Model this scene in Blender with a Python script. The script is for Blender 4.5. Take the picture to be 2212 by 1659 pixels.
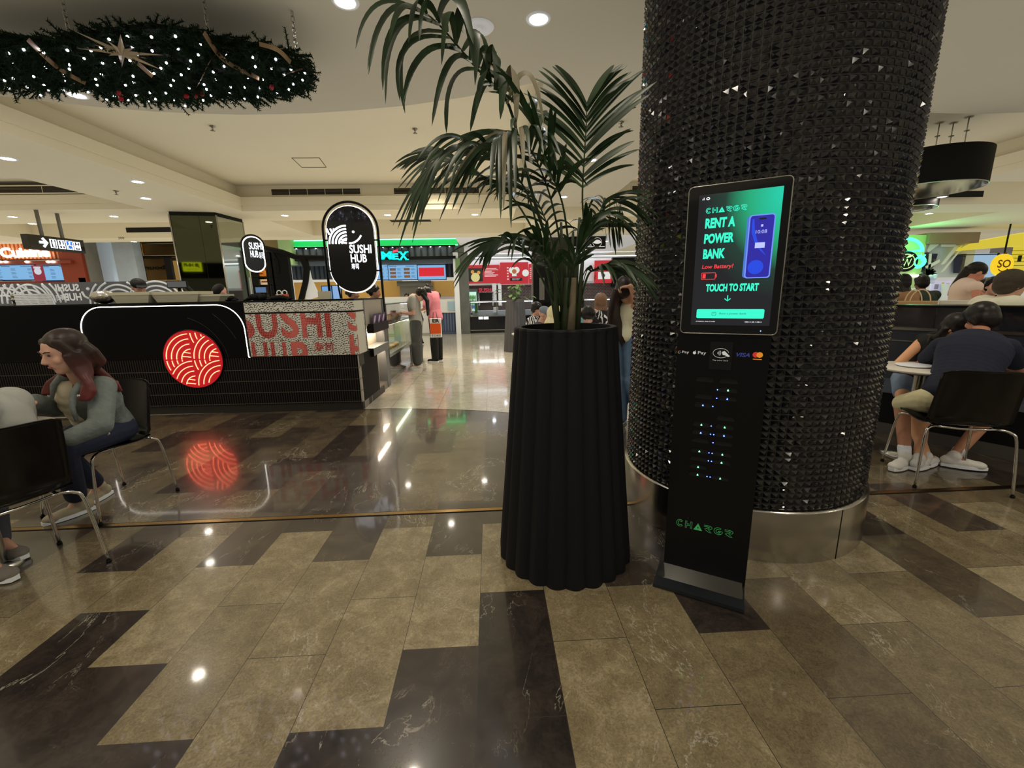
import bpy, math, random
from mathutils import Vector, Matrix, noise
PI = math.pi
rnd = random.Random(7)
C = bpy.context.scene.collection
for _o in list(bpy.data.objects):
    bpy.data.objects.remove(_o)

# ------------------------------------------------------------------ camera
F_PX, YAW, PITCH, ROLL, EYE = 912.2, 0.045287, 0.210835, 0.020151, 1.373
def cam_axes():
    cy, sy, cp, sp = math.cos(YAW), math.sin(YAW), math.cos(PITCH), math.sin(PITCH)
    f = Vector((sy*cp, cy*cp, -sp)); r = Vector((cy, -sy, 0)); d = -r.cross(f)
    cr, sr = math.cos(ROLL), math.sin(ROLL)
    return cr*r+sr*d, -sr*r+cr*d, f
AR, AD, AF = cam_axes()
EYEP = Vector((0, 0, EYE))
cam_d = bpy.data.cameras.new('camera'); cam = bpy.data.objects.new('camera', cam_d); C.objects.link(cam)
cam_d.sensor_width = 36.0; cam_d.lens = F_PX/2212*36.0; cam_d.clip_start = 0.02; cam_d.clip_end = 200
cam.matrix_world = Matrix(((AR.x, -AD.x, -AF.x, 0), (AR.y, -AD.y, -AF.y, 0), (AR.z, -AD.z, -AF.z, EYE), (0, 0, 0, 1)))
sc = bpy.context.scene
sc.camera = cam
# ------------------------------------------------------------------ world, exposure
w = bpy.data.worlds.new('world'); sc.world = w; w.use_nodes = True
w.node_tree.nodes['Background'].inputs[0].default_value = (1.0, 0.86, 0.66, 1)
w.node_tree.nodes['Background'].inputs[1].default_value = 0.12
sc.view_settings.view_transform = 'Standard'; sc.view_settings.look = 'None'
sc.view_settings.exposure = 0.0; sc.view_settings.gamma = 1.0; sc.view_settings.use_curve_mapping = False
cy_ = sc.cycles
cy_.use_denoising = True; cy_.max_bounces = 6; cy_.diffuse_bounces = 3; cy_.glossy_bounces = 3
cy_.transmission_bounces = 4; cy_.transparent_max_bounces = 6; cy_.caustics_reflective = False; cy_.caustics_refractive = False
cy_.sample_clamp_indirect = 4.0; cy_.use_light_tree = True
cy_.use_fast_gi = True; cy_.fast_gi_method = 'ADD'; w.light_settings.ao_factor = .44; w.light_settings.distance = 1.6
DOWN_W = 27.0          # watts of one ceiling downlight

# ------------------------------------------------------------------ measuring helpers: a bearing taken from the eye point meets a real plane
def ray(x, y): return (x-1106)/F_PX*AR+(y-829.5)/F_PX*AD+AF
def onz(x, y, z=0.0): v = ray(x, y); return EYEP+v*((z-EYE)/v.z)
def ony(x, y, Y): v = ray(x, y); return EYEP+v*(Y/v.y)
def at(x, y, X, Y): v = ray(x, y); return EYEP+v*((X*v.x+Y*v.y)/(v.x**2+v.y**2))

class Pl:                                                            # an upright plane: u along it, z up, d out towards the room
    def __init__(s, x, y, deg=0.0):
        a = math.radians(deg); s.o = Vector((x, y, 0)); s.u = Vector((math.cos(a), math.sin(a), 0)); s.n = Vector((math.sin(a), -math.cos(a), 0)); s.deg = deg
    def P(s, u, z, d=0.0): return s.o+s.u*u+s.n*d+Vector((0, 0, z))
    def uv(s, x, y, d=0.0):
        v = ray(x, y); t = (s.o+s.n*d-EYEP).dot(s.n)/v.dot(s.n); p = EYEP+v*t; q = p-s.o
        return q.dot(s.u), p.z
def pl2(p, q):
    return Pl(p[0], p[1], math.degrees(math.atan2(q[1]-p[1], q[0]-p[0])))

# ------------------------------------------------------------------ materials
def mat(name, col, rough=0.5, metal=0.0, emit=None, es=1.0, spec=0.5, coat=0.0, alpha=None, trans=0.0, var=0.0, vscale=30.0, bump=0.0, bscale=60.0):
    m = bpy.data.materials.new(name); m.use_nodes = True; nt = m.node_tree; b = nt.nodes['Principled BSDF']
    b.inputs['Base Color'].default_value = (*col, 1); b.inputs['Roughness'].default_value = rough; b.inputs['Metallic'].default_value = metal
    b.inputs['Specular IOR Level'].default_value = spec; b.inputs['Coat Weight'].default_value = coat; b.inputs['Coat Roughness'].default_value = 0.05
    if trans: b.inputs['Transmission Weight'].default_value = trans
    if alpha is not None: b.inputs['Alpha'].default_value = alpha
    if emit: b.inputs['Emission Color'].default_value = (*emit, 1); b.inputs['Emission Strength'].default_value = es
    if var or bump:
        tc = nt.nodes.new('ShaderNodeTexCoord'); nz = nt.nodes.new('ShaderNodeTexNoise'); nz.inputs['Scale'].default_value = vscale; nz.inputs['Detail'].default_value = 5
        nt.links.new(tc.outputs['Object'], nz.inputs['Vector'])
        if var:
            mx = nt.nodes.new('ShaderNodeMix'); mx.data_type = 'RGBA'
            mx.inputs[6].default_value = tuple(max(0, c*(1-var)) for c in col)+(1,); mx.inputs[7].default_value = tuple(min(1, c*(1+var)) for c in col)+(1,)
            nt.links.new(nz.outputs['Fac'], mx.inputs[0]); nt.links.new(mx.outputs[2], b.inputs['Base Color'])
        if bump:
            n2 = nt.nodes.new('ShaderNodeTexNoise'); n2.inputs['Scale'].default_value = bscale; n2.inputs['Detail'].default_value = 3
            nt.links.new(tc.outputs['Object'], n2.inputs['Vector'])
            bp = nt.nodes.new('ShaderNodeBump'); bp.inputs['Strength'].default_value = bump; bp.inputs['Distance'].default_value = 0.01
            nt.links.new(n2.outputs['Fac'], bp.inputs['Height']); nt.links.new(bp.outputs['Normal'], b.inputs['Normal'])
    return m
def emi(name, col, s):
    m = bpy.data.materials.new(name); m.use_nodes = True; b = m.node_tree.nodes['Principled BSDF']
    b.inputs['Base Color'].default_value = (0.02, 0.02, 0.02, 1); b.inputs['Roughness'].default_value = 0.3
    b.inputs['Emission Color'].default_value = (*col, 1); b.inputs['Emission Strength'].default_value = s
    m.cycles.emission_sampling = 'NONE' if s < 3 else 'AUTO'
    return m
def srgb(r, g, b):
    f = lambda c: (c/255/12.92) if c/255 <= 0.04045 else ((c/255+0.055)/1.055)**2.4
    return (f(r), f(g), f(b))

# ------------------------------------------------------------------ mesh builder
class MB:
    def __init__(s): s.v = []; s.f = []; s.m = []; s.s = []; s.k = 0
    def add(s, vs, fs, smooth=False):
        o = len(s.v); s.v += [tuple(p) for p in vs]
        for f in fs: s.f.append(tuple(i+o for i in f)); s.m.append(s.k); s.s.append(smooth)
    def box8(s, p): s.add(p, [(0, 3, 2, 1), (4, 5, 6, 7), (0, 1, 5, 4), (1, 2, 6, 5), (2, 3, 7, 6), (3, 0, 4, 7)])
    def box(s, x0, x1, y0, y1, z0, z1):
        s.box8([(x0, y0, z0), (x1, y0, z0), (x1, y1, z0), (x0, y1, z0), (x0, y0, z1), (x1, y0, z1), (x1, y1, z1), (x0, y1, z1)])
    def pbox(s, pl, u0, u1, z0, z1, d0, d1):
        P = pl.P; s.box8([P(u0, z0, d0), P(u1, z0, d0), P(u1, z0, d1), P(u0, z0, d1), P(u0, z1, d0), P(u1, z1, d0), P(u1, z1, d1), P(u0, z1, d1)])
    def prism(s, bot, top, smooth=False):
        n = len(bot); s.add(list(bot)+list(top), [tuple(range(n))[::-1], tuple(range(n, 2*n))]); o = len(s.v)-2*n
        for i in range(n): s.f.append((o+i, o+(i+1) % n, o+n+(i+1) % n, o+n+i)); s.m.append(s.k); s.s.append(smooth)
    def pprism(s, pl, pts, d0, d1): s.prism([pl.P(u, z, d0) for u, z in pts], [pl.P(u, z, d1) for u, z in pts])
    def tube(s, pts, r, n=8, closed=False, cap=True, flat=1.0, up=None):
        pts = [Vector(p) for p in pts]; N = len(pts)
        if N < 2: return
        rs = r if isinstance(r, (list, tuple)) else [r]*N
        rings = []; prev = None
        for i in range(N):
            a = pts[(i-1) % N] if (closed or i > 0) else pts[i]; b = pts[(i+1) % N] if (closed or i < N-1) else pts[i]
            t = (b-a)
            if t.length < 1e-9: t = Vector((0, 0, 1))
            t.normalize()
            if prev is None:
                ref = Vector(up) if up else (Vector((0, 0, 1)) if abs(t.z) < 0.9 else Vector((1, 0, 0)))
                e = (ref-t*ref.dot(t)).normalized()
            else:
                e = prev-t*prev.dot(t)
                e = e.normalized() if e.length > 1e-6 else t.orthogonal().normalized()
            prev = e; g = t.cross(e)
            rings.append([pts[i]+(e*math.cos(2*PI*k/n)*flat+g*math.sin(2*PI*k/n))*rs[i] for k in range(n)])
        vs = [p for rg in rings for p in rg]; fs = []
        for i in range(N if closed else N-1):
            j = (i+1) % N
            for k in range(n): fs.append((i*n+k, i*n+(k+1) % n, j*n+(k+1) % n, j*n+k))
        s.add(vs, fs, True)
        if cap and not closed and n > 2:
            o = len(s.v)-N*n
            s.f.append(tuple(o+k for k in range(n))[::-1]); s.m.append(s.k); s.s.append(False)
            s.f.append(tuple(o+(N-1)*n+k for k in range(n))); s.m.append(s.k); s.s.append(False)
    def lathe(s, c, prof, n=32, smooth=True, arc=2*PI, a0=0.0, sx=1.0, sy=1.0):
        c = Vector(c); vs = []; full = abs(arc-2*PI) < 1e-6; M = n if full else n+1
        for r, z in prof:
            for k in range(M):
                a = a0+arc*k/n; vs.append(c+Vector((r*math.cos(a)*sx, r*math.sin(a)*sy, z)))
        fs = []
        for i in range(len(prof)-1):
            for k in range(n):
                k2 = (k+1) % M if full else k+1
                fs.append((i*M+k, i*M+k2, (i+1)*M+k2, (i+1)*M+k))
        s.add(vs, fs, smooth)
    def ell(s, c, r, n=12, m=8, q=None):
        c = Vector(c); vs = []; fs = []
        for i in range(m+1):
            th = PI*i/m
            for k in range(n):
                a = 2*PI*k/n; p = Vector((r[0]*math.sin(th)*math.cos(a), r[1]*math.sin(th)*math.sin(a), r[2]*math.cos(th)))
                if q is not None: p = q @ p
                vs.append(c+p)
        for i in range(m):
            for k in range(n): fs.append((i*n+k, (i+1)*n+k, (i+1)*n+(k+1) % n, i*n+(k+1) % n))
        s.add(vs, fs, True)
    def cap(s, a, ra, b, rb, n=12):
        a = Vector(a); b = Vector(b); s.ell(a, (ra,)*3, n, 8); s.ell(b, (rb,)*3, n, 8)
        if (b-a).length > 1e-4: s.tube([a, b], [ra, rb], n)
    def ribbon(s, pts, ws, side, fold=0.0):                           # leaf blade: centre line, half widths, side vector
        vs = []; fs = []; N = len(pts)
        for i in range(N):
            p = Vector(pts[i]); a = Vector(pts[max(0, i-1)]); b = Vector(pts[min(N-1, i+1)]); t = (b-a).normalized()
            sd = Vector(side[i] if isinstance(side, list) else side); sd = (sd-t*sd.dot(t)).normalized(); nn = t.cross(sd)
            vs += [p-sd*ws[i]+nn*fold*ws[i], p, p+sd*ws[i]+nn*fold*ws[i]]
        for i in range(N-1):
            for k in (0, 1): fs.append((3*i+k, 3*i+k+1, 3*i+k+4, 3*i+k+3))
        s.add(vs, fs, True)
def mesh(name, mb, mats):
    me = bpy.data.meshes.new(name); me.from_pydata(mb.v, [], mb.f)
    for m in (mats if isinstance(mats, (list, tuple)) else [mats]): me.materials.append(m)
    me.polygons.foreach_set('material_index', mb.m); me.polygons.foreach_set('use_smooth', mb.s); me.update(); me.validate()
    return me
def link(name, me, parent=None):
    o = bpy.data.objects.new(name, me); C.objects.link(o)
    if parent is not None:
        o.parent = parent
        w = Matrix.Identity(4); p = parent
        chain = []
        while p is not None: chain.append(p); p = p.parent
        for p in reversed(chain): w = w @ p.matrix_parent_inverse @ p.matrix_basis
        o.matrix_parent_inverse = w.inverted()
    return o
def obj(name, mb, mats, parent=None): return link(name, mesh(name, mb, mats), parent)
def thing(name, label, cat, loc=(0, 0, 0), group=None):
    o = bpy.data.objects.new(name, None); C.objects.link(o); o.location = loc; o.empty_display_size = 0.1
    o['label'] = label; o['category'] = cat
    if group: o['group'] = group
    return o
def tag(o, label, cat, group=None):
    o['label'] = label; o['category'] = cat
    if group: o['group'] = group
    return o
def struct(name, mb, m): o = obj(name, mb, m); o['kind'] = 'structure'; return o
def kids(o): return [c for c in bpy.data.objects if c.parent == o]
def dup(root, loc=None, rotz=None, label=None, group=None):
    def cp(o, parent):
        c = o.copy(); C.objects.link(c); c.parent = parent
        for ch in kids(o): cp(ch, c)
        return c
    r = cp(root, None)
    if loc is not None: r.location = loc
    if rotz is not None: r.rotation_euler = (0, 0, rotz)
    if label: r['label'] = label
    if group: r['group'] = group
    return r
def lerp(a, b, t): return a+(b-a)*t
def rrect(u0, u1, z0, z1, r, n=6):
    out = []
    for (cu, cz, a0) in ((u1-r, z1-r, 0), (u0+r, z1-r, PI/2), (u0+r, z0+r, PI), (u1-r, z0+r, 1.5*PI)):
        for i in range(n+1): a = a0+PI/2*i/n; out.append((cu+r*math.cos(a), cz+r*math.sin(a)))
    return out
def circ(cu, cz, r, n=28, sx=1.0): return [(cu+r*sx*math.cos(2*PI*i/n), cz+r*math.sin(2*PI*i/n)) for i in range(n)]
_tc = {}
def text_geo(s, bold=0.0, shear=0.0, spacing=1.0):
    key = (s, bold, shear, spacing)
    if key not in _tc:
        cu = bpy.data.curves.new('t', 'FONT'); cu.body = s; cu.offset = bold; cu.shear = shear; cu.space_character = spacing; cu.resolution_u = 3; cu.fill_mode = 'FRONT'
        o = bpy.data.objects.new('t', cu); C.objects.link(o); bpy.context.view_layer.update()
        me = bpy.data.meshes.new_from_object(o.evaluated_get(bpy.context.evaluated_depsgraph_get()))
        _tc[key] = ([tuple(v.co) for v in me.vertices], [tuple(p.vertices) for p in me.polygons])
        bpy.data.objects.remove(o); bpy.data.curves.remove(cu); bpy.data.meshes.remove(me)
    return _tc[key]
def text(mb, pl, s, u0, u1, z0, z1, d=0.002, bold=0.0, shear=0.0, flip=False, slope=0.0, spacing=1.0):   # lettering fitted to a rectangle of a plane
    vs, fs = text_geo(s, bold, shear, spacing)
    if not vs: return
    xs = [v[0] for v in vs]; ys = [v[1] for v in vs]; a, b, c, e = min(xs), max(xs), min(ys), max(ys)
    out = []
    for v in vs:
        t = (v[0]-a)/max(b-a, 1e-6); t = 1-t if flip else t
        u = lerp(u0, u1, t); out.append(pl.P(u, lerp(z0, z1, (v[1]-c)/max(e-c, 1e-6))+slope*(u-u0), d))
    mb.add(out, fs)
def box_text(pl, px0, py0, px1, py1):                                # px rectangle -> plane rectangle
    a = pl.uv(px0, py1); b = pl.uv(px1, py0); return a[0], b[0], a[1], b[1]
# ------------------------------------------------------------------ shared materials
M = {}
M['ceil'] = mat('ceiling_paint', srgb(216, 205, 174), 0.75, var=0.03, vscale=1.5); M['deck'] = mat('deck_paint_shaded', srgb(184, 176, 154), 0.75, var=0.05, vscale=1.0)  # deck colour darkened to carry the dimmer light on the near ceiling
M['ceil2'] = mat('ceiling_paint_pale', srgb(226, 226, 224), 0.7)
M['blk'] = mat('black_satin', srgb(10, 10, 11), 0.35, spec=.3)
M['blkmat'] = mat('black_matte', srgb(14, 14, 15), 0.7, spec=.25)
M['blkgloss'] = mat('black_gloss', srgb(8, 8, 10), 0.06, coat=0.5)
M['chrome'] = mat('chrome', (0.75, 0.75, 0.75), 0.12, 1.0)
M['steel'] = mat('steel', (0.55, 0.54, 0.52), 0.25, 1.0)
M['white'] = mat('white_paint', srgb(222, 222, 218), 0.5)
M['dark'] = mat('dark_void', (0.006, 0.006, 0.006), 0.8)
M['glass'] = mat('clear_glass', (0.9, 0.95, 0.95), 0.02, trans=1.0, alpha=0.25)
M['lamp'] = emi('lamp_glow', (1.0, 0.92, 0.78), 60.0)
M['lampc'] = emi('lamp_cool', (0.85, 0.92, 1.0), 60.0)
M['wglow'] = emi('white_glow', (1.0, 0.95, 0.9), 6.0)
M['soft'] = emi('white_letters', (0.95, 0.97, 1.0), 1.6)

# ------------------------------------------------------------------ floor
TX0, TW, TL = -0.0898, 0.3, 0.61
DARK = {(0, 1.13): .06, (0, .52): .06, (-1, .83): .16, (-1, 2.05): .26, (-2, .52): .12, (-3, 2.05): .3, (-5, 2.05): .3, (-7, 2.05): .16, (-6, 1.13): .08,
 (-6, .52): .1, (-5, .83): .14, (-5, .22): .1, (-4, .52): .16, (3, 1.44): .1, (3, 2.05): .12, (2, 1.74): .3, (4, 1.13): .55, (7, 2.05): .12, (9, 2.05): .3,
 (7, 1.44): .42, (4, .52): .55, (8, 1.13): 1.0, (10, 1.74): .9, (6, 1.74): .95, (-4, 1.13): .78, (-9, 2.05): .3, (-5, 3.88): .1, (-5, 3.27): .08, (-4, 2.96): .15,
 (-6, 2.96): .18, (-8, 3.57): .2, (-9, 4.49): .15, (-4, 2.35): .1, (-7, 3.88): .3, (1, 1.44): .85, (2, 1.13): .8, (1, .83): .88, (2, .52): .8, (3, .83): .7, (-3, 1.44): .85,
 (-2, 1.13): .9, (-2, 1.74): .9, (-1, 1.44): .92, (0, 1.74): .88, (1, 2.05): .8, (-4, 1.74): .85, (-3, .83): .85, (5, .83): .7, (5, 1.44): .85, (6, 1.13): .75, (-8, 1.74): .7}
def tile_floor():
    vs = []; fs = []; tone = []; uv = []; r = random.Random(3)
    for k in range(-34, 30):
        b = 1.132 if k % 2 == 0 else 1.437
        for j in range(-6, 26):
            y0 = b+TL*j; x0 = TX0+TW*k; key = (k, round(y0+1e-6, 2))
            t = None
            for (kk, yy), tv in DARK.items():
                if kk == k and abs(yy-y0) < 0.02: t = tv
            if t is None:
                far = y0 > 2.3; q = r.random()
                if far: t = r.uniform(.1, .3) if q < .3 else r.uniform(.35, .7)
                else: t = r.uniform(.1, .3) if q < .08 else r.uniform(.68, .95)
            o = len(vs); vs += [(x0, y0, 0), (x0+TW, y0, 0), (x0+TW, y0+TL, 0), (x0, y0+TL, 0)]; fs.append((o, o+1, o+2, o+3)); tone.append(t); uv += [(0, 0), (1, 0), (1, 1), (0, 1)]
    me = bpy.data.meshes.new('floor'); me.from_pydata(vs, [], fs)
    a = me.attributes.new('tone', 'FLOAT', 'FACE'); a.data.foreach_set('value', tone)
    ul = me.uv_layers.new(name='UVMap'); ul.data.foreach_set('uv', [c for p in uv for c in p])
    return me
def floor_mat(name, stops, rough, vein=1.0, grout=(0.03, 0.026, 0.02), eu=.004, ev=.0022, attr=True):
    m = bpy.data.materials.new(name); m.use_nodes = True; nt = m.node_tree; N = nt.nodes; L = nt.links; b = N['Principled BSDF']
    tc = N.new('ShaderNodeTexCoord')
    ra = N.new('ShaderNodeValToRGB'); cr = ra.color_ramp
    while len(cr.elements) < len(stops): cr.elements.new(0.5)
    for e, (p, c) in zip(cr.elements, stops): e.position = p; e.color = (*c, 1)
    n1 = N.new('ShaderNodeTexNoise'); n1.inputs['Scale'].default_value = 7; n1.inputs['Detail'].default_value = 9; n1.inputs['Roughness'].default_value = .68
    n1.inputs['Distortion'].default_value = .6
    L.new(tc.outputs['Object'], n1.inputs['Vector'])
    at_ = N.new('ShaderNodeAttribute'); at_.attribute_name = 'tone'
    # tone shifted by the mottling
    ma = N.new('ShaderNodeMath'); ma.operation = 'MULTIPLY_ADD'; L.new(n1.outputs['Fac'], ma.inputs[0]); ma.inputs[1].default_value = .8
    sub = N.new('ShaderNodeMath'); sub.operation = 'SUBTRACT'
    L.new(at_.outputs['Fac'], sub.inputs[0]); sub.inputs[1].default_value = .40
    if not attr: sub.inputs[0].default_value = .5; L.remove(sub.inputs[0].links[0])
    L.new(sub.outputs[0], ma.inputs[2]); L.new(ma.outputs[0], ra.inputs['Fac'])
    # pale veins
    mp = N.new('ShaderNodeMapping'); mp.inputs['Rotation'].default_value = (0, 0, .5); mp.inputs['Scale'].default_value = (1.0, .45, 1); L.new(tc.outputs['Object'], mp.inputs[0])
    n2 = N.new('ShaderNodeTexNoise'); n2.inputs['Scale'].default_value = 3.2; n2.inputs['Detail'].default_value = 7; n2.inputs['Roughness'].default_value = .62; n2.inputs['Distortion'].default_value = 1.2
    L.new(mp.outputs[0], n2.inputs['Vector'])
    s1 = N.new('ShaderNodeMath'); s1.operation = 'SUBTRACT'; s1.inputs[1].default_value = .5; L.new(n2.outputs['Fac'], s1.inputs[0])
    s2 = N.new('ShaderNodeMath'); s2.operation = 'ABSOLUTE'; L.new(s1.outputs[0], s2.inputs[0])
    s3 = N.new('ShaderNodeMapRange'); s3.inputs[1].default_value = 0.0; s3.inputs[2].default_value = .007; s3.inputs[3].default_value = 1; s3.inputs[4].default_value = 0; L.new(s2.outputs[0], s3.inputs[0])
    n3 = N.new('ShaderNodeTexNoise'); n3.inputs['Scale'].default_value = 2.3; L.new(tc.outputs['Object'], n3.inputs['Vector'])
    s4 = N.new('ShaderNodeMapRange'); s4.inputs[1].default_value = .50; s4.inputs[2].default_value = .60; s4.inputs[4].default_value = .55*vein; L.new(n3.outputs['Fac'], s4.inputs[0])
    s5 = N.new('ShaderNodeMath'); s5.operation = 'MULTIPLY'; L.new(s3.outputs[0], s5.inputs[0]); L.new(s4.outputs[0], s5.inputs[1])
    mv = N.new('ShaderNodeMix'); mv.data_type = 'RGBA'; L.new(s5.outputs[0], mv.inputs[0]); L.new(ra.outputs['Color'], mv.inputs[6]); mv.inputs[7].default_value = (.42, .38, .28, 1)
    # fine flecks
    n4 = N.new('ShaderNodeTexNoise'); n4.inputs['Scale'].default_value = 60; n4.inputs['Detail'].default_value = 6; n4.inputs['Distortion'].default_value = 2; L.new(tc.outputs['Object'], n4.inputs['Vector'])
    s6 = N.new('ShaderNodeMapRange'); s6.inputs[1].default_value = .35; s6.inputs[2].default_value = .7; s6.inputs[3].default_value = .75; s6.inputs[4].default_value = 1.25; L.new(n4.outputs['Fac'], s6.inputs[0])
    mf = N.new('ShaderNodeMix'); mf.data_type = 'RGBA'; mf.blend_type = 'MULTIPLY'; mf.inputs[0].default_value = 1; L.new(mv.outputs[2], mf.inputs[6]); L.new(s6.outputs[0], mf.inputs[7])
    # joints
    uvn = N.new('ShaderNodeUVMap'); sp = N.new('ShaderNodeSeparateXYZ'); L.new(uvn.outputs[0], sp.inputs[0]); fac = None
    for ax, e in ((0, eu), (1, ev)):
        a = N.new('ShaderNodeMath'); a.operation = 'SUBTRACT'; a.inputs[1].default_value = .5; L.new(sp.outputs[ax], a.inputs[0])
        c = N.new('ShaderNodeMath'); c.operation = 'ABSOLUTE'; L.new(a.outputs[0], c.inputs[0])
        g = N.new('ShaderNodeMath'); g.operation = 'GREATER_THAN'; g.inputs[1].default_value = .5-e; L.new(c.outputs[0], g.inputs[0])
        if fac is None: fac = g
        else:
            h = N.new('ShaderNodeMath'); h.operation = 'MAXIMUM'; L.new(fac.outputs[0], h.inputs[0]); L.new(g.outputs[0], h.inputs[1]); fac = h
    mg = N.new('ShaderNodeMix'); mg.data_type = 'RGBA'; L.new(fac.outputs[0], mg.inputs[0]); L.new(mf.outputs[2], mg.inputs[6]); mg.inputs[7].default_value = (*grout, 1)
    L.new(mg.outputs[2], b.inputs['Base Color'])
    nr = N.new('ShaderNodeMapRange'); nr.inputs[3].default_value = rough*.8; nr.inputs[4].default_value = rough*1.3; L.new(n1.outputs['Fac'], nr.inputs[0]); L.new(nr.outputs[0], b.inputs['Roughness'])
    b.inputs['Specular IOR Level'].default_value = .6; b.inputs['Coat Weight'].default_value = .6; b.inputs['Coat Roughness'].default_value = .06
    return m
fm = floor_mat('polished_brown_marble', [(0.0, srgb(34, 28, 25)), (.3, srgb(62, 52, 43)), (.6, srgb(92, 80, 58)), (.85, srgb(118, 104, 76)), (1.0, srgb(140, 126, 96))], .24)
fl = link('floor', tile_floor()); fl.data.materials.append(fm); fl['kind'] = 'structure'
# pale polished floor of the walkway beyond the counter, its edge a shallow arc
pale = floor_mat('polished_pale_stone', [(0.2, srgb(160, 148, 124)), (.8, srgb(206, 196, 172))], .2, .3, (.09, .08, .06), .003, .003, attr=False)
arc = [(-1.63, 5.2), (-1.1, 5.14), (-0.38, 5.02), (.18, 4.80), (.70, 4.58), (1.4, 4.3), (2.2, 4.1), (3.1, 4.0)]
mb = MB()
for k in range(-28, 40):                                             # strips of large pale tiles
    xa = TX0+.6*k; xb = xa+.6
    if xb < -18 or xa > 3.1: continue
    def edge(x):
        if x <= arc[0][0]: return 5.2
        for (a, c), (b2, d2) in zip(arc, arc[1:]):
            if a <= x <= b2: return lerp(c, d2, (x-a)/(b2-a))
        return 4.0
    off = 0.0 if k % 2 else .3; ys = [edge(xa)]
    y = 5.3+off
    while y < 20: ys.append(y); y += .6
    for i in range(len(ys)-1):
        y0a = edge(xa) if i == 0 else ys[i]; y0b = edge(xb) if i == 0 else ys[i]
        mb.add([(xa, y0a, .002), (xb, y0b, .002), (xb, ys[i+1], .002), (xa, ys[i+1], .002)], [(0, 1, 2, 3)])
fp = struct('floor_walkway', mb, pale)
ul = fp.data.uv_layers.new(name='UVMap'); ul.data.foreach_set('uv', [c for _ in range(len(mb.f)) for p in ((0, 0), (1, 0), (1, 1), (0, 1)) for c in p])
# brass expansion strip set in the floor
mb = MB(); mb.box(-12, 9, 2.512, 2.545, -.003, .003); struct('trim_brass', mb, mat('brass_strip', srgb(176, 144, 92), .22, 1.0))
mb = MB(); mb.box(-12, 9, 2.502, 2.512, -.003, .002); mb.box(-12, 9, 2.545, 2.551, -.003, .002); struct('trim_rubber', mb, M['blkmat'])

# ------------------------------------------------------------------ ceiling: high trays (3.5 m), a near deck (3.28 m) and beams (3.02 m)
ZT, ZN, ZB, ZZ = 3.5, 3.28, 3.02, 3.62
mb = MB(); mb.box(-20, 24, -5, 12.9, ZT, ZZ); struct('ceiling_tray', mb, M['ceil'])
def arcpts(xa, xb, ya, yb, peak, n=26, inv=False):
    out = []
    for i in range(n+1):
        t = i/n; out.append((lerp(xa, xb, t), lerp(ya, yb, t)+peak*4*t*(1-t)))
    return out
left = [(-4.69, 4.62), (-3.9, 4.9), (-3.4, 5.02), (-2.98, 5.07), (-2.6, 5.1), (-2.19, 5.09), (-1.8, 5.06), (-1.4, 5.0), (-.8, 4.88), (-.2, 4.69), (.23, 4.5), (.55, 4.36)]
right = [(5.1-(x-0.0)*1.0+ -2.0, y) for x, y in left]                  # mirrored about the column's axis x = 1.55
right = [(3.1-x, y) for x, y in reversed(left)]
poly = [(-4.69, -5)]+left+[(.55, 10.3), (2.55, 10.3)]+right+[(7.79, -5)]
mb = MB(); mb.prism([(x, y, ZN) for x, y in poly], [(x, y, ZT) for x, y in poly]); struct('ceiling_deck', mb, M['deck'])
mb = MB()
mb.box(-6.25, -4.83, -5, 8.98, ZB, ZT); mb.box(-20, -6.25, -5, 6.45, ZB, ZT)
mb.box(-20, .55, 8.98, 9.95, ZB, ZT); mb.box(.55, 2.55, 10.3, 10.6, ZB, ZT); mb.box(2.55, 24, 8.98, 9.95, ZB, ZT)
mb.box(7.93, 24, -5, 7.1, ZB, ZT)
mb.box(-6.3, -4.75, 9.95, 12.3, ZB, ZT); mb.box(1.0, 2.55, 10.6, 12.3, ZB, ZT); mb.box(-20, 24, 12.3, 13.1, ZB, ZT); mb.box(-20, -12, 9.95, 12.3, ZB, ZT)
struct('ceiling_beams', mb, M['ceil'])
mb = MB()                                                            # stepped cornice round the trays
def ledge(x0, x1, y0, y1): mb.box(x0, x1, y0, y1, 3.12, 3.27)
ledge(-4.83, -4.69, -5, 8.98); ledge(-4.69, .55, 8.84, 8.98); ledge(2.55, 7.79, 8.84, 8.98); ledge(7.79, 7.93, -5, 8.98); ledge(-14, -6.25, 8.5, 8.98)
mb.box(-4.83, -4.715, -5, 8.98, ZB, 3.12); mb.box(-4.715, .55, 8.865, 8.98, ZB, 3.12); mb.box(2.55, 7.815, 8.865, 8.98, ZB, 3.12); mb.box(7.815, 7.93, -5, 8.98, ZB, 3.12); mb.box(-14, -6.25, 8.53, 8.98, ZB, 3.12)
struct('trim_cornice', mb, M['ceil'])
# deck over the shop fronts
mb = MB(); mb.box(-20, -1.0, 13.1, 20, 3.42, 3.5); mb.box(5.2, 24, 13.1, 20, 3.02, 3.5); struct('ceiling_shopfronts', mb, M['ceil'])
mb = MB(); mb.box(-1.0, 5.2, 13.1, 20, ZB, 3.1); struct('ceiling_middle_shop', mb, M['ceil2'])
# walls closing the hall
mb = MB(); mb.box(-20, 24, 20, 20.2, 0, 3.6); struct('wall_back', mb, M['ceil2'])
mb = MB(); mb.box(-20.2, -20, -5, 20, 0, 3.6); struct('wall_left', mb, mat('wall_grey', srgb(150, 142, 126), .7))

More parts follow.
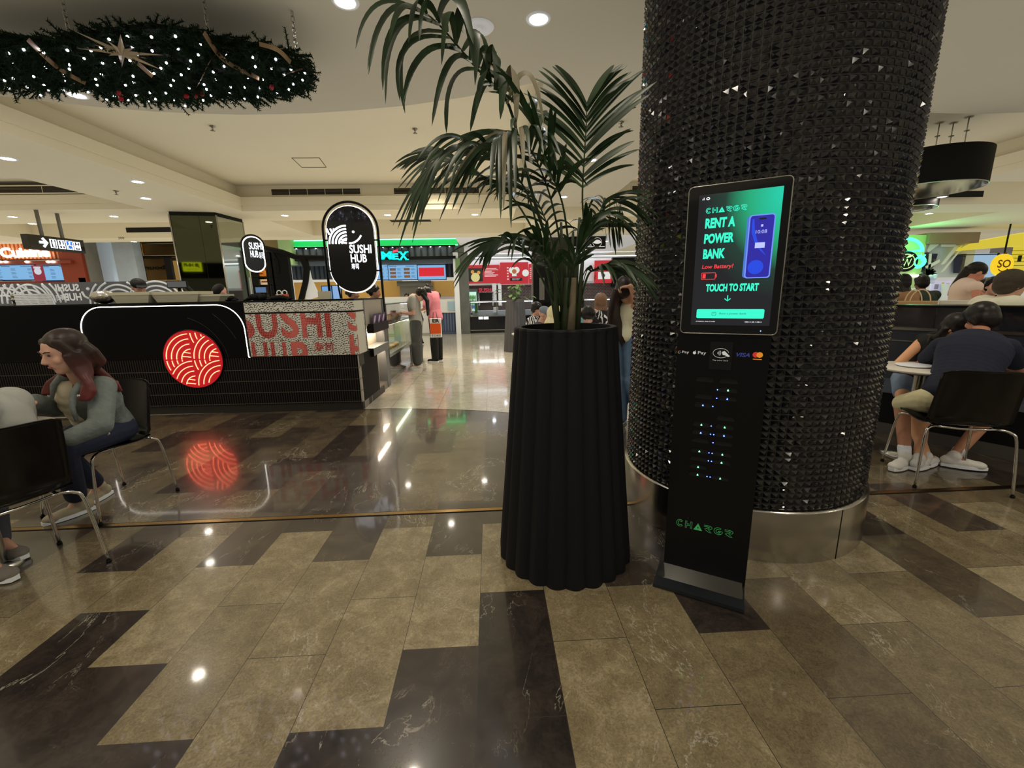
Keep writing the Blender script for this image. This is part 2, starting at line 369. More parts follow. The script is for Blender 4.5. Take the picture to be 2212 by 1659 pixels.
# ------------------------------------------------------------------ air grilles in the tray walls
def grille(name, u0, u1, z0, z1, Y, label, cells=5):
    t = thing(name, label, 'air vent', ((u0+u1)/2, Y, z0)); pl = Pl(0, Y)
    f = MB(); fr = .018
    f.pbox(pl, u0-fr, u1+fr, z0-fr, z0, 0, .012); f.pbox(pl, u0-fr, u1+fr, z1, z1+fr, 0, .012); f.pbox(pl, u0-fr, u0, z0, z1, 0, .012); f.pbox(pl, u1, u1+fr, z0, z1, 0, .012)
    for i in range(1, cells): u = lerp(u0, u1, i/cells); f.pbox(pl, u-.004, u+.004, z0, z1, 0, .008)
    obj('frame', f, M['ceil'], t)
    b = MB(); b.pbox(pl, u0, u1, z0, z1, -.02, .001); obj('backing', b, M['dark'], t)
    s = MB()
    n = 5
    for i in range(n):
        z = lerp(z0, z1, (i+.5)/n); s.pbox(pl, u0, u1, z-.004, z+.004, .001, .006)
    obj('louvres', s, mat('louvre_brown', srgb(92, 82, 66), .6), t)
    return t
grille('air_grille', -4.17, -2.48, 3.325, 3.435, 8.98, 'long ceiling air grille left of the palm, nearer the wreath', 5)
grille('air_grille', -1.83, -.17, 3.325, 3.435, 8.98, 'long ceiling air grille just behind the palm fronds', 5)
grille('air_grille', 2.9, 4.6, 3.325, 3.435, 8.98, 'ceiling air grille half hidden by the round tiled column', 5)
grille('air_grille', -10.6, -6.6, 3.30, 3.41, 8.5, 'wide dark ceiling slot at the far left under the ceiling step', 3)
def slot(u0, u1, y0, y1, z, label):
    m2 = MB(); m2.box(u0, u1, y0, y1, z-.006, z-.001); o = obj('ceiling_slot', m2, M['dark']); tag(o, label, 'air vent')
slot(-2.2, -1.3, 10.06, 10.3, ZB+.004-.0, 'thin dark ceiling slot above the tall oval sign')
mb = MB(); mb.box(-9.6, -6.35, 12.29, 12.3, 3.16, 3.28); tag(obj('ceiling_slot', mb, M['dark']), 'dark wall slot left of the square mirrored pillar', 'air vent')
mb = MB(); mb.box(2.9, 5.2, 12.29, 12.3, 3.13, 3.24); tag(obj('ceiling_slot', mb, M['dark']), 'dark slot above the HOKKA sign beside the tiled column', 'air vent')
mb = MB(); mb.box(8.4, 10.2, 8.83, 8.84, 3.13, 3.25); tag(obj('ceiling_slot', mb, M['dark']), 'dark slot right of the black drum pendants', 'air vent')
# access hatch line in the tray
mb = MB()
hx = [(-3.02, 7.3), (-2.6, 7.3), (-2.68, 7.8), (-3.08, 7.8)]
for i in range(4):
    a = hx[i]; b = hx[(i+1) % 4]; mb.tube([(a[0], a[1], ZT-.001), (b[0], b[1], ZT-.001)], .006, 4)
o = obj('access_hatch', mb, mat('hatch_gap', srgb(90, 80, 62), .8)); tag(o, 'square access hatch outline in the raised ceiling above the oval sign', 'hatch')

# ------------------------------------------------------------------ downlights
def make_downlight(kind):
    t = thing('downlight', '', 'ceiling light', (0, 0, 0))
    r = MB(); r.lathe((0, 0, 0), [(.062, -.002), (.064, -.008), (.085, -.008), (.09, -.001)], 24); obj('trim_ring', r, M['white'], t)
    l = MB(); l.lathe((0, 0, 0), [(.0001, -.004), (.062, -.004)], 24); obj('lens', l, M[kind], t)
    ld = bpy.data.lights.new('spot_'+kind, 'SPOT'); ld.energy = DOWN_W; ld.spot_size = math.radians(125); ld.spot_blend = .9; ld.shadow_soft_size = .06
    ld.color = (1.0, .88, .70) if kind == 'lamp' else (.86, .93, 1.0)
    lo = bpy.data.objects.new('bulb', ld); C.objects.link(lo); lo.parent = t; lo.location = (0, 0, -.02)
    return t
DL = {k: make_downlight(k) for k in ('lamp', 'lampc')}; used_dl = set()
def downlight(x, y, z, label, kind='lamp', energy=None, group=None):
    if kind not in used_dl: t = DL[kind]; used_dl.add(kind); t.location = (x, y, z); t['label'] = label
    else: t = dup(DL[kind], (x, y, z), 0, label)
    if group: t['group'] = group
    if energy is not None:
        for c in kids(t):
            if c.type == 'LIGHT': c.data = c.data.copy(); c.data.energy = energy
    return t
for px, py, z, lab, kd in [
 (1163, 40, ZN, 'bright white ceiling light at the top between palm and tiled column', 'lampc'),
 (166, 205, ZN, 'warm ceiling light just below the left half of the wreath', 'lamp'),
 (16, 342, ZB, 'ceiling light at the far left edge, below the wreath', 'lampc'),
 (297, 392, ZB, 'ceiling light above the square mirrored pillar, the farther of the close pair up', 'lamp'),
 (315, 428, ZB, 'ceiling light just above the square mirrored pillar, lower of the close pair', 'lamp'),
 (27, 468, ZB, 'bluish ceiling light at far left above the glowing shop name', 'lampc'),
 (70, 483, ZB, 'warm ceiling light just above the restroom sign', 'lamp'),
 (246, 467, ZB, 'bluish ceiling light right of the restroom sign rods', 'lampc'),
 (615, 465, ZB, 'ceiling light between the small and the tall oval signs', 'lamp'),
 (837, 464, ZB, 'ceiling light right beside the top of the tall oval sign', 'lamp'),
 (1026, 463, ZB, 'ceiling light above the red menu boards, upper of two', 'lamp'),
 (1015, 478, ZT, 'warm ceiling light above the red menu boards, lower of two', 'lamp'),
 (1278, 345, ZN, 'ceiling light seen between palm leaves next to the tiled column', 'lampc'),
 (1218, 425, ZN, 'small ceiling light seen low among the palm stems', 'lampc'),
 (1316, 478, ZT, 'yellow ceiling light above the HOKKA sign', 'lamp'),
 (2035, 425, ZB, 'ceiling light overlapping the smaller black drum pendant', 'lamp'),
 (2007, 461, ZB, 'ceiling light under the smaller black drum pendant', 'lamp')]:
    p = onz(px, py, z); downlight(p.x, p.y, z, lab, kd, (150 if -5 < p.x < 4 else 60) if p.y > 8.3 else None)
# the rows go on behind and beside the viewer, out of the picture
hid = [(x, y, ZN) for y in (1.6, -.6, -2.8) for x in (-3.8, -1.7, .4, 2.7, 5.0)]+[(-.9, 3.3, ZN), (2.9, 3.5, ZN), (-2.44, 4.26, ZN)]+[(-5.5, 3.4, ZB), (-5.5, 1, ZB), (9, 4, ZB), (9, 1, ZB), (-8.5, 4.8, ZB), (-9.5, 2, ZB), (-1.0, 8.4, ZT), (4.4, 7.2, ZT), (6.8, 7.6, ZT)]
hid = [h for h in hid if h not in ()]
for x, y, z in hid: downlight(x, y, z, 'ceiling light of the rows outside the picture', 'lamp', 150 if y > 8 else None, group='ceiling lights outside the picture')
for x, y in [(0, 14.4), (1.2, 14.4), (2.6, 14.2), (3.9, 14.6), (0.5, 16.8), (2.0, 16.8), (3.6, 16.8)]:
    downlight(x, y, ZB, 'small cool ceiling light over the red food counter', 'lampc', 45, group='cool lights over the red food counter')
for x, y in [(-2.2, 14.3), (-4.2, 14.3), (-6.2, 14.3), (-2.6, 16.5), (-5.0, 16.5)]:
    downlight(x, y, 3.42, 'ceiling light behind the green fascia', 'lamp', 50, group='lights behind the green fascia')
# a speaker grille and sprinklers
def ceil_disc(px, py, z, label, r=.11):
    p = onz(px, py, z); t = MB(); t.lathe((p.x, p.y, z), [(.0001, -.012), (.028, -.014), (.032, -.006), (.06, -.01), (.07, -.006), (r-.01, -.012), (r, -.001)], 28); tag(obj('ceiling_speaker', t, M['ceil2']), label, 'speaker')
ceil_disc(1035, 58, ZN, 'round white ceiling speaker left of the bright ceiling light')
def sprinkler(px, py, z, label):
    p = onz(px, py, z); t = MB(); t.lathe((p.x, p.y, z), [(.035, -.001), (.03, -.012), (.012, -.014), (.01, -.05), (.03, -.055), (.0001, -.06)], 12); tag(obj('sprinkler', t, M['steel']), label, 'sprinkler')
sprinkler(458, 272, ZT, 'small ceiling sprinkler below the right end of the wreath')
sprinkler(896, 278, ZT, 'small ceiling sprinkler left of the palm crown')
sprinkler(1342, 263, ZN, 'small ceiling sprinkler by the left edge of the tiled column')
sprinkler(250, 412, ZB, 'small sprinkler beside the pair of warm ceiling lights')
# ------------------------------------------------------------------ the round column clad in little black glass pyramids
CX, CY, CR = 1.555, 2.525, .672
col = thing('column', 'large round column clad in small black glass pyramid tiles on a steel base ring', 'column', (CX, CY, 0))
mb = MB(); nc, z0c, z1c = 112, .28, ZN; nr_ = 96; r2 = random.Random(5)
dh = (z1c-z0c)/nr_
mb.lathe((CX, CY, 0), [(CR-.012, z0c), (CR-.012, z1c)], nc*2); ncore = len(mb.f)
for j in range(nr_):
    za = z0c+dh*j+.0035; zb = z0c+dh*(j+1)-.0035
    for i in range(nc):
        a0 = 2*PI*(i+.07)/nc; a1 = 2*PI*(i+.93)/nc; R0 = CR-.008
        p = [Vector((CX+R0*math.cos(a), CY+R0*math.sin(a), z)) for a, z in ((a0, za), (a1, za), (a1, zb), (a0, zb))]
        am = (a0+a1)/2+r2.uniform(-.010, .010); zm = (za+zb)/2+r2.uniform(-.006, .006); RA = CR+.002+r2.uniform(-.0015, .0015)
        p.append(Vector((CX+RA*math.cos(am), CY+RA*math.sin(am), zm)))
        mb.add(p, [(0, 1, 4), (1, 2, 4), (2, 3, 4), (3, 0, 4)])
mb.m = [1]*ncore+[0]*(len(mb.f)-ncore)
obj('tile_cladding', mb, [mat('black_glass_tile', (.006, .006, .008), .09, 0, spec=.75, coat=0), mat('tile_grout', srgb(50, 47, 42), .7)], col)
mb = MB(); RR = .688
mb.lathe((CX, CY, 0), [(RR, 0.0), (RR, .272), (RR-.002, .277), (CR-.02, .279), (CR-.03, .28)], 160)
ring = obj('base_ring', mb, mat('brushed_steel', (.52, .50, .46), .2, 1.0, bump=.03, bscale=14), col)
mb = MB()
for a in (-1.30, .6, 2.4):
    a_ = a; c, s_ = math.cos(a_), math.sin(a_); mb.tube([(CX+(RR+.0008)*c, CY+(RR+.0008)*s_, 0), (CX+(RR+.0008)*c, CY+(RR+.0008)*s_, .275)], .0018, 6)
obj('ring_seam', mb, M['dark'], ring)

# ------------------------------------------------------------------ power bank kiosk
kp = pl2((.815, 1.845), (1.122, 1.658)); KW = .356
kio = thing('charging_kiosk', 'slim black power bank kiosk with a lit green touchscreen in front of the tiled column', 'kiosk', kp.P(KW/2, 0, -.03))
kb = mat('kiosk_black', srgb(9, 9, 11), .4, spec=.3, bump=.02, bscale=300)
mb = MB(); mb.pbox(kp, .012, KW+.012, .03, 1.19, -.07, 0); obj('body', mb, kb, kio)
mb = MB()                                                            # foot: flat plate with a polished bevelled lip
mb.pbox(kp, -.012, KW+.012, .004, .02, -.25, .15); bp = obj('base_plate', mb, mat('base_grey', srgb(24, 28, 30), .4), kio)
mb = MB(); mb.prism([kp.P(0, .02, 0), kp.P(KW, .02, 0), kp.P(KW+.008, .021, .085), kp.P(-.008, .021, .085)], [kp.P(0, .045, 0), kp.P(KW, .045, 0), kp.P(KW+.008, .0215, .085), kp.P(-.008, .0215, .085)])
obj('polished_lip', mb, mat('polished_lip', (.7, .7, .66), .08, 1.0), kio)
# screen housing
S0, S1, SZ0, SZ1 = .022, KW+.026, 1.19, 1.782
mb = MB(); mb.pprism(kp, rrect(S0, S1, SZ0, SZ1, .018), -.04, .012); scr = obj('screen_housing', mb, M['blkgloss'], kio)
mb = MB(); pts = [kp.P(u, z, .013) for u, z in rrect(S0, S1, SZ0, SZ1, .018)]; mb.tube(pts, .0022, 6, closed=True); obj('silver_edge', mb, mat('edge_silver', (.6, .6, .58), .3, 1.0), scr)
# picture on the screen: a green glow fading to dark
D0, D1, E0, E1 = kp.uv(1500, 690)[0]+.0, kp.uv(1697, 500)[0], 1.235, 1.74
D0, D1, E0, E1 = .062, .354, 1.226, 1.748
ms = bpy.data.materials.new('screen_picture'); ms.use_nodes = True; nt = ms.node_tree; b = nt.nodes['Principled BSDF']
b.inputs['Base Color'].default_value = (.01, .01, .012, 1); b.inputs['Roughness'].default_value = .08; b.inputs['Coat Weight'].default_value = .6
uvn = nt.nodes.new('ShaderNodeUVMap'); sep = nt.nodes.new('ShaderNodeSeparateXYZ'); nt.links.new(uvn.outputs[0], sep.inputs[0])
vm = nt.nodes.new('ShaderNodeVectorMath'); vm.operation = 'DISTANCE'; nt.links.new(uvn.outputs[0], vm.inputs[0]); vm.inputs[1].default_value = (1.0, .98, 0)
mp_ = nt.nodes.new('ShaderNodeMapping'); mp_.inputs['Scale'].default_value = (.95, 1.25, 1); mp_.inputs['Location'].default_value = (.0, -.22, 0); nt.links.new(uvn.outputs[0], mp_.inputs[0]); nt.links.new(mp_.outputs[0], vm.inputs[0])
rp = nt.nodes.new('ShaderNodeValToRGB'); nt.links.new(vm.outputs['Value'], rp.inputs[0]); cr = rp.color_ramp
cr.elements[0].position = 0; cr.elements[0].color = (*srgb(28, 214, 180), 1); cr.elements[1].position = .95; cr.elements[1].color = (*srgb(24, 26, 30), 1)
e = cr.elements.new(.42); e.color = (*srgb(30, 170, 120), 1); e = cr.elements.new(.68); e.color = (*srgb(26, 58, 48), 1)
nt.links.new(rp.outputs[0], b.inputs['Emission Color']); b.inputs['Emission Strength'].default_value = 1.0; ms.cycles.emission_sampling = 'NONE'
mb = MB(); mb.add([kp.P(D0, E0, .0135), kp.P(D1, E0, .0135), kp.P(D1, E1, .0135), kp.P(D0, E1, .0135)], [(0, 1, 2, 3)])
dis = obj('display', mb, ms, scr); ul = dis.data.uv_layers.new(name='UVMap'); ul.data.foreach_set('uv', [0, 0, 1, 0, 1, 1, 0, 1])
TEAL = emi('teal_letters', srgb(50, 236, 196), 1.15); REDL = emi('red_letters', srgb(240, 60, 66), 1.1)
def SU(a): return lerp(D0, D1, a)
def SZ(a): return lerp(E1, E0, a)                                     # 0 top, 1 bottom
def chargr(mb, u0, u1, z0, z1, d, th):                                # the outlined wordmark
    h = z1-z0; ws = [.13, .12, .15, .14, .15, .14]; gap = (1-sum(ws))/5; x = 0
    for ch, wd in zip('CHARGR', ws):
        a = lerp(u0, u1, x); b_ = lerp(u0, u1, x+wd); x += wd+gap
        def T(pts, closed=False): mb.tube([kp.P(lerp(a, b_, p[0]), lerp(z0, z1, p[1]), d) for p in pts], th, 5, closed=closed)
        if ch == 'C':
            o1 = [(.5+.5*math.cos(t), .5+.5*math.sin(t)) for t in [PI*.25+PI*1.5*i/12 for i in range(13)]]; i1 = [(.5+.28*math.cos(t), .5+.28*math.sin(t)) for t in [PI*.25+PI*1.5*i/12 for i in range(13)]]; T(o1+i1[::-1], True)
        elif ch == 'H': T([(0, 0), (0, 1), (.22, 1), (.22, .6), (.78, .6), (.78, 1), (1, 1), (1, 0), (.78, 0), (.78, .4), (.22, .4), (.22, 0)], True)
        elif ch == 'A':
            T([(0, 0), (.5, 1), (1, 0)], True)
            mb.add([kp.P(lerp(a, b_, p[0]), lerp(z0, z1, p[1]), d) for p in ((0, 0), (1, 0), (.5, 1), (.42, .25), (.62, .25), (.5, .55))], [(0, 3, 5, 2), (0, 1, 4, 3), (1, 2, 5, 4)])
        elif ch == 'R':
            T([(0, .95), (.65, .95), (.95, .85), (1, .65), (.85, .5), (.5, .45), (.95, 0), (.7, 0), (.1, .32), (.1, .45), (.6, .62), (.72, .7), (.6, .77), (0, .75)], True)
        elif ch == 'G':
            o1 = [(.5+.5*math.cos(t), .5+.5*math.sin(t)) for t in [PI*.3+PI*1.7*i/14 for i in range(15)]]; i1 = [(.5+.27*math.cos(t), .5+.27*math.sin(t)) for t in [PI*.3+PI*1.6*i/12 for i in range(13)]]; T(o1+[(.5, .5), (.5, .38)]+i1[::-1], True)
mb = MB(); chargr(mb, SU(.10), SU(.60), SZ(.138), SZ(.10), .0145, .0011); obj('wordmark', mb, TEAL, dis)
mb = MB()
for s_, a, b_, c, d_ in (('RENT A', .10, .475, .175, .25), ('POWER', .10, .475, .29, .365), ('BANK', .10, .38, .405, .48)): text(mb, kp, s_, SU(a), SU(b_), SZ(d_), SZ(c), .0142, .05, .03)
text(mb, kp, 'TOUCH TO START', SU(.17), SU(.83), SZ(.735), SZ(.675), .0142, .05, .03)
obj('headline', mb, TEAL, dis)
mb = MB(); text(mb, kp, 'Low Battery?', SU(.10), SU(.50), SZ(.565), SZ(.525), .0142, .02, .1)
for p in rrect(0, 1, 0, 1, .1): pass
mb.tube([kp.P(u, z, .0145) for u, z in rrect(SU(.10), SU(.28), SZ(.638), SZ(.588), .003)], .0012, 5, closed=True); mb.pbox(kp, SU(.115), SU(.155), SZ(.63), SZ(.596), .0138, .0146); mb.pbox(kp, SU(.285), SU(.297), SZ(.625), SZ(.6), .0138, .0146)
obj('battery_notice', mb, REDL, dis)
mb = MB(); u = SU(.46); mb.tube([kp.P(u, SZ(.765), .0142), kp.P(u, SZ(.80), .0142)], .002, 6); mb.tube([kp.P(u-.011, SZ(.79), .0142), kp.P(u, SZ(.808), .0142), kp.P(u+.011, SZ(.79), .0142)], .002, 6); obj('arrow', mb, TEAL, dis)
mb = MB(); mb.pprism(kp, rrect(SU(.07), SU(.925), SZ(.945), SZ(.872), .006), .0136, .0144); btn = obj('button', mb, TEAL, dis)
mb = MB(); text(mb, kp, 'Rent a power bank', SU(.37), SU(.71), SZ(.918), SZ(.900), .0149, .0, .12); mb.tube([kp.P(u_, z_, .0146) for u_, z_ in rrect(SU(.275), SU(.325), SZ(.922), SZ(.897), .002)], .0007, 5, closed=True)
mb.tube([kp.P(SU(.30), SZ(.900), .0147), kp.P(SU(.30), SZ(.914), .0147)], .0007, 4)
obj('button_text', mb, emi('button_ink', srgb(16, 80, 66), .7), btn)
mb = MB(); text(mb, kp, 'DTN02231_S4.4_V1.0.54', SU(.07), SU(.32), SZ(.975), SZ(.968), .0142); text(mb, kp, '2025-11-28 11:08:14', SU(.70), SU(.905), SZ(.975), SZ(.968), .0142); mb.pbox(kp, SU(.045), SU(.05), SZ(.038), SZ(.028), .0138, .0142)
mb.pbox(kp, SU(.06), SU(.066), SZ(.038), SZ(.020), .0138, .0142); mb.tube([kp.P(SU(.115)+.006*math.cos(t), SZ(.03)+.004*math.sin(t), .0142) for t in [2*PI*i/10 for i in range(10)]], .0012, 4, closed=True)
obj('status_text', mb, M['soft'], dis)
# phone drawn on the screen
mb = MB(); mb.k = 0; mb.pprism(kp, rrect(SU(.615), SU(.93), SZ(.635), SZ(.185), .011), .0136, .0139); mb.k = 1; mb.pprism(kp, rrect(SU(.64), SU(.945), SZ(.64), SZ(.18), .011), .0139, .0142)
mb.k = 2; mb.pprism(kp, rrect(SU(.655), SU(.93), SZ(.632), SZ(.188), .009), .0142, .01425)
mb.k = 3; mb.pprism(kp, circ(SU(.765), SZ(.60)+.022, .027, 26), .01425, .0143); 
mb.pprism(kp, [(SU(.70), SZ(.21)), (SU(.72), SZ(.30)), (SU(.78), SZ(.40)), (SU(.88), SZ(.48)), (SU(.84), SZ(.46)), (SU(.74), SZ(.40)), (SU(.68), SZ(.30)), (SU(.68), SZ(.21))], .01425, .0143)
mb.k = 4; text(mb, kp, '10:08', SU(.73), SU(.86), SZ(.315), SZ(.29), .0146); mb.pbox(kp, SU(.735), SU(.85), SZ(.42), SZ(.38), .0142, .0145); mb.pbox(kp, SU(.785), SU(.81), SZ(.268), SZ(.252), .0142, .0145)
mb.k = 5; mb.pprism(kp, rrect(SU(.76), SU(.84), SZ(.218), SZ(.205), .002), .0143, .0147)
obj('phone_picture', mb, [emi('ph_edge', srgb(70, 120, 210), 1), emi('ph_rim', srgb(110, 140, 240), 1.1), emi('ph_blue', srgb(34, 30, 160), 1.0), emi('ph_violet', srgb(24, 70, 226), 1.0), emi('ph_white', srgb(190, 200, 255), 1.0), emi('ph_black', (0, 0, 0), 0)], dis)
mb = MB(); mb.ell(kp.P(KW-.03, 1.205, .013), (.002, .002, .002)); BLUE = emi('blue_led', (.05, .12, 1.0), 14.0); GREEN = emi('green_led', (.1, 1.0, .25), 9.0); obj('status_light', mb, BLUE, scr)
# payment panel
mb = MB(); mb.pbox(kp, .145, .232, 1.035, 1.155, 0, .004); nfc = obj('tap_panel', mb, M['blkgloss'], kio)
WM = mat('white_print', srgb(210, 210, 206), .5, emit=srgb(190, 190, 186), es=.25)
mb = MB(); mb.tube([kp.P(.188+.030*math.cos(t), 1.107+.020*math.sin(t), .0045) for t in [PI*.05+2*PI*.86*i/22 for i in range(23)]], .0009, 4)
for k, r_ in enumerate((.004, .008, .012, .016)): mb.tube([kp.P(.172+r_*math.cos(t), 1.107+r_*math.sin(t)*1.1, .0045) for t in [-.7+1.4*i/6 for i in range(7)]], .0008, 4)
mb.pprism(kp, [(.192, 1.112), (.202, 1.117), (.214, 1.105), (.224, 1.095), (.216, 1.092), (.206, 1.098), (.196, 1.1)], .0041, .0046); text(mb, kp, 'Tap your card', .158, .217, 1.072, 1.078, .0046)
obj('tap_mark', mb, WM, nfc)
mb = MB(); text(mb, kp, 'Pay', .033, .062, 1.096, 1.110, .001); text(mb, kp, 'Pay', .098, .131, 1.094, 1.111, .001); mb.pprism(kp, circ(.084, 1.103, .0065, 14), .0002, .0012); mb.pprism(kp, circ(.0875, 1.1115, .0022, 8, .6), .0002, .0012)
obj('pay_lettering', mb, WM, kio)
mb = MB(); gc = [('g_red', (220, 70, 60)), ('g_blue', (70, 130, 240)), ('g_green', (60, 170, 90)), ('g_yellow', (240, 190, 50))]
for k, (a0, a1) in enumerate(((.25, .95), (-.05, -.0), (.55+.6, 1.6), (.95, 1.15))):
    mb.k = k; mb.tube([kp.P(.0225+.0055*math.cos(PI*lerp(a0, a1, i/6)), 1.103+.0062*math.sin(PI*lerp(a0, a1, i/6)), .001) for i in range(7)], .0012, 4)
mb.k = 1; mb.pbox(kp, .0225, .0285, 1.1015, 1.1035, .0003, .0012)
obj('pay_letter_g', mb, [mat(n, srgb(*c), .5, emit=srgb(*c), es=.2) for n, c in gc], kio)
mb = MB(); text(mb, kp, 'VISA', .247, .297, 1.095, 1.112, .001, .03, .3); obj('card_lettering', mb, mat('card_blue', srgb(52, 62, 130), .5, emit=srgb(52, 62, 130), es=.2), kio)
mb = MB(); mb.k = 0; mb.pprism(kp, circ(.318, 1.106, .0115), .0002, .001); mb.k = 1; mb.pprism(kp, circ(.332, 1.106, .0115), .0002, .0014); mb.pbox(kp, .309, .341, 1.086, 1.089, .0002, .001)
obj('card_circles', mb, [mat('c_red', srgb(200, 50, 50), .5, emit=srgb(200, 50, 50), es=.3), mat('c_orange', srgb(222, 140, 40), .5, emit=srgb(222, 140, 40), es=.3)], kio)
# power bank slots: two columns
left_px = [(1530, 815, 0), None, (1526, 856, 0), (1523, 877, 'b'), None, (1519, 921, 'g'), (1517, 941, 'b'), (1515, 960, 0), (1512, 983, 'g'), (1510, 1003, 0), (1508, 1021, 'g'), (1506, 1041, 'g')]
right_px = [(1587, 820, 0), (1584, 841, 'g'), (1581, 862, 'b'), None, (1578, 907, 0), (1575, 928, 'g'), (1572, 948, 'b'), (1570, 967, 0), (1567, 992, 'g'), (1565, 1012, 'g'), None, (1562, 1050, 'g')]
mid = [None, 'r', 'r', 'l', None, 'l', 'lr', 'r', 'lr', 'lr', None, 'lr']
zs = [.985-.0382*i-(.0 if i < 4 else .014)-(.0 if i < 8 else .012) for i in range(12)]
slots = MB()
for i in range(12):
    for side, lst in ((0, left_px), (1, right_px)):
        if lst[i] is None: continue
        u0 = (.098 if side == 0 else .192); st = MB(); st.pprism(kp, rrect(u0, u0+.072, zs[i]-.009, zs[i]+.009, .008), .0003, .0012)
        so = obj('battery_slot', st, M['dark'], kio)
        st = MB(); st.tube([kp.P(u_, z_, .002) for u_, z_ in rrect(u0, u0+.072, zs[i]-.009, zs[i]+.009, .008)[:14]], .0012, 5); obj('slot_rim', st, kb, so)
        k = lst[i][2]
        if k:
            st = MB(); uc = u0+.036; st.pprism(kp, [(uc-.0035, zs[i]-.003), (uc+.0035, zs[i]-.003), (uc, zs[i]+.0045)], .0013, .0024); obj('battery_light', st, GREEN if k == 'g' else BLUE, so)
    if mid[i]:
        for c in mid[i]:
            st = MB(); st.ell(kp.P(.174 if c == 'l' else .187, zs[i]-.001, .001), (.0022,)*3, 8, 6); obj('blue_light', st, BLUE, kio)
mb = MB(); chargr(mb, .058, .300, .262, .297, .0012, .0011); obj('green_wordmark', mb, mat('green_print', srgb(60, 150, 84), .5, emit=srgb(60, 150, 84), es=.25), kio)

# ------------------------------------------------------------------ fluted planter with a palm
PX, PY = .362, 2.07
def planter(mb, cx, cy, R0, R1, H, n=22, wall=.035):
    prof = [(R0, .012), (R0, .02), (R1+.008, H-.02), (R1, H-.004), (R1-.006, H)]; per = 8; vs = []; K = n*per
    def ring_(R, z, fl):
        return [Vector((cx+(R-fl*(1-abs(math.sin(PI*k/per)))*R*.055)*math.cos(2*PI*k/K), cy+(R-fl*(1-abs(math.sin(PI*k/per)))*R*.055)*math.sin(2*PI*k/K), z)) for k in range(K)]
    rings = [ring_(R0, .0, 1), ring_(R0, .03, 1), ring_(lerp(R0, R1, .5), H*.5, 1), ring_(R1+.002, H-.03, 1), ring_(R1, H-.008, .6), ring_(R1-.008, H, .2), ring_(R1-wall, H, 0), ring_(R1-wall-.01, H-.12, 0)]
    for a in rings: vs += a
    fs = []
    for i in range(len(rings)-1):
        for k in range(K): fs.append((i*K+k, i*K+(k+1) % K, (i+1)*K+(k+1) % K, (i+1)*K+k))
    mb.add(vs, fs, False)
palm = thing('potted_palm', 'tall palm with drooping fronds in a fluted matte black planter beside the kiosk', 'potted plant', (PX, PY, 0))
plm = mat('planter_black', srgb(19, 19, 21), .6, spec=.25, bump=.05, bscale=200)
mb = MB(); planter(mb, PX, PY, .352, .252, 1.212); obj('planter', mb, plm, palm)
mb = MB(); mb.lathe((PX, PY, 0), [(.0001, 1.13), (.21, 1.12)], 30); obj('soil', mb, mat('soil', srgb(40, 32, 26), .95, bump=.6, bscale=80), palm)
def P2(px, py, dy=0.0): return ony(px, py, PY+dy)
leafm = bpy.data.materials.new('palm_leaf'); leafm.use_nodes = True; nt = leafm.node_tree; b = nt.nodes['Principled BSDF']; b.inputs['Roughness'].default_value = .42
tc = nt.nodes.new('ShaderNodeTexCoord'); nz = nt.nodes.new('ShaderNodeTexNoise'); nz.inputs['Scale'].default_value = 9; nt.links.new(tc.outputs['Object'], nz.inputs['Vector'])
rp = nt.nodes.new('ShaderNodeValToRGB'); nt.links.new(nz.outputs['Fac'], rp.inputs[0]); rp.color_ramp.elements[0].position = .3; rp.color_ramp.elements[0].color = (*srgb(17, 30, 15), 1); rp.color_ramp.elements[1].position = .7; rp.color_ramp.elements[1].color = (*srgb(40, 60, 30), 1)
nt.links.new(rp.outputs[0], b.inputs['Base Color'])
dryleaf = mat('palm_leaf_dry', srgb(112, 104, 80), .6, var=.2)
def spline(pts, n):
    pts = [Vector(p) for p in pts]; out = []; m = len(pts)-1
    for i in range(n+1):
        t = i/n*m; k = min(int(t), m-1); t -= k
        p0 = pts[max(k-1, 0)]; p1 = pts[k]; p2 = pts[k+1]; p3 = pts[min(k+2, m)]
        out.append(.5*((2*p1)+(p2-p0)*t+(2*p0-5*p1+4*p2-p3)*t*t+(3*p1-p0-3*p2+p3)*t**3))
    return out
def blade(mb, pts, wmax, n=12, side=None, twist=1.0):
    c = spline(pts, n); ws = [max(.0008, wmax*(math.sin(PI*min(1, (i/n)*.86+.10))**.8)) for i in range(n+1)]; ws[-1] = .0006
    sd = []; prev = None
    for i in range(n+1):
        t = (c[min(n, i+1)]-c[max(0, i-1)]).normalized(); a = Vector((0, 0, 1)).cross(t); a = a.normalized() if a.length > .05 else Vector((1, 0, 0)); b_ = t.cross(Vector((0, 1, 0))); b_ = b_.normalized() if b_.length > .05 else a
        if prev is not None:
            if a.dot(prev) < 0: a = -a
            if b_.dot(prev) < 0: b_ = -b_
            m_ = (prev*1.5+a*.25+b_*.45)
        else: m_ = a*.45+b_*.9*twist
        m_ = (m_-t*m_.dot(t)).normalized(); sd.append(m_); prev = m_
    mb.ribbon(c, ws, sd, .22)
def frond(stem, leaflets, wst=.006):
    f = MB(); c = spline(stem, 28); f.tube(c, [lerp(wst, .0018, i/28) for i in range(29)], 7); f.k = 0
    for l in leaflets: f.k = l[2] if len(l) > 2 else 0; blade(f, l[0], l[1], 12, l[3] if len(l) > 3 else None)
    return obj('frond', f, [leafm, dryleaf], palm)
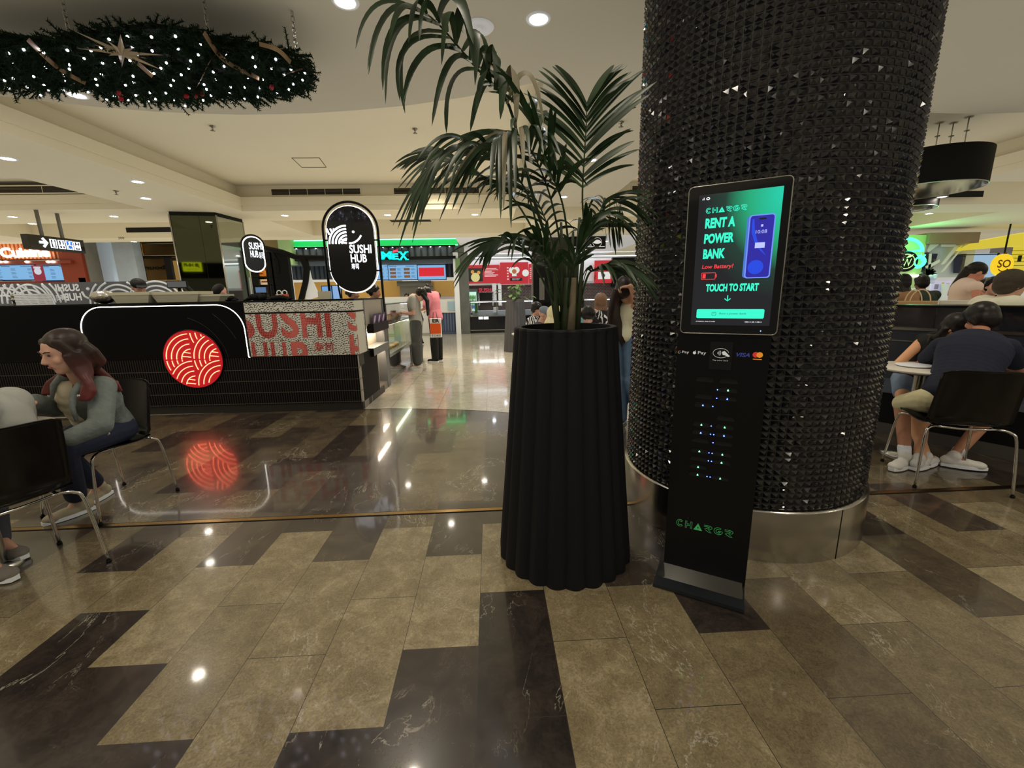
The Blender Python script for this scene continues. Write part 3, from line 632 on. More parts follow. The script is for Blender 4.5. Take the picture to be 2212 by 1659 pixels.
# the big frond that bends over to the left
stem = [P2(1218, 690), P2(1192, 560, .02), P2(1150, 420), P2(1120, 300, -.03), P2(1098, 225, -.06), P2(1068, 185, -.09), P2(1032, 150, -.12), P2(985, 95, -.16), P2(940, 45, -.2), P2(905, 22, -.24), P2(860, 14, -.27)]
def rx(px, py, t): return P2(px, py, lerp(0, -.27, t))
big = []
for (a, m_, e_, w_, t, dy) in [
 ((900, 22), (815, 12), (768, 106), .013, .97, 0), ((915, 28), (830, 22), (786, 136), .013, .95, .03), ((925, 35), (845, 38), (804, 175), .014, .93, -.03), ((935, 45), (850, 58), (822, 205), .014, .9, .05),
 ((950, 55), (862, 70), (836, 212), .015, .87, -.04), ((963, 70), (872, 88), (868, 230), .015, .84, .04), ((972, 82), (880, 110), (868, 226), .014, .82, -.02), ((985, 98), (900, 120), (866, 225), .015, .8, .03), ((998, 112), (920, 125), (875, 236), .016, .76, -.03),
 ((900, 20), (872, 45), (854, 122), .012, .97, -.06), ((922, 30), (905, 30), (895, 130), .012, .95, -.07), ((950, 50), (925, 40), (918, 130), .012, .9, -.08),
 ((1020, 135), (970, 140), (933, 272), .017, .7, 0), ((1030, 150), (975, 165), (960, 272), .016, .67, .05), ((1062, 188), (1040, 195), (1016, 284), .018, .6, 0), ((985, 95), (972, 55), (962, 178), .013, .8, -.08),
 ((945, 45), (985, 5), (1024, 112), .022, .9, -.03), ((965, 70), (960, 20), (1000, 50), .018, .88, .04), ((985, 95), (1005, 40), (1028, 168), .022, .82, -.03), ((1000, 110), (1040, 70), (1055, 165), .018, .77, .03), ((1015, 130), (1030, 85), (1028, 210), .014, .72, -.06),
 ((1030, 150), (1048, 115), (1055, 170), .018, .67, -.02), ((1040, 165), (1070, 125), (1070, 200), .022, .64, -.05), ((1070, 195), (1085, 165), (1080, 275), .020, .57, -.05), ((1085, 215), (1110, 165), (1112, 290), .018, .52, -.05),
 ((1095, 225), (1140, 160), (1175, 270), .014, .5, 0), ((1060, 180), (1045, 180), (1030, 270), .014, .6, -.08)]:
    A = rx(*a, t); B = rx(*m_, t)+Vector((0, dy, 0)); E = rx(*e_, t)+Vector((0, dy*1.6, 0)); Q = B*2-(A+E)/2
    big.append(([A*(1-u_)**2+Q*2*u_*(1-u_)+E*u_*u_ for u_ in (0, .2, .4, .6, .8, 1)], w_*1.08, 1 if (e_[0] > 1075 and e_[1] > 200 and e_[1] < 292 and a[0] > 1080) else 0))
frond(stem, big, .009)
# other fronds: a stem and leaflets spread to both sides, drooping
def gen_frond(px_stem, depths, nleaf, ln, droop, wid, seed, t0=.35, spreadz=1.0, dry=.0, fwd=.35):
    r = random.Random(seed); st = [P2(p[0], p[1], d) for p, d in zip(px_stem, depths)]; c = spline(st, 40); L = []
    nleaf = int(nleaf*1.35)
    for i in range(nleaf):
        t = lerp(t0, 1.0, i/(nleaf-1)); k = min(39, int(t*40)); p = c[k]; tg = (c[min(40, k+1)]-c[k-1]).normalized()
        sd = Vector((0, 0, 1)).cross(tg); sd = sd.normalized() if sd.length > .15 else Vector((1, 0, 0))
        up = tg.cross(sd).normalized()
        if up.z < 0: up = -up
        for s in (-1, 1):
            l = ln*(.55+.6*math.sin(PI*min(1, (t-t0)/(1-t0)*.8+.15)))*r.uniform(.8, 1.12)*.98
            d = (sd*s*spreadz+tg*lerp(.75, 1.6, (t-t0)/(1-t0))+up*r.uniform(-.05, .3)+Vector((r.uniform(-.1, .1), r.uniform(-.15, .15), 0))).normalized()
            q = [p]; v = d*l/5; g = droop*l*r.uniform(.6, 1.3)
            for n_ in range(5): q.append(q[-1]+v+Vector((0, 0, -g*(n_*.045+.01))))
            L.append((q, wid*1.15*r.uniform(.75, 1.15), 1 if r.random() < dry else 0))
    return frond(st, L)
base = (1222, 690)
gen_frond([(1210, 695), (1175, 560), (1140, 420), (1080, 350), (1010, 318), (960, 340)], [0, -.03, -.08, -.12, -.18, -.22], 13, .34, 1.5, .009, 11, .45)
gen_frond([(1205, 695), (1180, 560), (1110, 430), (1040, 380), (985, 350), (940, 340)], [0, .04, .1, .16, .2, .25], 13, .30, 1.1, .009, 12, .42)
gen_frond([(1225, 695), (1215, 560), (1190, 430), (1150, 330), (1110, 285), (1070, 300)], [0, .05, .02, -.06, -.15, -.24], 13, .36, 1.4, .010, 13, .42, dry=.12)
gen_frond([(1240, 695), (1262, 540), (1258, 430), (1262, 340), (1266, 280), (1268, 225)], [0, .0, .02, .03, .03, .02], 12, .36, .45, .013, 14, .45)
gen_frond([(1232, 695), (1230, 560), (1215, 440), (1180, 350), (1150, 260), (1120, 215)], [0, -.04, -.08, -.1, -.08, -.05], 12, .36, .8, .010, 15, .45, dry=.1)
gen_frond([(1245, 690), (1268, 600), (1290, 580), (1320, 570), (1345, 575)], [0, -.03, -.08, -.12, -.16], 10, .22, 1.3, .007, 16, .35)
gen_frond([(1215, 690), (1180, 620), (1140, 545), (1100, 520), (1060, 530)], [0, -.03, -.09, -.14, -.2], 10, .24, 1.2, .007, 17, .4)
gen_frond([(1235, 690), (1250, 560), (1270, 480), (1300, 465), (1330, 480)], [0, .04, .08, .12, .16], 9, .2, 1.2, .006, 18, .4)
gen_frond([(1235, 690), (1240, 560), (1290, 470), (1310, 430), (1340, 440)], [0, .08, .14, .2, .26], 10, .26, 1.2, .008, 19, .4)
gen_frond([(1218, 690), (1200, 560), (1180, 480), (1150, 420), (1110, 400)], [0, .1, .2, .28, .34], 10, .28, 1.0, .008, 20, .4)
gen_frond([(1228, 690), (1228, 620), (1240, 560), (1262, 520), (1275, 490)], [0, -.1, -.14, -.16, -.18], 8, .2, .5, .009, 21, .4)
gen_frond([(1215, 690), (1205, 620), (1190, 570), (1170, 540), (1150, 520)], [0, -.08, -.1, -.12, -.14], 8, .22, .7, .009, 22, .4)
mb = MB()
for k, (a, b_) in enumerate([((1205, 715), (1198, 520)), ((1218, 715), (1212, 480)), ((1232, 715), (1238, 500)), ((1245, 715), (1262, 520)), ((1225, 715), (1224, 560)), ((1212, 715), (1180, 560)), ((1238, 715), (1252, 470))]):
    A = P2(*a, -.03+.02*(k % 3)); A.z = 1.12; B = P2(*b_, -.03+.02*(k % 3)); mb.tube([A, A.lerp(B, .5)+Vector((0, .01, 0)), B], [.017, .012, .006], 8)
A = P2(1222, 715, -.02); A.z = 1.12; B = P2(1226, 600, -.02); mb.tube([A, A.lerp(B, .5), B], [.030, .024, .016], 9)
obj('stems', mb, mat('palm_stem', srgb(44, 52, 30), .6, var=.4, vscale=20), palm)
mb = MB(); A = P2(1232, 715, -.05); A.z = 1.12; B = P2(1240, 600, -.04); mb.tube([A, B], [.022, .012], 8); obj('dry_stem', mb, mat('palm_stem_dry', srgb(104, 92, 70), .8, var=.3), palm)
# ------------------------------------------------------------------ sushi island counter
fp_ = pl2((-4.306, 5.216), (-1.61, 5.147)); sp_ = pl2((-1.61, 5.147), (-1.63, 8.95)); U1 = 2.697
def side(s, z, d=0): return sp_.P(s, z, d)
isl = thing('sushi_counter', 'long black sushi counter with slatted lower front, white light outline and printed end panel', 'counter', fp_.P(1.0, 0, -.4))
upm = mat('panel_black', srgb(6, 5, 6), .22, spec=.25); slm = mat('slat_black', srgb(32, 28, 25), .5, spec=.25)
mb = MB(); mb.pbox(fp_, -3.2, U1-.012, 0, .092, -1.0, -.012); obj('kickboard', mb, mat('kick_brown', srgb(34, 30, 26), .5), isl)
mb = MB(); mb.pbox(fp_, -3.2, U1-.006, .095, .684, -.75, -.014); lo = obj('lower_front', mb, mat('slat_back', srgb(6, 6, 6), .8), isl)
mb = MB(); u = -3.2
while u < U1-.02: mb.pbox(fp_, u, u+.0155, .095, .682, -.014, 0.0); u += .0285
obj('slats', mb, slm, lo)
mb = MB()
for z in (.11, .247, .391, .529): mb.pbox(fp_, -3.2, U1, z-.0015, z+.0025, -.010, .0015)
obj('slat_battens', mb, mat('batten', srgb(86, 76, 64), .4), lo)
mb = MB(); mb.pbox(fp_, -3.2, 1.405, .686, 1.333, -.6, 0); obj('upper_panel', mb, upm, isl)
# raised edge of the panel inside the light outline, with faint wave grooves
mb = MB()
def arc_pts(cu, cz, r, a0, a1, n=18): return [(cu+r*math.cos(lerp(a0, a1, i/n)), cz+r*math.sin(lerp(a0, a1, i/n))) for i in range(n+1)]
out = [(-.505, .85)]+arc_pts(-.505+.27, 1.312-.27, .27, PI, PI/2)+arc_pts(1.385-.30, 1.312-.30, .30, PI/2, 0)+[(1.385, .69), (1.40, .688)]
strip = [fp_.P(u, z, .004) for u, z in out]; mb.tube(strip, .0042, 8)
obj('light_outline', mb, emi('strip_light', (1.0, .93, .82), 9.0), isl)
mb = MB()
for r_ in (.42, .60, .78, .96):
    for c in (0.55,): mb.tube([fp_.P(u, z, .001) for u, z in arc_pts(.55, .60, r_, 0.12, 1.25, 16) if z < 1.24 and u < 1.28], .0014, 4)
if mb.v: obj('wave_groove', mb, mat('groove', srgb(52, 46, 42), .4), isl)
# work surface and rim
mb = MB(); mb.pbox(fp_, -3.2, U1+.003, 1.333, 1.352, -.34, .006); mb.pbox(sp_, 0, 1.50, 1.333, 1.352, -.3, .004); obj('countertop', mb, M['blk'], isl)
# printed end panel
cream = mat('print_cream', srgb(186, 180, 160), .5)
mb = MB(); mb.pbox(fp_, 1.41, U1, .690, 1.196, -.30, -.001); mb.pbox(fp_, 1.41, U1, 1.216, 1.331, -.30, -.001); mb.pbox(sp_, .010, .37, .690, 1.196, -.03, -.001); mb.pbox(sp_, .010, .37, 1.216, 1.331, -.03, -.001)
pp = obj('printed_panel', mb, cream, isl)
mb = MB(); mb.pbox(fp_, 1.40, U1+.002, .682, .692, -.2, .003); mb.pbox(fp_, 1.40, U1+.002, 1.196, 1.216, -.2, .0); mb.pbox(fp_, 1.40, 1.412, .686, 1.333, -.2, .003); mb.pbox(sp_, .010, .37, 1.196, 1.216, -.03, 0)
obj('panel_frame', mb, M['blk'], pp)
def clip_poly(poly, x0, x1, y0, y1):
    for ax, lim, sg in ((0, x0, 1), (0, x1, -1), (1, y0, 1), (1, y1, -1)):
        res = []
        for i in range(len(poly)):
            a, b2 = poly[i], poly[(i+1) % len(poly)]; ia = (a[ax]-lim)*sg >= 0; ib = (b2[ax]-lim)*sg >= 0
            if ia: res.append(a)
            if ia != ib:
                t = (lim-a[ax])/(b2[ax]-a[ax]); res.append((lerp(a[0], b2[0], t), lerp(a[1], b2[1], t)))
        poly = res
        if len(poly) < 3: return None
    return poly
def text_clip(mb, pl, s, u0, u1, z0, z1, box, d=.001, bold=.03):
    vs, fs = text_geo(s, bold, 0, 1.0); xs = [v[0] for v in vs]; ys = [v[1] for v in vs]; a, b2, c, e = min(xs), max(xs), min(ys), max(ys)
    q = [(lerp(u0, u1, (v[0]-a)/(b2-a)), lerp(z0, z1, (v[1]-c)/(e-c))) for v in vs]
    for f in fs:
        r_ = clip_poly([q[i] for i in f], *box)
        if r_: mb.add([pl.P(u, z, d) for u, z in r_], [tuple(range(len(r_)))])
def waves(mb, pl, u0, u1, z0, z1, R, d, w=.0022, seed=1, dens=1.0):   # scales of dashed arcs
    r = random.Random(seed); rows = int((z1-z0+R)/(R*.5))+2
    for j in range(rows):
        zc = z1-j*R*.5; off = R*(j % 2); n = int((u1-u0)/(2*R))+3
        for i in range(-1, n):
            uc = u0+i*2*R+off
            for q in (1.0, .78, .56, .34):
                rr = R*q; a = .15
                while a < PI-.15:
                    da = r.uniform(.012, .030)/rr; pts = []
                    for t in (a, a+da):
                        pts.append((uc+rr*math.cos(t), zc+rr*math.sin(t)))
                    mu, mz = (pts[0][0]+pts[1][0])/2, (pts[0][1]+pts[1][1])/2; hide = False
                    for s_ in (-1, 1):
                        if (mu-uc-s_*R)**2+(mz-(zc-R*.5))**2 < (R*1.02)**2: hide = True
                    if not hide and u0+.004 < min(p[0] for p in pts) and max(p[0] for p in pts) < u1-.004 and z0+.004 < mz < z1-.004 and r.random() < dens:
                        n_ = Vector((mu-uc, mz-zc)).normalized()*w*r.uniform(.7, 1.4)
                        mb.add([pl.P(pts[0][0]-n_.x, pts[0][1]-n_.y, d), pl.P(pts[1][0]-n_.x, pts[1][1]-n_.y, d), pl.P(pts[1][0]+n_.x, pts[1][1]+n_.y, d), pl.P(pts[0][0]+n_.x, pts[0][1]+n_.y, d)], [(0, 1, 2, 3)])
                    a += da+r.uniform(.006, .012)/rr
mb = MB(); waves(mb, fp_, 1.41, U1, .692, 1.196, .105, .0004, .0036, 3); waves(mb, fp_, 1.41, U1, 1.216, 1.331, .105, .0004, .0036, 4, .8); INK = mat('print_ink', srgb(44, 40, 38), .6); obj('wave_print', mb, INK, pp); mb = MB(); waves(mb, sp_, 0.0, .37, .692, 1.196, .105, .0004, .0036, 5)
waves(mb, sp_, .0, .37, 1.216, 1.331, .105, .0004, .0036, 6, .8)
obj('side_wave_print', mb, INK, pp)
redm = bpy.data.materials.new('print_red'); redm.use_nodes = True; nt = redm.node_tree; b = nt.nodes['Principled BSDF']
tc = nt.nodes.new('ShaderNodeTexCoord'); vo = nt.nodes.new('ShaderNodeTexVoronoi'); vo.inputs['Scale'].default_value = 52; vo.inputs['Randomness'].default_value = 0.12; nt.links.new(tc.outputs['Object'], vo.inputs['Vector'])
rp = nt.nodes.new('ShaderNodeValToRGB'); nt.links.new(vo.outputs['Distance'], rp.inputs[0]); rp.color_ramp.elements[0].position = .38; rp.color_ramp.elements[0].color = (*srgb(112, 24, 24), 1); rp.color_ramp.elements[1].position = .46; rp.color_ramp.elements[1].color = (*srgb(178, 88, 76), 1)
nt.links.new(rp.outputs[0], b.inputs['Base Color'])
mb = MB(); bx = (1.414, U1-.002, .694, 1.194); Z1 = 1.33
for ch, x0, x1 in (('S', 1.28, 1.50), ('U', 1.53, 1.775), ('S', 1.81, 2.02), ('H', 2.055, 2.29), ('I', 2.335, 2.40)): text_clip(mb, fp_, ch, x0, x1, .905, 1.30, bx)
for ch, x0, x1 in (('H', 1.43, 1.62), ('U', 1.66, 1.84), ('B', 1.90, 2.12)): text_clip(mb, fp_, ch, x0, x1, .46, .865, bx)
text_clip(mb, fp_, '寿司', 2.17, 2.40, .73, .85, bx, bold=.02)
for ch, x0, x1, z0, z1 in (('S', 2.60, 2.80, .97, 1.30), ('H', 2.60, 2.82, .60, .93)): text_clip(mb, fp_, ch, x0, x1, z0, z1, bx)
obj('red_lettering', mb, redm, pp); mb = MB(); text_clip(mb, sp_, 'S', -.02, .12, .97, 1.30, (.002, .36, .694, 1.194)); text_clip(mb, sp_, 'H', .0, .14, .60, .93, (.002, .36, .694, 1.194))
obj('side_red_lettering', mb, redm, pp); mb = MB()
for k in range(6): mb.add([sp_.P(.16+.03*k, .72+.0, .001), sp_.P(.172+.03*k, .72, .001), sp_.P(.14+.03*k, 1.15, .001), sp_.P(.128+.03*k, 1.15, .001)], [(0, 1, 2, 3)])
obj('red_dashes', mb, redm, pp)
# tiled end and brochure unit on the walkway side
gst = mat('end_stone', srgb(150, 140, 122), .45, var=.08, vscale=60)
mb = MB(); mb.pbox(sp_, .06, .37, .10, .684, -.3, -.004); mb.pbox(sp_, .0, .06, .10, .684, -.02, -.004); es = obj('end_tiles', mb, gst, isl)
mb = MB()
for z in (.25, .40, .54): mb.pbox(sp_, 0, .37, z-.002, z+.002, -.004, -.001)
mb.pbox(sp_, 0, .37, .55, .684, -.003, .0); obj('tile_joint', mb, mat('joint', srgb(60, 56, 50), .7), es)
mb = MB(); mb.pbox(sp_, .06, 1.46, 0, .10, -.4, -.004); obj('end_kick', mb, mat('kick_steel', srgb(120, 112, 100), .35, .4), isl)
mb = MB(); mb.pbox(sp_, .37, 1.40, 1.0, 1.333, -.3, -.004); mb.pbox(sp_, .40, 1.30, .10, 1.0, -.3, -.12); obj('end_cabinet', mb, gst, isl)
mb = MB(); mb.pbox(sp_, .375, .405, .0, 1.333, -.3, .002); mb.pbox(sp_, 1.30, 1.42, .0, 1.333, -.3, .004); mb.pbox(sp_, 1.42, 1.50, 0, 1.333, -.25, -.0); obj('end_frame', mb, mat('grey_frame', srgb(92, 92, 90), .35), isl)
mb = MB(); mb.pbox(sp_, .47, 1.34, .60, .70, -.12, .05); obj('end_shelf', mb, mat('grey_shelf', srgb(104, 104, 100), .35), isl)
mb = MB(); mb.pbox(sp_, .46, .475, .595, .705, -.12, .055); obj('shelf_end', mb, M['blk'], isl)
mb = MB(); mb.pbox(sp_, .50, 1.28, .592, .598, -.08, -.06); mb.pbox(sp_, .50, 1.28, .893, .899, -.08, -.06); obj('shelf_light', mb, emi('warm_strip', (1, .82, .62), 26), isl)
for zz in (.585, .885):
    ld = bpy.data.lights.new('shelf_glow', 'AREA'); ld.shape = 'RECTANGLE'; ld.size = .75; ld.size_y = .04; ld.energy = 4.0; ld.color = (1, .84, .64); lo_ = bpy.data.objects.new('shelf_lamp', ld); C.objects.link(lo_); lo_.parent = isl
    isl_w = isl.matrix_basis; p_ = side(.89, zz, -.03); xa = sp_.u; za = (Vector((0, 0, 1))*.75+sp_.n*.45).normalized(); ya = za.cross(xa)
    lo_.matrix_parent_inverse = Matrix.Translation(-isl.location); lo_.matrix_basis = Matrix(((xa.x, ya.x, za.x, p_.x), (xa.y, ya.y, za.y, p_.y), (xa.z, ya.z, za.z, p_.z), (0, 0, 0, 1)))
br = thing('brochure_rack', 'black rack with purple brochures on the end of the sushi counter', 'rack', side(.9, .90, .03))
mb = MB(); mb.pbox(sp_, .50, 1.34, .90, 1.02, -.02, .07); obj('tray', mb, M['blk'], br)
for k in range(3):
    mb = MB(); a = .60+.24*k; mb.prism([side(a, .99, .02), side(a+.2, .99, .02), side(a+.2, .99, .024), side(a, .99, .024)], [side(a, 1.145, .05), side(a+.2, 1.145, .05), side(a+.2, 1.145, .054), side(a, 1.145, .054)])
    mb.k = 1; mb.prism([side(a+.06, 1.01, .026), side(a+.14, 1.01, .026), side(a+.14, 1.01, .028), side(a+.06, 1.01, .028)], [side(a+.07, 1.12, .049), side(a+.13, 1.12, .049), side(a+.13, 1.12, .052), side(a+.07, 1.12, .052)])
    tag(obj('brochure', mb, [mat('brochure', srgb(58, 40, 84), .4), mat('brochure_pic', srgb(190, 160, 180), .4)]), ['purple brochure nearest the printed panel in the black rack', 'middle purple brochure in the black rack', 'purple brochure nearest the glass case in the black rack'][k], 'brochure', 'brochures in the black rack')
# ------------------------------------------------------------------ red wave neon sign on the front
rs = thing('neon_sign', 'round red neon sign of wave arcs mounted low on the black sushi counter', 'sign', fp_.P(.735, .35, .02))
RC, RZ, RAD = .735, .68, .345
mb = MB(); mb.pprism(fp_, circ(RC, RZ, RAD, 48), .002, .022); obj('sign_disc', mb, [emi('red_tube_glow', (.80, .0, .010), .6)], rs)  # disc given its own red glow, standing for light from the tubes
mb = MB(); mb.tube([fp_.P(u, z, .012) for u, z in circ(RC, RZ, RAD+.004, 48)], .009, 6, closed=True); obj('sign_rim', mb, M['blk'], rs)
neon = emi('red_neon', (1.0, .17, .08), 6.5)
mb = MB(); cw = .325
cells = [(RC+.0+cw*i, RZ+.0+cw*j) for j in (1, 0, -1) for i in (0, 1)]
def keep(u, z, cu, cz):
    if (u-RC)**2+(z-RZ)**2 > (RAD-.018)**2: return False
    c2 = (cu, cz-cw)
    if z < cz and (u-c2[0])**2+(z-c2[1])**2 < (cw*.99)**2: return False
    if u < cu-cw or z < cz-cw*.42: return False
    return True
for cu, cz in cells:
    for k, rr in enumerate((.305, .245, .185, .125)):
        for a0, a1 in ((PI/2+.05, PI-.03), (PI+.04, PI*1.5)):
            run = []
            for i in range(25):
                a = lerp(a0, a1, i/24); u, z = cu+rr*math.cos(a), cz+rr*math.sin(a)
                if keep(u, z, cu, cz) and not (a > PI and (cu-u) < .0): run.append(fp_.P(u, z, .028))
                else:
                    if len(run) > 1: mb.tube(run, .0048, 6)
                    run = []
            if len(run) > 1: mb.tube(run, .0048, 6)
    for (x0, x1, zz) in ((-.085, -.015, .075), (-.115, -.015, .028)):
        a = (cu+x0, cz+zz+.012); b2 = (cu+x1, cz+zz)
        if all((p[0]-RC)**2+(p[1]-RZ)**2 < (RAD-.02)**2 for p in (a, b2)): mb.tube([fp_.P(*a, .028), fp_.P(*b2, .028)], .0048, 6)
obj('neon_tube', mb, neon, rs)
# ------------------------------------------------------------------ oval signs on posts
def stadium(cu, z0, z1, r, n=14): return arc_pts(cu, z1-r, r, 0, PI, n)+arc_pts(cu, z0+r, r, PI, 2*PI, n)
def wave_logo(mb, pl, cu, cz, s, d, glow=.012):
    for rr in (.30, .25, .20, .15, .10): mb.tube([pl.P(cu+s*rr*math.cos(a), cz+s*rr*math.sin(a), d) for a in [PI/2+PI/2*i/10 for i in range(11)]], glow*s/.9, 6)
oc = Pl(-1.62, 6.55, 4.0)
a0_ = oc.uv(700, 520)[0]; a1_ = oc.uv(818, 520)[0]; zt = oc.uv(762, 436)[1]; zb = oc.uv(775, 632)[1]
os_ = thing('oval_sign', 'tall black oval sign with white light edge reading SUSHI HUB on black posts', 'sign', oc.P((a0_+a1_)/2, 1.35, 0))
cu = (a0_+a1_)/2; hw = (a1_-a0_)/2
mb = MB(); fr = [(cu+hw, 1.0)]+arc_pts(cu, zt-hw, hw, 0, PI, 24)+[(cu-hw, 1.352)]; mb.tube([oc.P(u, z, 0) for u, z in fr], .018, 8); mb.tube([oc.P(cu-hw+.15, 1.352, 0), oc.P(cu-hw+.12, zb+.22, -.01)], .014, 8)
for z in (zt-.52, zt-.95): mb.tube([oc.P(cu-hw, z, 0), oc.P(cu-hw+.07, z, 0)], .012, 6); mb.tube([oc.P(cu+hw, z, 0), oc.P(cu+hw-.07, z, 0)], .012, 6)
obj('post_frame', mb, M['blk'], os_)
iw = hw-.055
mb = MB(); mb.pprism(oc, stadium(cu, zb+.01, zt-.06, iw), -.03, .03); obj('sign_panel', mb, mat('sign_black', srgb(10, 10, 12), .15, coat=.5), os_)
mb = MB(); ou = stadium(cu, zb-.0, zt-.05, iw+.012); mb.tube([oc.P(u, z, -.012) for u, z in ou], .007, 6, closed=True); obj('edge_light', mb, emi('edge_light', (1.0, .93, .84), 4.0), os_)
mb = MB()
def rel(fu, fz): return lerp(cu-hw, cu+hw, fu), lerp(zb, zt, fz)
lu, lz = rel(.43, .545); k_ = hw*2
for rr in (.325, .268, .21, .152, .095): mb.tube([oc.P(lu+k_*rr*math.cos(a), lz+k_*rr*math.sin(a), .034) for a in [PI/2+PI/2*i/10 for i in range(11)]], .0125, 6)
for a, b2 in (((.08, .71), (.12, .645)), ((.145, .71), (.175, .665)), ((.20, .71), (.225, .685)), ((.255, .71), (.262, .70)), ((.33, .59), (.42, .585)), ((.31, .565), (.42, .553))): mb.tube([oc.P(*rel(*a), .034), oc.P(*rel(*b2), .034)], .0125, 6)
mb.tube([oc.P(*rel(.46+.26*math.sin(t), .71-.16*math.cos(t*1.0)), .034) for t in [.0+1.1*i/10 for i in range(11)]], .012, 6); mb.ell(oc.P(*rel(.555, .675), .034), (.018,)*3, 10, 6)
u0, z0 = rel(.455, .44); u1, z1 = rel(.86, .535); text(mb, oc, 'SUSHI', u0, u1, z0, z1, .034, .02); u0, z0 = rel(.465, .34); u1, z1 = rel(.76, .43); text(mb, oc, 'HUB', u0, u1, z0, z1, .034, .02)
u0, z0 = rel(.465, .265); u1, z1 = rel(.60, .33); text(mb, oc, '寿司', u0, u1, z0, z1, .034, .01)
obj('sign_lettering', mb, emi('sign_white', (.92, .96, 1.0), 2.6), os_)
# the small oval sign seen at an angle
q0 = ony(533, 545, 8.1); o2 = Pl(ony(524, 548, 8.1).x, 8.1, 34.0); w2 = .32
s2 = thing('oval_sign', 'small round black sign with white light edge seen at an angle, reading SUSHI HUB', 'sign', o2.P(w2, 1.1, 0))
zt2 = o2.uv(548, 508)[1]; zb2 = o2.uv(552, 586)[1]
u2 = o2.uv(573, 550)[0]; w2 = u2/2
mb = MB(); mb.tube([o2.P(u, z, 0) for u, z in [(2*w2, 0)]+arc_pts(w2, zt2-w2, w2, 0, PI, 20)+[(0, 0)]], .016, 8); obj('post_frame', mb, M['blk'], s2)
mb = MB(); mb.pprism(o2, stadium(w2, zb2, zt2-.04, w2-.03), -.025, .025); obj('sign_panel', mb, mat('sign_grey', srgb(44, 46, 48), .2, coat=.5), s2)
mb = MB(); mb.tube([o2.P(u, z, .0) for u, z in stadium(w2, zb2-.01, zt2-.03, w2-.018)], .009, 6, closed=True); obj('edge_light', mb, emi('edge_light2', (1, .93, .86), 6), s2)
mb = MB(); text(mb, o2, 'SUSHI', w2*.62, w2*1.8, zb2+.38, zb2+.50, .03, .015); text(mb, o2, 'HUB', w2*.66, w2*1.35, zb2+.24, zb2+.36, .03, .015); text(mb, o2, '寿司', w2*1.42, w2*1.8, zb2+.22, zb2+.34, .03, .0); obj('sign_lettering', mb, emi('sign_white2', (.92, .96, 1.0), 2.2), s2)
# ------------------------------------------------------------------ glass display case further along the counter
gc_ = thing('display_case', 'lit glass food display case at the far end of the sushi counter', 'display case', side(2.7, 0, -.3))
mb = MB(); mb.pbox(sp_, 1.55, 3.45, .06, .42, -.7, -.02); obj('case_base', mb, mat('case_dark', srgb(40, 36, 34), .08, coat=.6), gc_)
mb = MB(); mb.pbox(sp_, 1.55, 3.5, .42, .47, -.7, .0); mb.pbox(sp_, 1.55, 3.5, .93, .955, -.7, .0); mb.pbox(sp_, 1.55, 1.58, .42, 1.25, -.02, .0); mb.pbox(sp_, 3.47, 3.5, .0, 1.25, -.02, 0); mb.pbox(sp_, 1.55, 3.5, 1.24, 1.26, -.4, -.0)
mb.pbox(sp_, 1.55, 3.5, 0, .06, -.6, -.03); obj('case_frame', mb, M['steel'], gc_)
mb = MB(); mb.pbox(sp_, 1.58, 3.47, .47, .93, -.62, -.60); obj('case_back', mb, mat('case_back', srgb(220, 222, 160), .5, emit=srgb(226, 226, 160), es=.35), gc_)
mb = MB(); mb.pbox(sp_, 1.58, 3.47, .921, .929, -.12, -.08); obj('case_light', mb, emi('case_light', (.95, 1, .72), 22), gc_)
mb = MB(); mb.pbox(sp_, 1.58, 3.47, .47, .93, -.006, -.002); mb.pbox(sp_, 1.58, 3.47, .955, 1.24, -.006, -.002); mb.pbox(sp_, 2.5, 2.506, .955, 1.24, -.4, -.006); obj('case_glass', mb, M['glass'], gc_)
mb = MB(); mb.pbox(sp_, 1.7, 2.9, .60, .84, -.5, -.48); mb.k = 1; mb.pbox(sp_, 1.8, 2.9, .52, .66, -.47, -.45)
mb.k = 2; mb.pbox(sp_, 1.65, 2.3, .80, .90, -.46, -.44); tag(obj('poster', mb, [mat('po_g', srgb(120, 200, 40), .5, emit=srgb(120, 200, 40), es=.3), mat('po_b', srgb(60, 190, 190), .5, emit=srgb(60, 190, 190), es=.3), mat('po_o', srgb(220, 190, 130), .5)]), 'green and teal poster inside the lit glass case', 'poster')
for k in range(7):
    mb = MB(); c = side(1.75+.2*k, .50, -.2); mb.ell(c, (.07, .07, .035)); tag(obj('food_tray', mb, mat('food_%d' % k, srgb(*[(210, 150, 60), (230, 180, 90), (200, 120, 60)][k % 3]), .5)), 'golden snack in the lower glass case', 'food', 'snacks in the lower glass case')
for k in range(9):
    mb = MB(); c = side(1.72+.19*k, 1.0, -.18); mb.ell(c, (.075, .09, .045)); mb.ell(c+Vector((.02, .03, .03)), (.05, .05, .04)); tag(obj('pastry', mb, mat('pastry_%d' % k, srgb(*[(226, 158, 52), (176, 96, 50), (222, 206, 170)][k % 3]), .5)), 'golden fried food piled in the upper glass case', 'food', 'fried food in the upper glass case')
mb = MB(); mb.pbox(sp_, 3.55, 4.3, .0, .93, -.35, -.0); o = obj('roller_banner', mb, mat('banner', srgb(196, 186, 178), .5)); tag(o, 'pale freestanding sign board behind the woman in grey top', 'sign')
mb = MB(); text(mb, sp_, 'ギョーザ', 3.6, 4.2, .55, .80, .003); obj('banner_lettering', mb, mat('banner_red', srgb(150, 50, 50), .5), o)
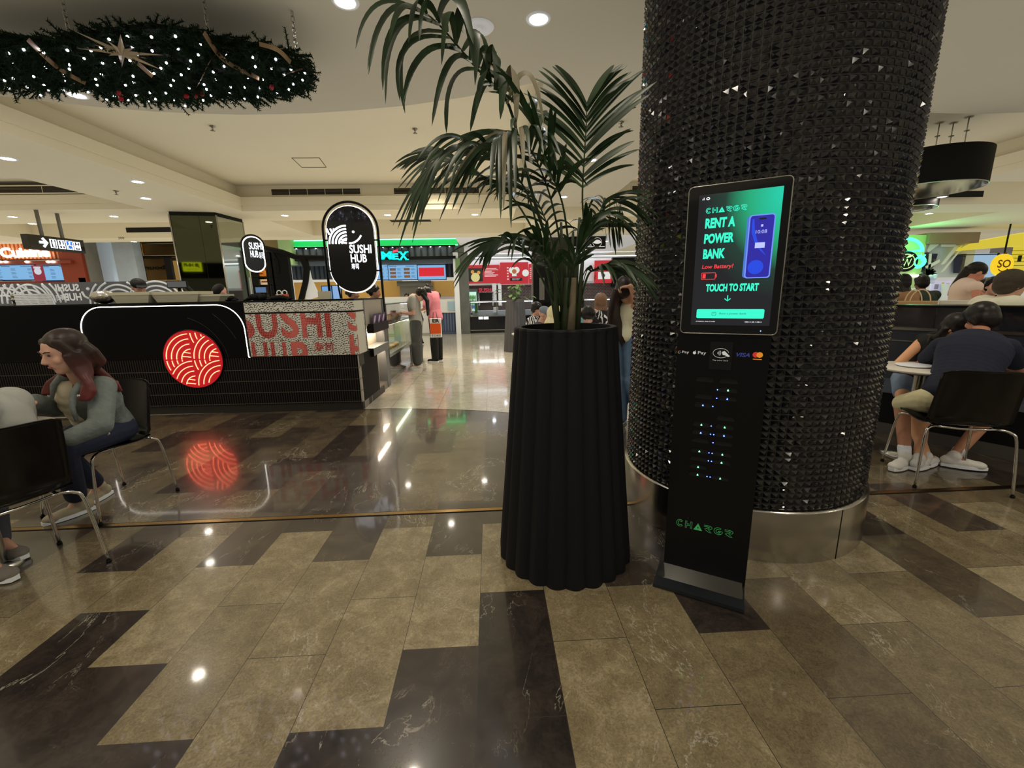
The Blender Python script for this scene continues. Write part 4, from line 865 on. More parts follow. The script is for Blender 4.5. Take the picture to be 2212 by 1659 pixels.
# ------------------------------------------------------------------ back of the island: grey wave screen with mirrored lettering
bs = Pl(-14.0, 8.6, 0); za = bs.uv(150, 610)[1]
scr_ = thing('glass_screen', 'grey printed screen with white wave arcs and mirrored SUSHI HUB lettering behind the counter', 'screen', (-8.5, 8.6, 0))
xa_, xb_ = bs.uv(-60, 630)[0], bs.uv(372, 630)[0]
mb = MB(); mb.pbox(bs, xa_-1.5, xb_, 0.0, za, -.05, 0); obj('screen_board', mb, mat('screen_grey', srgb(96, 96, 98), .4), scr_)
mb = MB(); zl = bs.uv(100, 652)[1]
for (px, py, R) in [(70, 655, .62), (20, 680, .9), (-15, 650, .7), (215, 655, .0), (262, 660, .55), (345, 662, .55)]:
    if R == 0: continue
    c = bs.uv(px, py)
    for q in (1.0, .85, .70, .55, .40):
        run = []
        for i in range(31):
            a = PI*i/30; u, z = c[0]+R*q*math.cos(a), c[1]+R*q*math.sin(a)
            if za-.01 > z > zl-.3: run.append(bs.P(u, z, .004))
            else:
                if len(run) > 1: mb.tube(run, .02, 4)
                run = []
        if len(run) > 1: mb.tube(run, .02, 4)
obj('wave_print', mb, mat('screen_white', srgb(226, 228, 228), .5), scr_)
mb = MB(); r_ = bs.uv(122, 630), bs.uv(170, 613); text(mb, bs, 'SUSHI', r_[0][0], r_[1][0], r_[0][1], r_[1][1], .006, .04, flip=True); r_ = bs.uv(141, 650), bs.uv(175, 633); text(mb, bs, 'HUB', r_[0][0], r_[1][0], r_[0][1], r_[1][1], .006, .04, flip=True)
mb.tube([bs.P(*bs.uv(*p), .006) for p in ((178, 630), (184, 640), (193, 645))], .02, 5); mb.ell(bs.P(*bs.uv(191, 624), .006), (.03,)*3, 8, 6); r_ = bs.uv(124, 650), bs.uv(138, 636); text(mb, bs, '寿司', r_[0][0], r_[1][0], r_[0][1], r_[1][1], .006, .02, flip=True)
obj('mirrored_lettering', mb, mat('screen_white2', srgb(226, 228, 228), .5), scr_)
# ------------------------------------------------------------------ things standing on the counter
def onc(px, py, d=-.2): return fp_.P(*fp_.uv(px, py, d), d)
def item(name, mb, m, label, cat, group=None): return tag(obj(name, mb, m), label, cat, group)
tub = mat('tub_beige', srgb(178, 170, 142), .5)
TOPZ = 1.352
for k, (x0, x1, y0, lab) in enumerate([(253, 335, 631, 'pale food tub on the black counter behind the cap wearer'), (340, 440, 630, 'pale food tub on the counter, middle of three'), (405, 486, 636, 'pale food tub on the counter nearest the printed panel')]):
    d = -.22-.03*k; u0 = fp_.uv(x0, 640, d)[0]; u1 = fp_.uv(x1, 640, d)[0]; zt_ = fp_.uv((x0+x1)/2, y0, d)[1]; h_ = zt_-TOPZ
    t = thing('food_tub', lab, 'tub', fp_.P((u0+u1)/2, TOPZ, d)); mb = MB()
    mb.prism([fp_.P(u0+.04, TOPZ, d+.07), fp_.P(u1-.04, TOPZ, d+.07), fp_.P(u1-.04, TOPZ, d-.13), fp_.P(u0+.04, TOPZ, d-.13)], [fp_.P(u0, TOPZ+h_*.72, d+.09), fp_.P(u1, TOPZ+h_*.72, d+.09), fp_.P(u1, TOPZ+h_*.72, d-.15), fp_.P(u0, TOPZ+h_*.72, d-.15)])
    obj('tub_body', mb, tub, t); mb = MB(); mb.pbox(fp_, u0-.015, u1+.015, TOPZ+h_*.72, zt_, d-.16, d+.1); obj('lid', mb, tub, t)
c = onc(70, 640); c.z = TOPZ
mb = MB(); 
u0, u1 = fp_.uv(42, 640, -.2)[0], fp_.uv(94, 640, -.2)[0]
for i in range(7): mb.pbox(fp_, u0+.003*(i % 2), u1-.003*(i % 2), TOPZ+.019*i, TOPZ+.019*i+.016, -.3, -.14)
item('container_stack', mb, M['white'], 'stack of white takeaway lids standing on the counter at left', 'stack')
mb = MB(); cc = onc(32, 640); cc.z = TOPZ; mb.lathe(cc, [(.028, 0), (.03, .05), (.045, .055), (.045, .07), (.02, .08), (.035, .1), (.035, .125), (.0001, .14)], 14); item('bottle', mb, M['steel'], 'small silver bottle beside the white lid stack', 'bottle')
foil = mat('foil', (.75, .74, .7), .22, 1.0, bump=1.0, bscale=22)
u0, u1 = fp_.uv(197, 640, -.2)[0], fp_.uv(250, 640, -.2)[0]; zt_ = fp_.uv(225, 627, -.2)[1]
mb = MB(); mb.ell(fp_.P((u0+u1)/2, TOPZ+.002+(zt_-TOPZ)*.48, -.2), ((u1-u0)/2, .1, (zt_-TOPZ)*.5), 20, 12); item('foil_bundle', mb, foil, 'shiny silver foil bundle on the black counter', 'bundle')
for (x0, x1, y0, lab) in [(533, 582, 631, 'crumpled black bag on the counter above the printed panel'), (583, 625, 636, 'lower crumpled black bag beside the packets with ring handles'), (493, 508, 636, 'small black object by the worker with raised hand')]:
    u0, u1 = fp_.uv(x0, 640, -.15)[0], fp_.uv(x1, 640, -.15)[0]; zt_ = fp_.uv((x0+x1)/2, y0, -.15)[1]; mb = MB(); h_ = zt_-TOPZ
    r_ = random.Random(x0); N_ = 9
    for i in range(N_):
        t = i/(N_-1); mb.ell(fp_.P(lerp(u0, u1, t), TOPZ+h_*.42*(math.sin(PI*(t*.8+.1))), -.15+r_.uniform(-.03, .03)), (.05*(u1-u0)/.25, .05, h_*r_.uniform(.38, .5)*math.sin(PI*(t*.8+.1))), 8, 6, Matrix.Rotation(r_.uniform(-.5, .5), 3, 'Y'))
    item('black_bag', mb, M['blkmat'], lab, 'bag')
pk = thing('snack_packets', 'two packets with pale ring handles standing on the counter', 'packets', onc(612, 645))
for k, (px, cl) in enumerate(((604, (214, 186, 150)), (616, (196, 92, 60)))):
    u_ = fp_.uv(px, 640, -.2)[0]; mb = MB(); mb.pbox(fp_, u_-.035, u_+.035, TOPZ, TOPZ+.07, -.22, -.18); b_ = obj('packet', mb, mat('packet_%d' % k, srgb(*cl), .5), pk)
    mb = MB(); mb.tube([fp_.P(u_+.028*math.cos(a), TOPZ+.085+.028*math.sin(a), -.2) for a in [2*PI*i/16 for i in range(16)]], .006, 6, closed=True); obj('ring_handle', mb, M['white'], b_)
mb = MB(); u0, u1 = fp_.uv(687, 640, -.25)[0], fp_.uv(714, 640, -.25)[0]; zt_ = fp_.uv(700, 629, -.25)[1]; mb.pprism(fp_, rrect(u0, u1, TOPZ, zt_, .012), -.27, -.25); item('card_stand', mb, tub, 'rounded beige card standing on the counter left of the oval sign', 'card')
# monitors and register seen over the counter
for (x0, x1, y0, y1, Y, lab, cl) in [(697, 716, 617, 650, 7.2, 'blue lit order screen behind the left sign post', (120, 176, 240)), (719, 736, 616, 650, 7.3, 'blue lit order screen between the sign posts', (150, 190, 240)), (362, 402, 606, 623, 7.6, 'pale register at the foot of the mirrored pillar', (150, 150, 148)), (552, 575, 619, 634, 8.0, 'small monitor under the angled round sign', (90, 120, 160))]:
    p0 = ony(x0, y1, Y); p1 = ony(x1, y0, Y); t = thing('monitor', lab, 'monitor', ((p0.x+p1.x)/2, Y, p0.z)); mb = MB(); mb.box(p0.x, p1.x, Y, Y+.03, p0.z, p1.z); obj('casing', mb, M['blk'], t)
    mb = MB(); mb.box(p0.x+.01, p1.x-.01, Y-.002, Y, p0.z+.015, p1.z-.01); obj('screen', mb, emi('mon_%d' % x0, srgb(*cl), .8 if x0 != 362 else .25), t); mb = MB(); mb.box((p0.x+p1.x)/2-.02, (p0.x+p1.x)/2+.02, Y+.03, Y+.06, .95, p1.z-.03); obj('stand', mb, M['blk'], t)
mb = MB(); mb.box(-7.9, -2.6, 7.15, 8.1, 0, .95); tag(obj('work_bench', mb, M['steel']), 'steel work bench inside the sushi island', 'bench')
# black frame and posts over the far side of the island
fr_ = thing('canopy_frame', 'black canopy frame with a wide draped post behind the angled round sign', 'frame', (-6.2, 12.0, 0)); mb = MB()
def q9(px, py, Y=12.0): return ony(px, py, Y)
a = q9(592, 548); b2 = q9(627, 632)
mb.box(a.x, q9(625, 590).x, 12.0, 12.15, 0, a.z); mb.tube([q9(572, 536), q9(610, 545), q9(640, 556), q9(705, 558)], .07, 6); mb.tube([q9(655, 556), q9(663, 580), q9(660, 610), q9(650, 650)], [.11, .09, .08, .08], 8); mb.tube([q9(575, 537), q9(590, 545), q9(600, 565), q9(603, 590)], .03, 6)
obj('frame_bars', mb, M['blkmat'], fr_)
mb = MB(); pts = [q9(664, 562), q9(672, 600), q9(690, 640), q9(660, 650)]; v = [p for p in pts]+[p+Vector((0, .05, 0)) for p in pts]; mb.add(v, [(0, 1, 2, 3), (7, 6, 5, 4), (0, 4, 5, 1), (1, 5, 6, 2), (2, 6, 7, 3), (3, 7, 4, 0)]); obj('white_drape', mb, M['white'], fr_)
# ------------------------------------------------------------------ square pillar faced in smoked mirror
pil = thing('mirrored_pillar', 'square pillar faced with smoked mirror panels and steel corner trims', 'pillar', (-5.6, 9.3, 0))
pf = pl2((-6.03, 8.79), (-5.26, 8.94)); ps_ = pl2((-5.26, 8.94), (-5.2, 9.73)); sm = mat('smoked_mirror', (.10, .11, .07), .03, 1.0); sm2 = mat('side_mirror_brightened', (.42, .46, .40), .03, 1.0)  # side face tinted brighter than the front to stand for stronger reflection
pw = (Vector((-5.26, 8.94))-Vector((-6.03, 8.79))).length
mb = MB(); q_ = [(-6.03, 8.79), (-5.26, 8.94), (-5.2, 9.73), (-5.98, 9.6)]; mb.prism([(x, y, 0) for x, y in q_], [(x, y, 2.97) for x, y in q_]); obj('mirror_cladding', mb, sm, pil); mb = MB(); mb.pbox(ps_, .01, .78, 0, 2.95, 0, .004); obj('side_mirror_panel', mb, sm2, pil)
mb = MB()
for x, y in q_[:3]: mb.tube([(x, y, 0), (x, y, 2.97)], .017, 6)
obj('corner_trim', mb, M['steel'], pil)
mb = MB(); mb.prism([(x, y, 2.95) for x, y in q_], [(x, y, ZB) for x, y in q_]); mb.pbox(pf, pw*.62, pw*.62+.004, .0, 2.95, 0, .002); obj('shadow_gap', mb, M['dark'], pil)
# yellow shop sign behind the viewer, seen mirrored in the pillar
def mirror_hit(px, py, Y):
    v = ray(px, py); n = pf.n; t = (pf.o-EYEP).dot(n)/v.dot(n); p = EYEP+v*t; r_ = v-2*v.dot(n)*n; k_ = (Y-p.y)/r_.y; return p+r_*k_
h0 = mirror_hit(396, 586, -4.5); h1 = mirror_hit(433, 566, -4.5); js = Pl(min(h0.x, h1.x), -4.5, 0); wj = abs(h1.x-h0.x); z0, z1 = sorted((h0.z, h1.z))
jt = thing('shop_sign', 'yellow lit JB HI-FI shop sign seen mirrored in the square pillar', 'sign', (js.o.x+wj/2, -4.5, z0))
mb = MB(); mb.box(js.o.x, js.o.x+wj, -4.62, -4.5, z0, z1); obj('sign_box', mb, emi('jb_yellow', srgb(232, 240, 30), 2.6), jt)
jp = Pl(js.o.x+wj, -4.5, 180); mb = MB(); text(mb, jp, 'JB HI-FI', wj*.08, wj*.92, lerp(z0, z1, .38), lerp(z0, z1, .85), .01, .06); text(mb, jp, 'HOME ENTERTAINMENT', wj*.2, wj*.8, lerp(z0, z1, .18), lerp(z0, z1, .27), .01); obj('sign_lettering', mb, M['dark'], jt)
mb = MB(); mb.box(js.o.x-1.5, js.o.x+wj+1.5, -4.75, -4.63, z0-.3, min(z1+.3, 3.0)); tag(obj('shop_fascia', mb, M['blk']), 'black fascia board that carries the yellow shop sign', 'fascia')
# ------------------------------------------------------------------ shop fronts across the walkway (face plane y = 15.2)
gp = Pl(0, 15.2, 0)
def G(px, py, d=0): return gp.uv(px, py, d)
def rect(mb, pl, x0, y0, x1, y1, d0, d1, dd=None):                    # a box whose front face covers a measured rectangle
    dd = d1 if dd is None else dd; a = pl.uv(x0, y1, dd); b2 = pl.uv(x1, y0, dd); mb.pbox(pl, a[0], b2[0], a[1], b2[1], d0, d1); return a[0], b2[0], a[1], b2[1]
ribm = mat('ribbed_grey', srgb(88, 98, 104), .45); woodm = mat('shop_wood', srgb(206, 160, 88), .45, var=.1, vscale=3)
mx = thing('mexican_food_shop', 'food shop with a glowing green band, grey ribbed fascia and lit MEX lettering', 'shop', (-4, 15.2, 0))
u0, z0 = G(609, 529); u1, z1 = G(989, 516); 
mb = MB(); mb.pbox(gp, u0, u1, 3.04, 3.24, -.3, 0); band = obj('green_band', mb, emi('green_band', (.0, .72, .12), .95), mx)
mb = MB(); mb.pbox(gp, u0, u1, 3.235, 3.262, -.02, .02); mb.pbox(gp, u0, u1, 3.03, 3.05, -.02, .02); obj('green_tube', mb, emi('green_tube', (.12, 1.0, .35), 6), band)
ub = G(985, 560)[0]
mb = MB(); mb.pbox(gp, u0, ub+.1, 2.44, 3.04, -.3, -.06); u = u0
while u < ub: mb.lathe(gp.P(u+.11, 2.66, -.06), [(.10, 0), (.10, .34)], 8, arc=PI, a0=PI, smooth=True); u += .22
obj('ribbed_fascia', mb, ribm, mx)
mb = MB(); mb.pbox(gp, u0, ub, 2.58, 2.67, -.2, .16); mb.pbox(gp, u0, ub, 2.99, 3.04, -.2, .1); obj('black_beam', mb, M['blk'], mx)
mb = MB(); mb.pbox(gp, u0, ub, 2.0, 2.58, -.8, -.5); u = u0
while u < ub: mb.lathe(gp.P(u+.08, 2.0, -.5), [(.07, 0), (.07, .57)], 8, arc=PI, a0=PI); u += .16
obj('ribbed_panel', mb, mat('ribbed_dark', srgb(52, 60, 70), .45), mx)
mb = MB(); u = u0+.15
while u < ub: mb.ell(gp.P(u, 2.555, -.3), (.022, .022, .012), 8, 6); mb.ell(gp.P(u, 2.985, .04), (.02, .02, .01), 8, 6); u += .32
obj('fascia_spots', mb, emi('fascia_spots', (.9, .96, 1), 14), mx)
LTEAL = emi('mex_teal', (.0, .82, .80), 1.3)
sg = thing('shop_sign', 'glowing teal MEX lettering with a small red accent over the ribbed fascia', 'sign', gp.P(G(850, 561)[0], G(850, 561)[1], .12))
mb = MB()
for ch, x0, x1, y0, y1 in (('D', 806, 815, 544, 562), ('M', 824, 846, 543, 561), ('E', 848, 861, 547, 561), ('X', 862, 881, 543, 562)):
    a = gp.uv(x0, y1, .14); b2 = gp.uv(x1, y0, .14); text(mb, gp, ch, a[0], b2[0], a[1], b2[1], .17, .05)
    w_ = b2[0]-a[0]
    for uu in ((a[0]+.04, b2[0]-.04) if ch in 'MX' else (a[0]+.05,)):
        for zz in (a[1], b2[1]-.035): mb.pbox(gp, uu-.06, uu+.06, zz, zz+.035, .15, .17)
obj('teal_letters', mb, LTEAL, sg)
mb = MB()
for ch, x0, x1, y0, y1 in (('D', 806, 815, 544, 562), ('M', 824, 846, 543, 561), ('E', 848, 861, 547, 561), ('X', 862, 881, 543, 562)):
    a = gp.uv(x0-1, y1+1, .1); b2 = gp.uv(x1+1, y0-1, .1); mb.pbox(gp, a[0]-.02, b2[0]+.02, a[1]-.02, b2[1]+.02, .1, .145)
obj('letter_backing', mb, mat('mex_back', srgb(10, 70, 60), .5), sg)
mb = MB(); a = gp.uv(848, 546, .14); b2 = gp.uv(859, 539, .14); mb.pprism(gp, [(a[0], a[1]), (b2[0], a[1]+.03), (b2[0], b2[1]), (a[0]+.03, b2[1]-.03)], .13, .17); obj('red_accent', mb, emi('mex_red', (1, .05, .1), 1.3), sg)
# menu screens
scrb = emi('menu_blue', srgb(132, 190, 238), .85)
def menu(x0, y0, x1, y1, label, kind, pl=gp, d=-.4):
    t = thing('menu_screen', label, 'screen'); mb = MB(); r = rect(mb, pl, x0, y0, x1, y1, d-.05, d); t.location = pl.P((r[0]+r[1])/2, r[2], d)
    o = MB(); o.pbox(pl, r[0], r[1], r[2], r[3], d-.05, d); obj('frame', o, mat('menu_frame', srgb(30, 50, 90), .4), t)
    s_ = MB(); s_.pbox(pl, r[0]+.02, r[1]-.02, r[2]+.03, r[3]-.02, d, d+.004); sc_ = obj('picture', s_, scrb, t); R = random.Random(x0); W = r[1]-r[0]; H = r[3]-r[2]
    if kind == 'red': p = MB(); p.pbox(pl, r[0]+W*.06, r[1]-W*.07, r[2]+H*.26, r[3]-H*.19, d+.004, d+.008); obj('red_picture', p, emi('menu_red', (.75, .01, .03), .9), sc_)
    else:
        p = MB(); f = MB()
        for i in range(3):
            for j in range(2):
                if kind == 'food': f.pbox(pl, r[0]+W*(.07+.47*j), r[0]+W*(.27+.47*j), r[2]+H*(.16+.23*i), r[2]+H*(.32+.23*i), d+.004, d+.008)
                for q in range(3): p.pbox(pl, r[0]+W*(.31+.47*j), r[0]+W*(.31+.47*j+R.uniform(.08, .16)), r[2]+H*(.18+.23*i+.05*q), r[2]+H*(.195+.23*i+.05*q), d+.004, d+.007)
        for q in range(2): p.pbox(pl, r[0]+W*(.05+.55*q), r[0]+W*(.3+.6*q), r[2]+H*.88, r[2]+H*.91, d+.004, d+.007)
        obj('menu_text', p, mat('menu_ink', srgb(40, 60, 110), .5), sc_)
        if f.v: obj('food_pictures', f, mat('menu_food', srgb(120, 84, 60), .5, emit=srgb(120, 84, 60), es=.4), sc_)
menu(822, 571, 838, 606, 'blue menu screen partly hidden by the oval sign', 'text'); menu(839.5, 571, 901, 606, 'blue menu screen with six small food pictures', 'food'); menu(902.5, 571, 963, 606, 'blue menu screen with a red block, right of the food pictures', 'red')
menu(772, 571, 820, 606, 'blue menu screen directly behind the oval sign', 'text')
# interior of that shop
bk = Pl(0, 17.0, 0); mb = MB()
rect(mb, bk, 640, 606, 868, 655, -.1, 0); rect(mb, bk, 934, 606, 992, 640, -.1, 0); obj('wood_wall', mb, woodm, mx)
mb = MB(); rect(mb, bk, 800, 634, 995, 760, -.2, -.05); obj('white_wall', mb, mat('shop_white', srgb(214, 206, 196), .6), mx)
mb = MB(); a = bk.uv(866, 650); b2 = bk.uv(935, 607); mb.pbox(bk, a[0], b2[0], b2[1]-.18, b2[1], -.1, .5); mb.pbox(bk, a[0], b2[0], a[1]-.3, b2[1], -.12, .02); obj('extractor_hood', mb, M['steel'], mx)
mb = MB(); 
for px in (872, 886, 905, 926): mb.ell(bk.P(bk.uv(px, 612, .4)[0], bk.uv(px, 612, .4)[1], .4), (.04, .04, .02), 8, 6)
obj('hood_lights', mb, emi('hood_light', (1, .92, .8), 16), mx)
mb = MB(); rect(mb, gp, 930, 646, 991, 676, -.5, .0); rect(mb, gp, 800, 640, 930, 722, -.5, -.1); obj('serving_counter', mb, mat('shop_counter', srgb(206, 204, 196), .4), mx)
mb = MB(); r_ = rect(mb, gp, 930, 676, 991, 722, -.45, -.06); u = r_[0]
while u < r_[1]-.03: mb.lathe(gp.P(u+.05, r_[2]+.1, -.06), [(.045, 0), (.045, r_[3]-r_[2]-.1)], 8, arc=PI, a0=PI); u += .1
obj('ribbed_base', mb, mat('ribbed_blue', srgb(84, 94, 116), .5), mx)
mb = MB(); rect(mb, gp, 968, 651, 988, 671, .0, .03); tag(obj('till', mb, mat('till_blue', srgb(148, 172, 180), .4)), 'pale blue till box on the counter beside the stone pillar', 'till')
# stone pillar and hanging green banner
mb = MB(); rect(mb, gp, 989, 545, 1009, 722, -.35, .06); rect(mb, gp, 990, 508, 1000, 546, -.35, .06); tag(obj('stone_pillar', mb, mat('pillar_stone', srgb(92, 94, 86), .5, var=.3, vscale=4)), 'dark stone pillar between the green banded shop and the red menu boards', 'pillar')
mb = MB(); rect(mb, gp, 986, 545, 988.6, 722, .02, .08); tag(obj('white_post', mb, M['white']), 'thin white post edge left of the dark stone pillar', 'post')
mb = MB(); rect(mb, gp, 984.5, 558, 993, 589, .085, .11); tag(obj('hanging_banner', mb, mat('banner_green', srgb(112, 140, 90), .6)), 'small green banner hanging on the dark stone pillar', 'banner')
# green return wall and brown display shop left of the band
mb = MB(); rect(mb, gp, 606, 512, 626, 572, -.5, .3); struct('wall_green_return', mb, mat('return_green', srgb(146, 176, 122), .6))
sh = thing('shelf_shop', 'shop display of orange boxes on shelves under a brown fascia, behind the angled round sign', 'shop', gp.P(-8.2, 0, -.4)); mb = MB(); rect(mb, gp, 560, 514, 608, 543, -.4, -.1); obj('fascia', mb, mat('fascia_brown', srgb(132, 112, 74), .5), sh)
mb = MB(); rect(mb, gp, 545, 543, 608, 650, -.8, -.6); obj('back_board', mb, mat('shelf_back', srgb(120, 92, 56), .6), sh)
mb = MB()
for y in (560, 598, 616, 634): rect(mb, gp, 545, y, 606, y+2, -.6, -.2)
for x in (548, 583, 596): rect(mb, gp, x, 543, x+2, 650, -.6, -.2)
obj('shelf_bars', mb, M['blk'], sh)
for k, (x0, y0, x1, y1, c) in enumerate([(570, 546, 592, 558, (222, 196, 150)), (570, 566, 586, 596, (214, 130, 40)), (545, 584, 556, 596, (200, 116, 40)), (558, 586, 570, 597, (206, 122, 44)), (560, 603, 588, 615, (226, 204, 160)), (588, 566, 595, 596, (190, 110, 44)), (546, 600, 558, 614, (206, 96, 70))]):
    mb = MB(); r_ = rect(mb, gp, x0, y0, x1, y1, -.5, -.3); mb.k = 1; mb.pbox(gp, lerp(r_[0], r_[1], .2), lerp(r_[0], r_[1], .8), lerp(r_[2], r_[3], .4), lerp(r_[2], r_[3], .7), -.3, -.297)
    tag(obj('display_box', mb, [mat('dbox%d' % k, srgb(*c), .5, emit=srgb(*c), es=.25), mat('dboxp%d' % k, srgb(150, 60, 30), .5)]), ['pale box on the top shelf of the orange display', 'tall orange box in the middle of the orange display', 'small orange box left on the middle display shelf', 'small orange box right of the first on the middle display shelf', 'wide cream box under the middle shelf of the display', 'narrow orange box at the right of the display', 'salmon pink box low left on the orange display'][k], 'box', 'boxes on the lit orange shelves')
# ------------------------------------------------------------------ red food counter in the middle, set further back
rp_ = Pl(0, 18.6, 0); rf = thing('red_food_shop', 'food shop with red menu boards, dark brick wall and black glass counter', 'shop', (1.5, 15.3, 0))
mb = MB(); rect(mb, rp_, 1000, 610, 1380, 740, -.2, -.1); bw = obj('brick_wall', mb, None or M['blk'], rf)
bm = bpy.data.materials.new('dark_brick'); bm.use_nodes = True; nt = bm.node_tree; b = nt.nodes['Principled BSDF']; bt = nt.nodes.new('ShaderNodeTexBrick'); tc = nt.nodes.new('ShaderNodeTexCoord'); mp = nt.nodes.new('ShaderNodeMapping'); mp.inputs['Rotation'].default_value = (PI/2, 0, 0)
nt.links.new(tc.outputs['Object'], mp.inputs[0]); nt.links.new(mp.outputs[0], bt.inputs[0]); bt.inputs['Scale'].default_value = 4; bt.inputs['Color1'].default_value = (*srgb(46, 36, 36), 1); bt.inputs['Color2'].default_value = (*srgb(60, 46, 44), 1); bt.inputs['Mortar'].default_value = (*srgb(120, 110, 104), 1); bt.inputs['Mortar Size'].default_value = .02
nt.links.new(bt.outputs[0], b.inputs['Base Color']); bw.data.materials.clear(); bw.data.materials.append(bm)
mb = MB(); rect(mb, rp_, 1003, 556, 1380, 612, -.3, -.12); obj('upper_wall', mb, M['ceil2'], rf)
mb = MB(); rect(mb, rp_, 1003, 552, 1375, 557, .1, .16); obj('cove_light', mb, emi('cove_light', (.8, .9, 1.0), 7), rf)
redb = emi('board_red', srgb(196, 40, 50), .85)
def board(x0, y0, x1, y1, lab, parts):
    t = thing('menu_board', lab, 'menu board'); mb = MB(); r = rect(mb, rp_, x0, y0, x1, y1, 0, .12); t.location = rp_.P((r[0]+r[1])/2, r[2], 0); bo = obj('board', mb, redb, t)
    for nm, c, lst in parts:
        mb = MB()
        for (a, b_, c_, d_, rd) in lst:
            if rd: mb.pprism(rp_, circ(lerp(r[0], r[1], a), lerp(r[3], r[2], b_), c_*(r[1]-r[0]), 20), .121, .126+.004*rd)
            else: mb.pbox(rp_, lerp(r[0], r[1], a), lerp(r[0], r[1], c_), lerp(r[3], r[2], d_), lerp(r[3], r[2], b_), .12, .126)
        obj(nm, mb, emi(nm, srgb(*c), .85), bo)
txt = [(.55, .18+.07*i, .55+[.36, .4, .22, .3, .26, .4, .34][i], .20+.07*i+.012, 0) for i in range(7)]
board(1007, 572, 1079, 613, 'red menu board with a picture of a dark noodle bowl', [('picture', (36, 40, 34), [(.06, .16, .5, .88, 0)]), ('noodles', (226, 214, 140), [(.28, .66, .13, 0, 1)]), ('bowl', (52, 74, 74), [(.1, .74, .46, .86, 0)]), ('dumplings', (226, 156, 70), [(.2, .36, .05, 0, 1), (.38, .40, .05, 0, 1)]), ('menu_lines', (236, 222, 220), txt)])
board(1081, 566, 1141, 614, 'red menu board with a heart shaped dish picture', [('black_strip', (20, 16, 18), [(.35, .72, .78, .86, 0)]), ('white_shape', (236, 236, 230), [(.42, .36, .11, 0, 1), (.58, .36, .11, 0, 1), (.36, .36, .64, .5, 0), (.42, .5, .58, .64, 0), (.9, .5, .12, 0, 1)]), ('dish', (180, 110, 50), [(.5, .42, .08, 0, 2)]), ('side_text', (240, 200, 200), [(.24, .22+.13*i, .30, .28+.13*i, 0) for i in range(5)]), ('strip_text', (230, 220, 220), [(.42, .75, .70, .77, 0), (.42, .80, .66, .82, 0)])])
board(1143, 570, 1153, 613, 'narrow red menu board next to the black pillar', [('menu_lines', (236, 210, 210), [(.2, .2+.1*i, .9, .24+.1*i, 0) for i in range(6)])])
board(1284, 562, 1323, 612, 'red menu board low between the palm and the tiled column', [('white_shape', (236, 236, 230), [(.4, .35, .16, 0, 1), (.2, .5, .9, .82, 0)]), ('dish', (60, 60, 70), [(.5, .66, .1, 0, 2)])])
mb = MB(); a = rp_.uv(1034, 631); b2 = rp_.uv(1064, 622); text(mb, rp_, 'SUSHI', a[0], b2[0], a[1], b2[1], .02, .03); tag(obj('wall_lettering', mb, emi('sushi_red', srgb(200, 40, 60), 1.0)), 'red SUSHI lettering on the dark brick wall', 'sign')
mb = MB(); rect(mb, rp_, 1064, 612, 1072, 650, .0, .1); rect(mb, rp_, 1077, 613, 1083, 660, 0, .1); obj('wall_posts', mb, M['ceil2'], rf)
fg = thing('drinks_fridge', 'glass door drinks fridge with a green glow at the left of the red food shop', 'fridge', rp_.P(rp_.uv(1020, 680)[0], .0, .3)); mb = MB(); r_ = rect(mb, rp_, 1010, 624, 1031, 676, -.1, .5); obj('cabinet', mb, mat('fridge_grey', srgb(80, 90, 86), .4), fg)
mb = MB(); mb.pbox(rp_, r_[0]+.05, r_[1]-.05, r_[2]+.08, r_[3]-.12, .5, .505); obj('lit_interior', mb, emi('fridge_glow', srgb(190, 235, 210), 1.1), fg)
for i in range(3):
    mb = MB()
    for j in range(5): mb.ell(rp_.P(lerp(r_[0]+.1, r_[1]-.1, j/4), lerp(r_[2]+.25, r_[3]-.35, i/2), .53), (.03, .03, .11), 8, 6)
    obj('bottle_row', mb, mat('bottles%d' % i, srgb(*[(60, 90, 170), (60, 130, 60), (90, 150, 70)][i]), .3), fg)
mb = MB(); rect(mb, rp_, 1036, 632, 1063, 652, .1, .3); o = obj('shelf_oven', mb, M['dark']); tag(o, 'dark glazed shelf oven on the brick wall', 'oven'); 
mb = MB(); rect(mb, rp_, 1034, 630, 1066, 632.5, .05, .35); rect(mb, rp_, 1034, 632, 1036, 660, .05, .3); rect(mb, rp_, 1063.5, 632, 1065.5, 660, .05, .3); obj('oven_trim', mb, M['steel'], o)
# counter with glass sneeze guard
cf = Pl(0, 15.35, 0); ct = thing('glass_counter', 'black food counter with a lit glass guard in front of the red menu boards', 'counter', cf.P(1.5, 0, -.3))
mb = MB(); r_ = rect(mb, cf, 1010, 676, 1400, 722, -.6, 0); obj('counter_body', mb, mat('ctr_black', srgb(16, 18, 24), .2, coat=.4), ct); cz = r_[3]
mb = MB(); mb.pbox(cf, r_[0], r_[1], cz, cz+.03, -.7, .02); mb.pbox(cf, r_[0], r_[1], .09, .12, 0, .01); obj('steel_edge', mb, M['steel'], ct)
zg = cf.uv(1080, 650)[1]
mb = MB(); mb.pbox(cf, r_[0]+.1, r_[1], zg-.02, zg+.01, -.5, -.02); 
for u in [r_[0]+.12+.95*i for i in range(6)]: mb.pbox(cf, u, u+.03, cz, zg, -.04, -.01)
obj('guard_frame', mb, M['steel'], ct)
mb = MB(); mb.pbox(cf, r_[0]+.15, r_[1], zg-.04, zg-.02, -.45, -.40); obj('guard_light', mb, emi('guard_light', (.85, .95, 1), 18), ct)
mb = MB(); mb.pbox(cf, r_[0]+.12, r_[1], cz+.03, zg-.02, -.03, -.026); obj('guard_glass', mb, M['glass'], ct)
